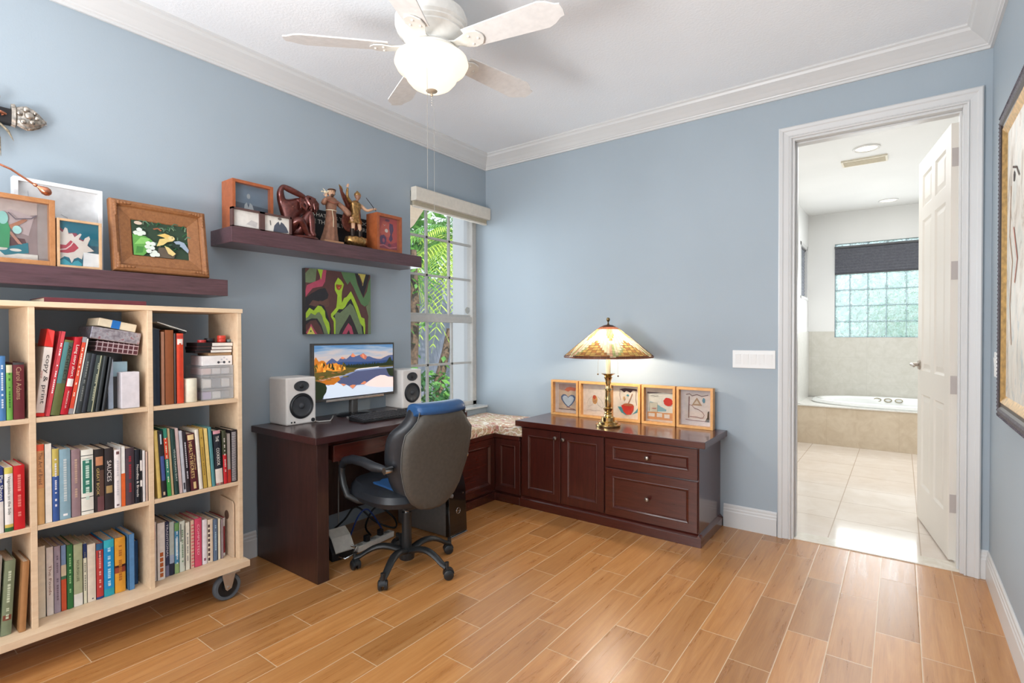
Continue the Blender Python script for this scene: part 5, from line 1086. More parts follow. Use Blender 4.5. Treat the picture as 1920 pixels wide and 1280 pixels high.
A4 = [(c_(226, 222, 208), FULL), (c_(140, 178, 184), [(.05, .32), (.3, .30), (.7, .34), (.72, .40), (.5, .5), (.3, .62), (.1, .66)]), (c_(206, 200, 180), [(.08, .30), (.38, .30), (.38, .62), (.08, .62)]), (c_(150, 150, 140), line([(.08, .30), (.08, .62), (.38, .62), (.38, .30)], .008)), (c_(214, 150, 96), [(0, .28), (.3, .30), (.6, .28), (1, .30), (1, .02), (0, .02)]), (c_(230, 216, 200), [(.04, .12), (.28, .12), (.28, .24), (.04, .24)]), (c_(230, 216, 200), [(.36, .12), (.56, .12), (.56, .26), (.36, .26)]), (c_(230, 216, 200), [(.64, .10), (.84, .10), (.84, .24), (.64, .24)]), (c_(200, 70, 56), line([(.18, .42), (.34, .42)], .01)), (c_(206, 52, 40), blob(.78, .68, .17, .15, 24, .18)), (INK, line([(.12, .86), (.2, .88), (.3, .86), (.42, .88)], .006)), (c_(100, 80, 80), [(0, .94), (.6, 1), (1, .98), (1, 1.0), (0, 1)])]
A5 = [(c_(224, 212, 204), FULL), (c_(120, 84, 80), line([(.05, .94), (.2, .97), (.3, .90), (.5, .96), (.7, .90), (.96, .96)], .014)), (c_(130, 90, 84), line([(.18, .88), (.17, .5), (.16, .1)], .016, .8)), (c_(176, 146, 116), [(.28, .56), (.50, .86), (.72, .56)]), (c_(214, 196, 176), [(.38, .62), (.5, .76), (.6, .62)]), (c_(90, 140, 160), blob(.78, .76, .06, .09, 10, .3)), (c_(130, 76, 76), line([(.16, .58), (.3, .56), (.4, .46), (.58, .42), (.72, .34), (.80, .24), (.76, .14), (.66, .12), (.5, .15), (.2, .15)], .010)), (c_(60, 54, 44), [(.82, 0), (1, 0), (1, .40), (.94, .36), (.92, .16)]), (c_(140, 90, 86), line([(.04, .04), (.3, .02), (.9, .02)], .01))]
def f5(x0, x1, lab, A, mc, bx): shadowbox('framed_drawing', lab, 'picture frame', (x0, -.075, .6275), (1, 0, 0), (0, 0, 1), x1-x0, .272, .046, .017, PINE, None, A, group='pine box frames on the cabinet', mat_c=mc, border=bx)
f5(.722, .964, 'first pine box frame from the left, holding a drawing of a blue heart', A1, (214, 200, 190), (.16, .10, .98, .94)); f5(.972, 1.214, 'second pine box frame, bee drawing, partly behind the lamp stem', A2, (230, 216, 200), (.02, .02, .98, .98))
f5(1.222, 1.464, 'middle pine box frame with a red bowl drawing, right of the lamp stem', A3, (232, 220, 204), (.02, .02, .98, .98)); f5(1.474, 1.713, 'fourth pine box frame, drawing of a red sun over houses', A4, (214, 196, 178), (.06, .04, .99, .86)); f5(1.722, 1.962, 'rightmost pine box frame, drawing with a triangle and winding brown line', A5, (222, 212, 210), (.14, .12, .92, .90))
# shelf 1 frames (facing +x); r=(0,1,0), u=z
Rv, Uv = (0, 1, 0), (0, 0, 1)
AA = [(c_(150, 130, 128), FULL), (c_(196, 178, 170), [(0, .55), (.3, .85), (.6, .7), (1, .8), (1, 1), (0, 1)]), (c_(188, 168, 166), [(0, .38), (.5, .52), (.86, .42), (.95, .75), (.6, .84), (.2, .7)]), (c_(96, 56, 54), [(.0, .2), (.15, .38), (.8, .36), (.86, .2)]), (c_(38, 120, 134), [(0, .12), (.3, .20), (.6, .22), (.85, .30), (.86, .12), (.4, .04), (0, .05)]), (c_(224, 220, 210), [(0, 0), (1, 0), (1, .10), (.7, .10), (.5, .05), (.4, .14), (.2, .12), (0, .08)]), (c_(222, 216, 204), blob(.44, .17, .10, .035)), (c_(222, 216, 204), blob(.66, .155, .09, .025)), (c_(176, 116, 84), [(.38, .56), (.10, .76), (.05, .74), (.3, .52)]), (c_(176, 116, 84), [(.55, .56), (.82, .72), (.84, .68), (.6, .50)]), (c_(182, 130, 110), [(.38, .44), (.02, .28), (.02, .34), (.36, .48)]), (c_(182, 130, 110), [(.54, .46), (.70, .26), (.76, .26), (.6, .46)]), (c_(60, 150, 96), [(.36, .18), (.56, .18), (.58, .5), (.54, .62), (.40, .64), (.34, .5)]), (c_(150, 206, 196), blob(.47, .68, .08, .11)), (c_(160, 214, 212), blob(.27, .52, .07, .06)), (c_(170, 220, 214), blob(.68, .50, .07, .07)), (c_(116, 100, 112), line([(.02, .74), (.15, .86), (.35, .82), (.30, .74), (.2, .76)], .012)), (c_(110, 96, 104), line([(.55, .78), (.66, .68), (.9, .72), (.98, .78)], .010))]
shadowbox('framed_artwork', 'brown box frame with a green figure painting at the left end of the shelf', 'picture frame', (.222, -3.235, 1.5305), Rv, Uv, .256, .262, .045, .018, woodmat('tan_brown_wood', (166, 110, 64), (190, 134, 86), (4, 4, 4), .4, .5, 6), None, AA, rec=.03, mat_c=(160, 150, 146), border=(.0, .0, .86, 1))
AC = [(c_(28, 108, 128), FULL), (c_(30, 80, 100), [(.0, .8), (.4, .7), (.8, .5), (1, .5), (1, .3), (.8, .3), (.6, .5), (.3, .6), (0, .6)]), (c_(150, 70, 84), [(.0, .86), (.2, .74), (.42, .76), (.55, .62), (.74, .60), (.70, .45), (.5, .4), (.1, .5)]), (c_(226, 216, 206), [(0, .80), (.08, .74), (.14, .86), (.20, .84), (.23, .72), (.32, .74), (.38, .66), (.52, .76), (.56, .74), (.48, .62), (.60, .58), (.64, .66), (.75, .72), (.78, .66), (.70, .50), (.88, .38), (.72, .34), (.60, .30), (.56, .16), (.46, .2), (.36, .16), (.30, .06), (.24, .18), (.12, .2), (0, .12)]), (c_(186, 64, 78), [(0, .46), (.16, .46), (.28, .58), (.40, .50), (.48, .42), (.36, .32), (.2, .28), (0, .28)]), (c_(230, 200, 196), line([(.0, .34), (.16, .37), (.28, .46), (.34, .54)], .014)), (c_(60, 160, 176), [(0, .10), (.12, .14), (.2, .1), (.3, .04), (.36, .1), (.46, .13), (.56, .06), (.56, 0), (0, 0)]), (c_(238, 240, 240), [(.58, .0), (1, 0), (1, .32), (.60, .33)])]
shadowbox('framed_artwork', 'smaller pale wood frame with a white spiky shell painting on teal', 'picture frame', (.222, -2.974, 1.5305), Rv, Uv, .147, .196, .03, .009, woodmat('pale_tan_wood', (192, 152, 112), (212, 174, 136), (4, 4, 4), .4, .5, 6), None, AC, rec=.012, border=(0, 0, 1, 1))
WHF = mat('white_frame_lacquer', (232, 232, 232), .4)
AW = [(c_(214, 214, 216), line([(.45, .62), (.44, .5), (.5, .48), (.52, .6), (.45, .62)], .004)), (c_(150, 150, 156), line([(.47, .56), (.50, .56)], .006)), (c_(206, 206, 210), line([(.12, .9), (.13, .8)], .004)), (c_(196, 196, 200), line([(.52, .66), (.6, .63), (.6, .44)], .005))]
shadowbox('framed_drawing', 'white box frame with a faint line drawing behind the two wooden frames', 'picture frame', (.145, -3.088, 1.5305), Rv, Uv, .286, .350, .045, .015, WHF, None, AW, rec=.018, mat_c=(248, 248, 248))
# carved mahogany frame with a bird-and-flowers picture, leaning a little
t = thing('framed_picture', 'wide carved mahogany frame around a picture of flowers and a yellow bird', 'picture frame', (.21, -2.588, 1.5362), rot=(0, -math.radians(9), 0))
b = B(); W2, H2 = .196, .325
def rct(i, xx): return [(xx, -W2+i, i), (xx, W2-i, i), (xx, W2-i, H2-i), (xx, -W2+i, H2-i)]
b.rings([rct(0, -.03), rct(0, -.002), rct(.004, .006), rct(.016, .010), rct(.026, .004), rct(.030, -.004), rct(.034, -.002), rct(.078, -.012), rct(.082, -.016)], CARVED, False, True, False); b.done('frame', t, bevel=.0015)
for sy in (-1, 1):
    for zz in (.018, H2-.018):
        b = B()
        for k in range(5):
            b.ell((.009, sy*(W2-.018-.016*k*.8), zz), (.006, .011, .010-.0012*k), CARVED, 12, 6)
            if k: b.ell((.009, sy*(W2-.018), zz+(.013*k if zz < .1 else -.013*k)), (.006, .010-.001*k, .010), CARVED, 12, 6)
        b.done('carved_leaf', t)
BD = [(c_(46, 66, 48), FULL)]
rr = random.Random(5)
for k in range(34):
    x, y = rr.uniform(.15, .95), rr.uniform(.2, .95); l = rr.uniform(.12, .22); a = rr.uniform(.1, 3.0); BD.append((c_(*[(70, 100, 76), (96, 128, 100), (40, 92, 56), (120, 140, 110)][k % 4]), line([(x, y), (x+l*math.cos(a)*.5, y+l*.6), (x+l*math.cos(a), y+l*.45)], .016, 1.4)))
BD += [(c_(96, 84, 70), [(.4, .0), (.7, 0), (.75, .15), (.6, .3), (.44, .28)]), (c_(96, 156, 74), [(0, .0), (.16, 0), (.30, .2), (.34, .45), (.22, .56), (0, .58)]), (c_(130, 190, 100), [(.02, .3), (.2, .34), (.3, .5), (.14, .52)]), (c_(70, 130, 60), [(.03, .05), (.15, .08), (.18, .25), (.06, .25)]), (c_(150, 164, 180), [(.72, .5), (.82, .54), (.92, .5), (1, .3), (.98, .2), (.86, .36), (.78, .4)]), (c_(34, 52, 44), [(.68, .42), (.84, .44), (.82, .3), (.7, .34)])]
for (x, y) in ((.12, .72), (.06, .62), (.18, .64), (.12, .60), (.26, .36), (.34, .36), (.24, .26), (.32, .24), (.26, .14), (.36, .12), (.32, .04), (.4, .06)): BD.append((c_(214, 222, 210), blob(x, y, .05, .06, 12, .2)))
BD += [(c_(214, 190, 120), [(.40, .30), (.52, .36), (.60, .46), (.70, .5), (.72, .62), (.62, .66), (.5, .64), (.56, .56), (.46, .52), (.44, .44)]), (c_(222, 186, 106), [(.42, .62), (.56, .70), (.66, .66), (.6, .56)]), (c_(218, 194, 130), [(.54, .34), (.62, .30), (.74, .14), (.68, .06), (.60, .12)]), (c_(222, 200, 140), blob(.68, .58, .06, .07)), (c_(70, 50, 40), blob(.695, .60, .012, .014)), (c_(150, 90, 60), line([(.36, .78), (.44, .82), (.5, .76)], .02)), (c_(200, 180, 160), blob(.1, .9, .07, .05))]
b = B(); art(b, (-.0155, -.114, .080), (0, 1, 0), (0, 0, 1), .228, .165, BD, .0002); b.done('picture', t, recalc=False)
# copper swan-neck picture rod
COP = mat('copper', (196, 128, 100), .22, 1.0, var=.04)
t = thing('copper_ornament', 'thin curved copper rod ending in a bulb above the box frames', 'ornament', (.13, -3.40, 1.5302))
b = B(); b.lathe([(0, 0), (.045, 0), (.045, .008), (.012, .016), (.010, .03)], COP, seg=28); b.done('foot', t)
b = B(); P0 = Vector((.13, -3.40, 1.5302)); pts = [(.13, -3.40, 1.545), (.14, -3.40, 1.72), (.17, -3.37, 1.86), (.215, -3.29, 1.922), (.25, -3.21, 1.912), (.27, -3.145, 1.884), (.27, -3.116, 1.874), (.27, -3.057, 1.836), (.27, -3.046, 1.829)]
b.tube([Vector(p)-P0 for p in pts], .0038, COP, 10); b.done('rod', t)
b = B(); a0 = Vector((.27, -3.050, 1.832))-P0; d = Vector((0, .80, -.45)).normalized(); R = d.to_track_quat('Z', 'Y').to_matrix(); rg = []
for r_, h_ in ((.004, -.004), (.0065, 0), (.0065, .006), (.004, .009), (.006, .014), (.012, .024), (.0165, .034), (.0155, .046), (.009, .054), (.001, .057)): rg.append([a0+R@Vector((r_*math.cos(2*PI*i/20), r_*math.sin(2*PI*i/20), h_)) for i in range(20)])
b.rings(rg, COP); b.done('bulb', t)
# ornate wall-hung dagger-like ornament
SIL = mat('tarnished_silver', (168, 160, 150), .35, .9, var=.25, vs=90)
t = thing('wall_ornament', 'silver-tipped black and feathered ornament hanging high on the left wall', 'wall ornament', (.03, -3.20, 2.14))
b = B(); b.box((-.028, -.12, -.03), (.006, .135, .034), mat('black_leather_sheath', (30, 28, 30), .5)); b.done('sheath', t, bevel=.006)
b = B(); b.tube([(.008, -.03, .0), (.018, .06, .003), (.022, .095, .006), (.016, .108, .004), (.008, .10, .0)], [.007, .007, .007, .006, .004], COP, 10); b.done('copper_hook', t)
b = B(); rg = []
for y, ry_, rz_ in ((.128, .018, .040), (.140, .020, .044), (.146, .014, .034), (.155, .016, .038), (.175, .022, .046), (.195, .020, .040), (.215, .014, .028), (.232, .006, .010), (.240, .001, .002)): rg.append([(.0+ry_*math.cos(2*PI*i/24), y, .01+rz_*math.sin(2*PI*i/24)*(1+.10*math.cos(6*PI*i/6))) for i in range(24)])
b.rings(rg, SIL)
for (y, z, r_) in ((.18, .018, .016), (.172, .040, .012), (.152, .02, .010), (.19, -.006, .010), (.205, .014, .009), (.162, -.012, .010), (.20, .034, .007)): b.ell((.020, y, z), (r_*.7, r_, r_), SIL, 14, 8)
for k in range(9): y = .170+.008*k; b.cyl((.0, y, .046-.004*k), (.004, y+.006, .060-.0052*k), .003, SIL, .0005, 6); b.cyl((.0, y, -.028+.0038*k), (.004, y+.006, -.040+.0052*k), .003, SIL, .0005, 6)
b.done('silver_tip', t)
rr = random.Random(8); FE = mat('grey_brown_feather', (140, 128, 108), .8, var=.25, vs=120)
for k in range(26):
    a = math.radians(rr.uniform(-62, 62)); dn = -1 if k % 3 else 1; L_ = rr.uniform(.09, .15)*(1 if dn < 0 else .6); y0 = rr.uniform(-.04, .09); b = B()
    e = Vector((rr.uniform(.0, .03), y0+math.sin(abs(a))*L_*.55, dn*(.03+L_*math.cos(a)))); s = Vector((.0, y0, dn*.028)); m_ = (s+e)/2+Vector((.012, .004, 0)); w = Vector((.001, .004, 0)); 
    b.tube([s, m_, e], [.0035, .005, .0008], FE, 5); b.done('feather', t)
# ================================================================== SHELF 2: frames, sign, statues
S2 = 1.8055
APH = [(c_(70, 86, 104), FULL), (c_(110, 128, 146), [(0, .6), (1, .55), (1, 1), (0, 1)]), (c_(40, 46, 56), [(0, 0), (1, 0), (1, .38), (.6, .44), (.2, .40), (0, .34)]), (c_(176, 182, 186), [(.30, .40), (.36, .36), (.54, .36), (.60, .42), (.54, .58), (.47, .62), (.43, .5), (.38, .62), (.32, .56)]), (c_(200, 200, 196), blob(.12, .34, .025, .05)), (c_(170, 176, 180), blob(.43, .76, .05, .06))]
shadowbox('framed_photo', 'deep orange-brown box frame with a dim group photo at the shelf left end', 'picture frame', (.140, -2.246, S2), Rv, Uv, .222, .268, .118, .016, ORANGEWOOD, None, APH, rec=.03, mat_c=(120, 120, 120))
t = thing('double_photo_frame', 'low dark frame holding two small black-and-white pictures side by side', 'picture frame', (.215, -2.121, S2))
DKF = mat('dark_brown_frame', (88, 62, 58), .45); b = B()
for a, c in (((-.03, -.161, 0), (0, .161, .008)), ((-.03, -.161, .092), (0, .161, .102)), ((-.03, -.161, 0), (0, -.153, .102)), ((-.03, .151, 0), (0, .161, .102)), ((-.03, -.020, 0), (0, .008, .102))): b.box(a, c, DKF)
b.done('frame', t)
for y0, y1, lay in ((-.153, -.020, [(c_(226, 220, 212), FULL), (c_(196, 190, 186), [(.5, .2), (.9, .1), (.95, .4), (.7, .5)])]), (.008, .151, [(c_(228, 222, 212), FULL), (c_(80, 84, 96), [(.36, 0), (.40, .4), (.5, .62), (.62, .78), (.78, .62), (.9, .4), (.98, .1), (.9, .05)]), (c_(226, 222, 214), [(.56, .8), (.62, .5), (.7, .8)]), (c_(120, 110, 104), blob(.62, .9, .08, .09)), (c_(120, 116, 112), line([(.24, .7), (.26, .4)], .02))])):
    b = B(); b.box((-.02, y0, .008), (-.012, y1, .092), cm((214, 208, 200), 'mount_board')); art(b, (-.012, y0, .008), (0, 1, 0), (0, 0, 1), y1-y0, .084, lay, .0003); b.done('photo', t, recalc=False)
t = thing('lettered_sign', 'black poster panel with white capital letters standing behind the statues', 'sign', (.03, -1.52, S2))
b = B(); b.box((-.01, -.235, 0), (.01, .235, .225), mat('matte_black_board', (26, 26, 28), .6)); b.done('board', t, bevel=.001)
b = B(); wm = c_(222, 218, 206); text(b, 'WHATEVER YOU DO, DO', wm, (.010, -.215, .178), Rv, Uv, height=.026, length=.43); text(b, 'BE THE ONLY SELF HERE', wm, (.010, -.215, .138), Rv, Uv, height=.026, length=.43)
b.poly([(.0108, -.07, .02), (.0108, -.01, .02), (.0108, -.02, .07), (.0108, -.035, .12), (.0108, -.055, .08)], c_(206, 206, 206)); b.poly([(.0108, .06, .01), (.0108, .14, .01), (.0108, .12, .10), (.0108, .08, .09)], c_(90, 92, 96)); b.done('lettering', t, recalc=False)
ARD = [(c_(206, 86, 80), FULL), (c_(170, 64, 84), [(0, 0), (1, 0), (1, .3), (.7, .2), (.4, .3), (0, .22)]), (c_(220, 104, 84), [(.1, .5), (.3, .9), (.7, .8), (.8, .5), (.5, .4)]), (c_(90, 60, 96), [(.62, .86), (.78, .84), (.82, .66), (.74, .5), (.78, .36), (.68, .26), (.58, .34), (.66, .5), (.60, .7)]), (c_(110, 70, 110), blob(.3, .3, .17, .16, 14, .2)), (c_(200, 90, 110), blob(.32, .28, .06, .07)), (c_(240, 226, 214), blob(.46, .6, .08, .06)), (c_(90, 50, 66), blob(.06, .58, .06, .06)), (c_(120, 60, 80), blob(.6, .15, .08, .05)), (c_(240, 210, 200), [(.28, .8), (.36, .76), (.44, .8), (.36, .74)]), (c_(110, 60, 80), blob(.5, .93, .12, .04)), (c_(220, 120, 130), line([(.02, .08), (.3, .14), (.6, .06), (.95, .12)], .02))]
shadowbox('framed_artwork', 'wooden box frame with a red abstract picture at the shelf right end', 'picture frame', (.196, -1.352, S2), Rv, Uv, .212, .250, .110, .020, ORANGEWOOD, None, ARD, rec=.03, mat_c=(190, 80, 84))
def skin_mesh(name, parent, verts, edges, m, sub=2, loc=(0, 0, 0), R=None):
    me = bpy.data.meshes.new(name); P = [Vector(v[:3]) for v in verts]
    if R is not None: P = [R@p for p in P]
    me.from_pydata(P, edges, []); me.materials.append(m); o = bpy.data.objects.new(name, me); COL.objects.link(o); o.location = loc; o.parent = parent
    sk = o.modifiers.new('skin', 'SKIN'); sk.use_smooth_shade = True; sk.use_x_symmetry = False
    for i, v in enumerate(verts):
        r = v[3]; r = r if isinstance(r, tuple) else (r, r); me.skin_vertices[0].data[i].radius = r
    me.skin_vertices[0].data[0].use_root = True
    s = o.modifiers.new('sub', 'SUBSURF'); s.levels = sub; s.render_levels = sub; return o
BRZ = mat('dark_red_bronze', (92, 46, 40), .28, .55, var=.15, vs=60, coat=.3)
# seated nude: torso upright, knees drawn up, head bowed onto raised folded arms
t = thing('statue', 'dark red bronze statue of a crouching nude with arms folded over the bowed head', 'statue', (.132, -1.876, S2))
V = [(0, -.03, .040, (.046, .058)), (0, -.042, .085, (.044, .052)), (.0, -.045, .135, (.044, .060)), (.005, -.038, .18, (.042, .062)), (.012, -.012, .205, (.030, .034)), (.03, .018, .208, (.040, .042)), (.045, .045, .186, (.038, .040)),
     (-.01, -.090, .200, .027), (.01, -.110, .250, .021), (.015, -.100, .284, .018), (.03, -.055, .268, .020), (.04, .005, .248, .017), (.045, .03, .232, .013),
     (.02, .022, .170, .027), (.035, .075, .185, .022), (.05, .092, .215, .018), (.05, .060, .240, .017), (.048, .025, .245, .013),
     (.03, -.005, .045, .038), (.075, .015, .115, .031), (.09, .026, .155, .026), (.085, .036, .09, .022), (.085, .040, .035, .017), (.105, .045, .014, .012),
     (.015, -.060, .045, .036), (.06, -.060, .085, .030), (.095, -.036, .100, .024), (.08, -.006, .062, .020), (.075, .022, .022, .015), (.095, .036, .012, .010)]
Eg = [(0, 1), (1, 2), (2, 3), (3, 4), (4, 5), (5, 6), (3, 7), (7, 8), (8, 9), (9, 10), (10, 11), (11, 12), (3, 13), (13, 14), (14, 15), (15, 16), (16, 17), (0, 18), (18, 19), (19, 20), (20, 21), (21, 22), (22, 23), (0, 24), (24, 25), (25, 26), (26, 27), (27, 28), (28, 29)]
skin_mesh('body', t, V, Eg, BRZ)
b = B(); rg = []
for k, z in ((1.0, 0), (1.02, .004), (.98, .010), (.9, .014)): rg.append([(.035+.075*k*math.cos(2*PI*i/28)*(1+.06*math.sin(3*2*PI*i/28)), .012+.088*k*math.sin(2*PI*i/28), z) for i in range(28)])
b.rings(rg, BRZ); b.done('base', t)
b = B()
for k in range(22):
    a = k*2.4; q = Vector((.045+.026*math.cos(a), .040+.042*math.sin(a), .222+.016*math.sin(k*1.7))); b.tube([q, q+Vector((.010, .014*math.cos(k), -.02)), q+Vector((.016, .018*math.cos(k*1.3), -.05))], [.012, .011, .004], BRZ, 7)
b.done('hair', t)
# friar statue: long brown habit, bird on the raised hand
HAB = mat('brown_habit', (142, 100, 78), .55, var=.1, vs=50); SKN = mat('painted_statue_skin', (206, 164, 132), .5, var=.04); IVO = mat('ivory_paint', (222, 206, 176), .5)
t = thing('statue', 'painted friar statue in a long brown habit holding a white bird', 'statue', (.155, -1.668, S2))
b = B(); b.box((-.035, -.075, 0), (.045, .060, .016), mat('tan_statue_base', (186, 140, 104), .5)); b.done('plinth', t, bevel=.003)
b = B(); rg = []; NN = 40
for z, rx_, ry_, oy_ in ((.016, .034, .058, -.012), (.03, .034, .055, -.010), (.07, .031, .045, -.006), (.12, .029, .038, -.002), (.165, .028, .034, 0), (.195, .024, .030, 0), (.205, .025, .031, 0), (.235, .027, .036, 0), (.262, .026, .043, 0), (.278, .020, .036, 0), (.288, .012, .018, 0)):
    fo = .10*(1-min(1, (z-.016)/.19)); rg.append([(rx_*math.cos(2*PI*i/NN)*(1+fo*math.sin(9*2*PI*i/NN+z*12)), oy_+ry_*math.sin(2*PI*i/NN)*(1+fo*math.sin(7*2*PI*i/NN+1-z*9)), z) for i in range(NN)])
b.rings(rg, HAB); b.done('habit', t)
b = B(); b.tube([(.0, -.046, .268), (.022, -.026, .252), (.030, .0, .245), (.022, .028, .252), (.0, .046, .268)], .007, mat('rust_scapular', (150, 96, 76), .6), 8); b.done('hood_collar', t)
b = B(); b.tube([(.029, -.012, .200), (.030, -.004, .15), (.032, -.006, .10)], .0022, IVO, 6); b.tube([(.028*math.cos(a*PI/8), .033*math.sin(a*PI/8), .202) for a in range(17)], .003, IVO, 6); b.done('cord_belt', t)
V = [(0, -.038, .262, .016), (.012, -.062, .235, .016), (.034, -.070, .232, .013), (.050, -.066, .262, .010)]; skin_mesh('sleeve', t, V, [(0, 1), (1, 2), (2, 3)], HAB)
V = [(0, .038, .262, .016), (.012, .075, .235, .017), (.030, .10, .205, .019), (.034, .112, .185, .016)]; skin_mesh('sleeve', t, V, [(0, 1), (1, 2), (2, 3)], HAB)
def hand(par, p, d, m, s=1.0):
    d = Vector(d).normalized(); q = Vector(p); side = d.orthogonal().normalized(); b = B(); up_ = d.cross(side)
    b.ell(q+d*.007*s, (.0055*s, .0055*s, .007*s), m, 10, 6)
    for k in range(4): f0 = q+d*.012*s+side*(-.0042+.0028*k)*s; b.tube([f0, f0+d*.006*s+up_*.001*s, f0+d*(.010+.001*(k in (1, 2)))*s+up_*.003*s], [.0016*s, .0015*s, .0011*s], m, 6)
    f0 = q+d*.004*s-side*.005*s; b.tube([f0, f0-side*.004*s+d*.004*s, f0-side*.005*s+d*.009*s], [.0018*s, .0016*s, .0012*s], m, 6); b.done('hand', par)
hand(t, (.050, -.066, .266), (.1, -.1, 1), SKN, 1.3); hand(t, (.034, .113, .182), (.2, .5, -1), SKN, 1.3)
def head(par, c, s, m, hairm, hat=False, beard=False, yaw_=0):
    R = Matrix.Rotation(yaw_, 3, 'Z'); c = Vector(c); b = B(); rg = []
    for h, rx_, ry_, ox_ in ((-1.9, .42, .42, -.15), (-1.2, .44, .46, -.12), (-1.0, .50, .52, .10), (-.85, .66, .60, .12), (-.5, .84, .74, .04), (-.1, .94, .80, 0), (.3, .98, .82, -.04), (.65, .88, .76, -.08), (.9, .6, .55, -.1), (1.03, .15, .15, -.1)): rg.append([c+R@Vector(((ox_+rx_*math.cos(2*PI*i/20))*s, ry_*math.sin(2*PI*i/20)*s, h*s)) for i in range(20)])
    b.rings(rg, m)
    b.prism([c+R@Vector(p)*s for p in ((.88, -.10, -.28), (.88, .10, -.28), (.92, .05, .15), (.92, -.05, .15))], R@Vector((.22*s, 0, -.03*s)), m)
    for sg in (-1, 1): b.ell(c+R@Vector((0, .80*sg, -.05))*s, (.16*s, .08*s, .22*s), m, 10, 6, R); b.ell(c+R@Vector((.82, .32*sg, .10))*s, (.10*s, .14*s, .07*s), cm((60, 40, 34), 'eye'), 10, 6, R)
    b.ell(c+R@Vector((.84, 0, -.52))*s, (.07*s, .22*s, .06*s), cm((150, 80, 70), 'lips'), 10, 6, R); b.done('head', par)
    b = B()
    if hat: b.lathe([(.0, 1.25), (.5, 1.15), (.9, .75), (1.02, .25), (.98, .1)], hairm, seg=24, cap=False); [setattr(v, 'co', c+R@(v.co*s)+Vector((-.05*s, 0, 0))) for v in b.bm.verts]; b.tube([c+R@Vector((.2-.6*k/6, 0, 1.1+.35*math.sin(PI*k/6)))*s for k in range(7)], .14*s, hairm, 8)
    else:
        b.tube([c+R@Vector((.98*math.cos(a*PI/9), .86*math.sin(a*PI/9), .45+(.1 if math.cos(a*PI/9) > 0 else -.25)))*s for a in range(19)], .20*s, hairm, 8)
        for zz_ in (-.0, -.35): b.tube([c+R@Vector((.95*math.cos(a), .82*math.sin(a), zz_))*s for a in [PI/2+.2+k*(PI-.4)/9 for k in range(10)]], .24*s, hairm, 8)
    b.done('helmet' if hat else 'hair', par)
    if beard: b = B(); b.ell(c+R@Vector((.62, 0, -.88))*s, (.34*s, .48*s, .38*s), hairm, 14, 8, R); b.done('beard', par)
head(t, (.004, .002, .314), .024, SKN, mat('dark_brown_hair', (84, 58, 44), .6), beard=True, yaw_=-.3)
b = B(); b.ell((.052, -.070, .292), (.010, .014, .008), IVO, 12, 8); b.ell((.054, -.056, .300), (.006, .006, .006), IVO, 10, 6); b.cyl((.054, -.051, .300), (.054, -.044, .299), .0018, BRASS, .0003, 6)
b.prism([(.050, -.078, .292), (.050, -.102, .286), (.050, -.098, .296)], (.004, 0, 0), IVO); b.prism([(.048, -.066, .297), (.046, -.086, .312), (.046, -.072, .296)], (.002, 0, .001), IVO); tag(b.done('bird_figure', loc=(.155, -1.668, S2)), 'tiny white bird perched on the friar statue\'s raised hand', 'bird figure')
# warrior statue: gold armour, flying cloak, on a dark rocky bowl base
GLD = mat('antique_gold', (156, 120, 74), .3, .8, var=.25, vs=70); CLK = mat('bronze_red_cloak', (120, 66, 54), .4, .3, var=.2, vs=50); DBR = mat('dark_bronze', (54, 44, 38), .35, .6, var=.2)
t = thing('statue', 'gold and bronze warrior statue with raised arm, flying cloak and spear', 'statue', (.135, -1.475, S2))
b = B(); b.box((-.05, -.09, 0), (.06, .085, .010), DBR); b.done('plinth', t, bevel=.002)
b = B(); rg = []
for k, z in ((.45, .010), (.78, .018), (1.0, .034), (1.04, .052), (.96, .066), (.7, .072)): rg.append([(.005+.052*k*math.cos(2*PI*i/48), .0+.078*k*math.sin(2*PI*i/48)*(1), z+.003*math.sin(10*2*PI*i/48)) for i in range(48)])
b.rings(rg, GLD); b.done('rock_base', t)
for sy, nm in ((-1, 0), (1, 1)):
    skin_mesh('leg', t, [(0, .020*sy, .190, (.017, .017)), (.008, .024*sy, .15, .014), (.010, .026*sy, .125, .012), (.006, .028*sy, .10, .012), (.002, .030*sy, .078, .009), (.018, .032*sy, .074, .007)], [(0, 1), (1, 2), (2, 3), (3, 4), (4, 5)], SKN)
    b = B(); b.lathe([(.0125, .074), (.0135, .09), (.0145, .118), (.0155, .122)], DBR, (.006, .029*sy, 0), 18); b.done('boot', t)
b = B(); rg = []
for z, w_ in ((.158, 1.35), (.175, 1.2), (.20, .95), (.212, .86), (.235, .92), (.262, 1.08), (.285, 1.15), (.298, .8), (.306, .42)): rg.append([(.026*w_*math.cos(2*PI*i/36)*(1+(.10*math.sin(9*2*PI*i/36) if z < .2 else 0)), .034*w_*math.sin(2*PI*i/36)*(1+(.10*math.cos(9*2*PI*i/36) if z < .2 else 0)), z) for i in range(36)])
b.rings(rg, GLD); b.done('armour', t)
head(t, (.006, .012, .338), .021, mat('bronzed_skin', (150, 108, 84), .4), GLD, hat=True, yaw_=.5)
skin_mesh('raised_arm', t, [(0, -.034, .286, .014), (.010, -.058, .300, .011), (.014, -.072, .318, .010), (.012, -.070, .352, .008), (.012, -.066, .372, .007)], [(0, 1), (1, 2), (2, 3), (3, 4)], GLD); hand(t, (.012, -.066, .374), (0, .1, 1), SKN, 1.1)
skin_mesh('arm', t, [(0, .034, .286, .014), (.014, .060, .262, .011), (.022, .074, .252, .010), (.030, .098, .262, .0085), (.032, .118, .270, .007)], [(0, 1), (1, 2), (2, 3), (3, 4)], SKN); hand(t, (.032, .119, .270), (0, .9, .2), SKN, 1.0)
b = B(); b.cyl((.030, .140, .262), (.020, .068, .336), .0022, DBR, .0016, 8); b.done('spear', t)
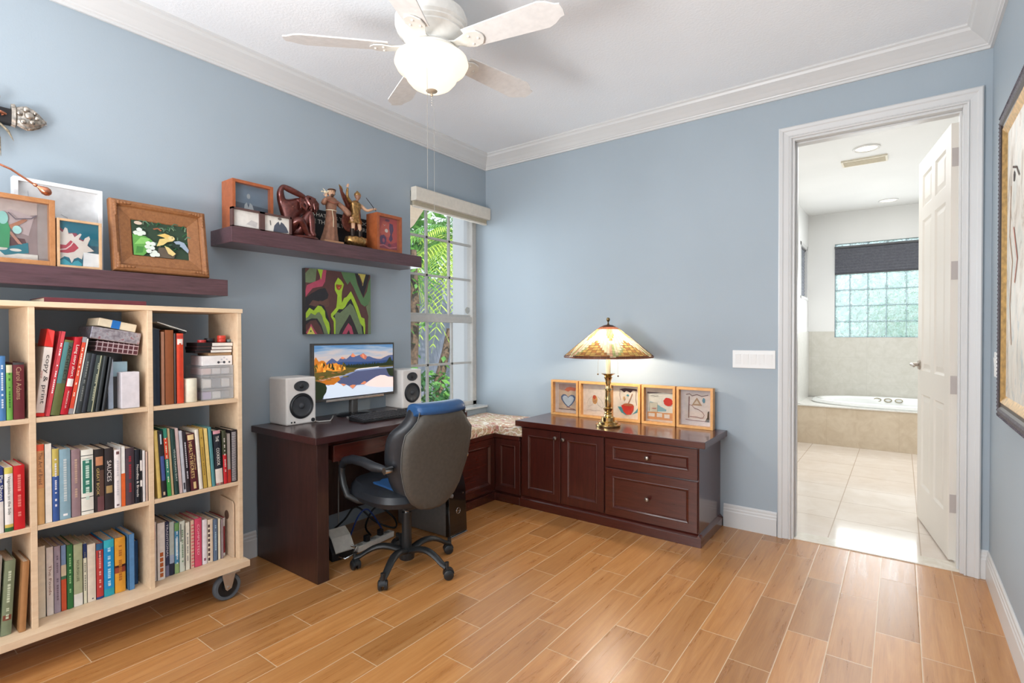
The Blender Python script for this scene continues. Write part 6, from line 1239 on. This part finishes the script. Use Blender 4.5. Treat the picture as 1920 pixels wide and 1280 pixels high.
b = B(); out = [(-.020, .046, .292), (-.012, -.02, .300), (-.006, -.060, .312), (.0, -.098, .352), (.004, -.128, .376), (-.002, -.110, .330), (-.008, -.088, .290), (-.016, -.058, .262), (-.03, -.070, .22), (-.034, -.088, .17), (-.032, -.07, .12), (-.03, -.03, .10), (-.032, .03, .12), (-.03, .060, .16), (-.028, .062, .22)]
cv = [b.V(p) for p in out]; cc = b.V((-.036, -.008, .22)); [b.face([cv[i], cv[(i+1) % len(cv)], cc], CLK, True) for i in range(len(cv))]
o = b.done('cloak', t); q = o.modifiers.new('sub', 'SUBSURF'); q.levels = 2; q.render_levels = 2; s_ = o.modifiers.new('sol', 'SOLIDIFY'); s_.thickness = .004
b = B(); b.tube([(-.006, -.094, .372-.02), (.002, -.11, .366), (.006, -.126, .380)], [.006, .008, .002], GLD, 8); b.done('cloak_tip', t)
# ================================================================== ABSTRACT CANVAS
t = thing('abstract_canvas', 'unframed canvas of lime green wavy bands on plum and dark green', 'painting', (0, -1.527, 1.26))
DKG = c_(58, 64, 56); PLM = c_(92, 62, 60); GRN = c_(92, 128, 86); LIM = c_(166, 200, 62); PNK_ = c_(178, 78, 100); BLK = c_(46, 46, 50); OLV = c_(112, 128, 96)
b = B(); b.box((.002, -.2425, 0), (.038, .2425, .402), c_(52, 50, 48)); 
CV = [(PLM, FULL), (BLK, [(0, .55), (.08, .62), (.2, .70), (.28, .72), (.33, .62), (.3, .5), (.2, .52), (.1, .42), (0, .4)]), (c_(100, 72, 64), [(.02, .4), (.1, .52), (.22, .5), (.32, .56), (.34, .44), (.2, .38), (.05, .36)]),
 (OLV, [(0, .78), (.06, .78), (.14, .80), (.16, 1), (.06, 1), (0, .92)]), (PNK_, [(0, .66), (.02, .74), (.12, .80), (.2, .84), (.22, 1), (.30, 1), (.28, .82), (.24, .74), (.16, .72), (.1, .70), (.04, .62), (0, .56)]), (LIM, [(.17, 1), (.25, 1), (.23, .90), (.22, .84), (.20, .92)]),
 (GRN, [(.52, 1), (.74, 1), (.78, .82), (.84, .68), (.88, .60), (.94, .72), (.97, .88), (1, .96), (1, .60), (.96, .50), (.90, .46), (.84, .50), (.78, .62), (.72, .76), (.66, .86), (.62, .80), (.56, .90)]), (BLK, [(.74, 1), (.98, 1), (.94, .84), (.90, .70), (.88, .62), (.82, .74), (.78, .86)]), (c_(196, 184, 96), [(.79, 1), (.92, 1), (.88, .86), (.87, .80), (.83, .90)]), (PLM, [(.80, .98), (.815, .98), (.87, .84), (.86, .80)]),
 (OLV, [(.92, .46), (.96, .50), (1, .60), (1, 0), (.95, 0), (.96, .3)]), (BLK, [(.46, .40), (.55, .44), (.63, .54), (.68, .58), (.74, .52), (.80, .40), (.86, .24), (.90, .14), (.88, 0), (.40, 0), (.41, .24), (.38, .32)]), (OLV, [(.42, .36), (.50, .34), (.58, .42), (.66, .50), (.71, .46), (.77, .32), (.84, .16), (.86, 0), (.79, 0), (.73, .16), (.66, .32), (.58, .20), (.5, .06), (.48, 0), (.42, 0)]), (c_(56, 52, 52), [(.50, 0), (.56, .16), (.65, .32), (.72, .18), (.78, 0)]), (PNK_, [(.53, 0), (.58, .10), (.63, .18), (.68, .12), (.71, 0), (.66, 0), (.635, .07), (.60, 0)]),
 (BLK, [(0, .42), (.06, .44), (.14, .42), (.2, .46), (.26, .44), (.30, .34), (.34, .2), (.36, .1), (.36, 0), (0, 0)]), (OLV, [(0, .30), (.06, .32), (.12, .30), (.18, .34), (.24, .32), (.28, .2), (.33, .06), (.335, 0), (.26, 0), (.22, .14), (.16, .24), (.08, .24), (0, .2)]), (PLM, [(0, .14), (.06, .20), (.14, .22), (.2, .12), (.25, 0), (0, 0)]), (PNK_, [(0, .02), (.05, .10), (.07, .16), (.10, .10), (.16, 0), (.02, 0)]), (c_(206, 200, 96), [(.015, 0), (.07, .12), (.125, 0)]), (c_(90, 110, 50), blob(.068, .045, .012, .014)),
 (LIM, [(0, .24), (.0, .32), (.05, .40), (.11, .36), (.17, .44), (.22, .43), (.27, .36), (.28, .26), (.33, .18), (.345, .08), (.335, 0), (.315, 0), (.29, .10), (.25, .20), (.23, .28), (.19, .34), (.16, .33), (.13, .29), (.07, .32), (.03, .26)]),
 (LIM, [(.405, .0), (.40, .20), (.36, .27), (.36, .32), (.44, .42), (.45, .50), (.46, .62), (.42, .70), (.42, .80), (.47, .90), (.52, .86), (.56, .80), (.53, .68), (.525, .60), (.53, .50), (.56, .58), (.60, .60), (.67, .70), (.72, .60), (.78, .46), (.84, .28), (.89, .26), (.905, .14), (.90, 0), (.88, 0), (.87, .12), (.82, .18), (.78, .30), (.73, .44), (.67, .58), (.62, .52), (.58, .44), (.54, .40), (.48, .40), (.44, .34), (.39, .28), (.42, .25), (.43, .20), (.425, 0)]), (c_(150, 90, 50), [(.435, .76), (.44, .79), (.49, .79), (.53, .79), (.52, .74), (.49, .70), (.455, .71)]), (c_(190, 50, 40), blob(.48, .745, .018, .02)), (c_(236, 220, 210), blob(.485, .74, .005, .006))]
art(b, (.0382, -.2425, 0), (0, 1, 0), (0, 0, 1), .485, .402, CV, .00012); b.done('painted_canvas', t, recalc=False)
# ================================================================== TABLE LAMP
lp = thing('table_lamp', 'brass table lamp with a leaded stained glass shade, lit', 'table lamp', (1.335, -.315, .6275))
b = B(); b.lathe([(.0, 0), (.082, 0), (.084, .004), (.084, .014), (.080, .018), (.068, .020), (.068, .030), (.060, .036), (.046, .038), (.046, .062), (.036, .066), (.030, .070), (.028, .080), (.024, .084)], BRASS, seg=48); b.done('base', lp)
b = B(); b.lathe([(.024, .084), (.028, .092), (.022, .100), (.032, .116), (.034, .122), (.026, .126), (.020, .130), (.024, .140), (.0225, .19), (.0185, .240), (.020, .244), (.030, .248), (.030, .253), (.017, .257), (.014, .27), (.014, .284), (.020, .296), (.018, .306), (.024, .324), (.030, .334), (.021, .338), (.030, .350), (.046, .357), (.048, .360), (.0, .360)], BRASS, seg=40); b.done('stem', lp)
B().cyl((0, 0, .359), (0, 0, .475), .0155, mat('ivory_candle_sleeve', (238, 226, 190), .5, var=.02), seg=20).done('candle_sleeve', lp)
for sx, zz in ((-.078, .352), (.073, .345)):
    b = B(); b.tube([(sx*.6, .03*0, .50), (sx*.98, 0, .44), (sx, 0, zz+.01)], .0006, BRASS, 5); b.ell((sx, 0, zz), (.006, .006, .006), mat('bronze_pull_ball', (90, 70, 50), .3, .8), 12, 8); b.done('pull_chain', lp)
b = B(); b.lathe([(.0, .475), (.012, .475), (.014, .50), (.0, .505)], BRASS); b.done('socket', lp)
b = B(); b.ell((0, 0, .53), (.022, .022, .03), mat('lit_bulb', (255, 224, 168), .4, emis=14)); b.done('bulb', lp)
b = B(); b.cyl((0, 0, .50), (0, 0, .69), .004, BRASS); b.lathe([(.006, .688), (.009, .694), (.005, .700), (.004, .712), (.010, .718), (.013, .728), (.010, .739), (.003, .742)], mat('bronze_finial', (110, 92, 62), .3, .9)); b.done('finial', lp)
b = B(); b.lathe([(.004, .694), (.03, .690), (.050, .680), (.056, .674)], mat('dark_bronze_cap', (96, 60, 44), .35, .6), seg=40, cap=False); b.done('shade_cap', lp)
def glas(c, tr=.8):
    n = NT('stained_glass_%d_%d_%d' % c); tb = n.n('ShaderNodeBsdfTranslucent'); v = n.coord(); col = n.ramp(n.noise(v, 45, 3), [(.3, tuple(q*.62 for q in c)), (.7, tuple(q*.76 for q in c))]); n.l(col, tb.inputs[0]); n.P(Base_Color=col, Roughness=.15)
    mx = n.n('ShaderNodeMixShader'); mx.inputs[0].default_value = tr; n.l(n.b.outputs[0], mx.inputs[1]); n.l(tb.outputs[0], mx.inputs[2]); n.l(mx.outputs[0], n.t.nodes['Material Output'].inputs[0]); return n.m
GC = glas((244, 236, 206)); GW = glas((236, 222, 200)); GA = glas((222, 188, 116)); GO = glas((196, 142, 88)); GR = glas((104, 62, 48)); GGr = glas((178, 196, 138)); GP = glas((226, 180, 156))
LEAD = mat('dark_lead_came', (86, 60, 44), .4, .5)
NS, NR = 96, 26; b = B(); sp = []
for i in range(NR+1):
    s = i/NR; r = .056+.244*(s**.95); z = .676-.196*s**1.06-.004*math.sin(PI*s); sp.append((r, z))
sp.append((.2995, .470))
G = [[b.V((r*math.cos(2*PI*(k+.5)/NS), r*math.sin(2*PI*(k+.5)/NS), z)) for k in range(NS)] for r, z in sp]
def cell(i, k):
    p = k % 16; d = abs(p-7.5); s = i/NR
    if i >= NR: return GR
    if i >= NR-1: return GR if p not in (0, 15) else GC
    if i < 2: return GR
    # stepped pyramid rising from the rim
    lvl = (NR-1-i)//2
    if lvl <= 6 and d < 7.4-lvl*1.05: 
        return (GO if (lvl+int(p/2)) % 3 == 0 else GA) if d < 6.2-lvl*1.05 or lvl > 3 else GR if lvl > 3 else GGr if (lvl+p) % 2 else GO
    # stepped descending pendant from the cap, shifted half a period
    q = (k+8) % 16; d2 = abs(q-7.5); l2 = (i-2)//2
    if l2 <= 4 and d2 < 4.2-l2*.8: return GA if (l2+q) % 3 else GO
    if q in (7, 8) and s > .55: return (GGr if (k//16) % 2 else GP)
    return GC if (k % 3) else GW
for i in range(len(sp)-1):
    for k in range(NS): b.face([G[i][k], G[i][(k+1) % NS], G[i+1][(k+1) % NS], G[i+1][k]], cell(i, k), False)
b.done('stained_glass_shade', lp)
b = B()
for k in range(0, NS, 2):
    a = 2*PI*(k+.5)/NS; st = 12 if (k % 16) in (4, 6, 8, 10) and False else 2
    b.tube([((r+.0008)*math.cos(a), (r+.0008)*math.sin(a), z) for r, z in sp[st::4]+[sp[-1]]], .0009, LEAD, 4)
for i in (2, NR-1, NR-3, NR): r, z = sp[i]; b.tube([((r+.0006)*math.cos(2*PI*k/NS), (r+.0006)*math.sin(2*PI*k/NS), z) for k in range(NS+1)], .0012 if i != NR else .0022, LEAD, 4)
for k0 in range(6):
    for lvl in range(1, 7):
        i = NR-1-2*lvl; r, z = sp[max(0, i+1)]; half = 7.4-lvl*1.05+1.05; a0 = 2*PI*(k0*16+7.5-half+.5)/NS; a1 = 2*PI*(k0*16+7.5+half+.5)/NS; b.tube([((r+.0006)*math.cos(a0+(a1-a0)*j/6), (r+.0006)*math.sin(a0+(a1-a0)*j/6), z) for j in range(7)], .0012, LEAD, 4)
b.done('leading', lp)
light('POINT', 'lamp_bulb_light', (1.335, -.315, .6275+.53), 42, (1, .88, .72), radius=.03)
# ================================================================== SWITCHES
def switchplate(lab, loc, rz, n, w, h):
    t = thing('light_switch', lab, 'light switch', loc, rz)
    b = B(); b.box((-w/2, -.006, -h/2), (w/2, 0, h/2), WHITE); b.done('wall_plate', t, bevel=.0025)
    for k in range(n):
        cx_ = (k-(n-1)/2)*.046; B().box((cx_-.0165, -.0085, -.033), (cx_+.0165, -.004, .033), WHITE, Matrix.Rotation(.07, 3, 'X')).done('rocker', t)
switchplate('white five-gang light switch plate left of the bathroom doorway', (2.191, 0, 1.0935), 0, 5, .252, .114)
switchplate('white light switch plate on the right wall by the corner', (RW, -.235, 1.105), -PI/2, 2, .116, .118)
# ================================================================== PAINTING ON THE RIGHT WALL
t = thing('framed_painting', 'large painting in an ornate dark and gold frame on the right wall', 'painting', (RW, -1.32, .90))
# local: wall at x=0, front towards -x ; spans y from -.80 to .80 (right edge in photo nearest the corner), z 0..1.27
PW, PH = .795, 1.268; FR = mat('aged_dark_carved_frame', (84, 78, 84), .55, .2, var=.3, vs=120, bump=.6, bs=150); FG = mat('gold_leaf_frame', (196, 156, 96), .35, .6, var=.12); FB = mat('dark_brown_moulding', (52, 36, 28), .4)
b = B()
def rp(i, x): return [(-x, -PW+i, i), (-x, PW-i, i), (-x, PW-i, PH-i), (-x, -PW+i, PH-i)]
b.rings([rp(0, .002), rp(0, .022), rp(.008, .032), rp(.026, .036), rp(.036, .032)], FR, False, True, False); b.done('carved_border', t)
b = B(); b.rings([rp(.036, .032), rp(.045, .026), rp(.058, .026)], FB, False, False, False); b.done('inner_moulding', t)
b = B(); b.rings([rp(.058, .026), rp(.064, .030), rp(.088, .018), rp(.092, .016)], FG, False, False, False); b.done('gold_liner', t)
b = B()
for k in range(int(PH/.0165)):
    z = .008+k*.0165
    for sy in (-1, 1): b.ell((-.026, sy*(PW-.004), z), (.010, .007, .0068), FR, 8, 6)
for k in range(int(2*PW/.0165)):
    y = -PW+.008+k*.0165
    for zz in (.004, PH-.004): b.ell((-.026, y, zz), (.010, .0068, .007), FR, 8, 6)
b.done('beaded_edge', t)
n = NT('oil_painting_cream_blue'); v = n.coord(); q1 = n.noise(n.mapv(v, (1, 1, .6)), 4.5, 6, .65, 1.6); q2 = n.noise(n.mapv(v, (1, 1, .5), (3, 1, 2)), 7, 5, .7, 2.2)
ca = n.ramp(q1, [(.30, (120, 100, 84)), (.42, (190, 176, 158)), (.5, (226, 218, 206)), (.6, (206, 206, 196)), (.72, (170, 150, 132))]); cb = n.ramp(q2, [(.40, (226, 218, 206)), (.55, (214, 206, 194)), (.64, (104, 150, 172)), (.72, (60, 110, 140))])
sz = n.n('ShaderNodeSeparateXYZ'); n.l(v, sz.inputs[0]); fz = n.math('SUBTRACT', .62, n.math('MULTIPLY', sz.outputs[2], .7)); n.P(Base_Color=n.mix(n.math('MAXIMUM', fz, .08), ca, cb), Roughness=.45); n.bump(q1, .5, .003)
b = B(); b.box((-.016, -PW+.09, .09), (-.010, PW-.09, PH-.09), n.m)
PA = [(c_(176, 140, 112), line([(.93, .78), (.95, .6), (.90, .5), (.94, .35), (.91, .2)], .006)), (c_(60, 44, 40), blob(.88, .80, .014, .02, 12, .3)), (c_(190, 120, 100), line([(.88, .62), (.82, .5), (.86, .42)], .006)), (c_(80, 60, 50), line([(.9, .84), (.84, .82), (.8, .78)], .004))]
art(b, (-.0162, PW-.09, .09), (0, -1, 0), (0, 0, 1), 2*PW-.18, PH-.18, [(m, [(1-x, y) for x, y in p]) for m, p in PA], .0005); b.done('canvas', t, recalc=False)
# ================================================================== CEILING FAN
fx, fy = 1.27, -1.92
fan = thing('ceiling_fan', 'white five-blade ceiling fan with a lit frosted glass bowl', 'ceiling fan', (fx, fy, H))
FW = mat('warm_white_fan_enamel', (232, 229, 222), .35, var=.02); FWB = mat('off_white_fan_blade', (232, 230, 227), .5, var=.02)
b = B(); b.lathe([(.0, 0), (.062, 0), (.064, -.03), (.058, -.055), (.046, -.075), (.030, -.085)], mat('pale_grey_canopy', (186, 190, 184), .35, var=.02), seg=40); b.done('canopy', fan)
B().cyl((0, 0, -.085), (0, 0, -.12), .016, FW, seg=20).done('downrod', fan)
b = B(); b.lathe([(.02, -.112), (.06, -.114), (.115, -.125), (.150, -.142), (.158, -.165), (.158, -.195), (.150, -.205), (.152, -.212), (.140, -.222), (.142, -.230), (.128, -.240), (.118, -.26), (.095, -.275), (.09, -.29)], FW, seg=56, cap=True); b.done('motor_housing', fan)
b = B(); b.lathe([(.085, -.285), (.11, -.292), (.122, -.302), (.118, -.316), (.06, -.32)], FW, seg=48); b.done('light_fitter', fan)
zb = -.292
for k in range(5):
    a = math.radians(9+72*k); d = Vector((math.cos(a), math.sin(a), 0)); s_ = Vector((-d.y, d.x, 0)); tw = math.radians(-12)
    up_ = Vector((0, 0, 1)); sx_ = s_*math.cos(tw)+up_*math.sin(tw); nz = up_*math.cos(tw)-s_*math.sin(tw)
    b = B(); out = []
    for i in range(15):
        q = i/14; out.append((.185+(.60-.185)*q, .052+.018*q if i < 13 else .052+.018*q-.012*(i-12)**1.6))
    pts = [(r_, w_) for r_, w_ in out]+[(.618, .03), (.622, 0)]+[(.618, -.03)]+[(r_, -w_) for r_, w_ in out[::-1]]
    V_ = [d*r_+sx_*w_+Vector((0, 0, zb)) for r_, w_ in pts]; b.prism(V_, nz*.006, FWB); bl_ = b.done('blade', fan, bevel=.001)
    b = B(); pl = [(.09, .020), (.13, .018), (.17, .030), (.21, .044), (.245, .036), (.262, .014), (.265, 0)]; pl = pl+[(r_, -w_) for r_, w_ in pl[::-1][1:]]
    V_ = [d*r_+(sx_ if r_ > .15 else s_)*w_+Vector((0, 0, zb-.003+(.014*(max(0, .15-r_)/.06)))) for r_, w_ in pl]; b.prism(V_, Vector((0, 0, -.006)), FW)
    for r_, w_ in ((.205, .022), (.205, -.022), (.24, 0)): b.ell(d*r_+sx_*w_+Vector((0, 0, zb-.011)), (.006, .006, .004), FW, 10, 6)
    b.done('blade_bracket', fan, bevel=.001)
n = NT('lit_frosted_bowl'); n.P(Base_Color=rgb((120, 116, 108)), Roughness=.3); v = n.coord('Generated'); sz = n.n('ShaderNodeSeparateXYZ'); n.l(v, sz.inputs[0])
lw = n.n('ShaderNodeLayerWeight'); lw.inputs[0].default_value = .35
n.l(n.ramp(lw.outputs['Facing'], [(0, (255, 250, 240)), (.7, (255, 240, 214)), (1, (250, 222, 184))]), n.b.inputs['Emission Color']); n.b.inputs['Emission Strength'].default_value = 1.15; BOWL = n.m
b = B(); b.lathe([(.108, -.312), (.134, -.318), (.157, -.335), (.162, -.355), (.150, -.378), (.128, -.392), (.118, -.402), (.108, -.425), (.088, -.448), (.060, -.464), (.028, -.472), (.0, -.473)], BOWL, seg=56, cap=True); b.done('glass_bowl', fan)
b = B(); b.lathe([(.0, -.482), (.012, -.480), (.024, -.474), (.028, -.468), (.0, -.466)][::-1], mat('tan_metal_cap', (180, 164, 142), .35, .3), seg=28, cap=False); b.ell((0, 0, -.489), (.006, .006, .008), mat('tan_metal_cap', (180, 164, 142), .35, .3), 12, 8); b.done('bowl_cap', fan)
MCH = mat('beaded_chain_metal', (176, 170, 160), .35, .7, var=.02)
b = B()
for k in range(4): b.ell((0, 0, -.500-.011*k), (.0022, .0022, .0034), MCH, 8, 6)
b.done('bead_chain', fan)
b = B(); px_, py_ = .062, -.088; b.cyl((px_, py_, -.312), (px_, py_, -.93), .0009, MCH, seg=6); b.done('pull_chain', fan)
b = B(); px2, py2 = .0, -.0; b.cyl((.01, .004, -.54), (.01, .004, -1.03), .0007, MCH, seg=6); b.done('pull_chain', fan)
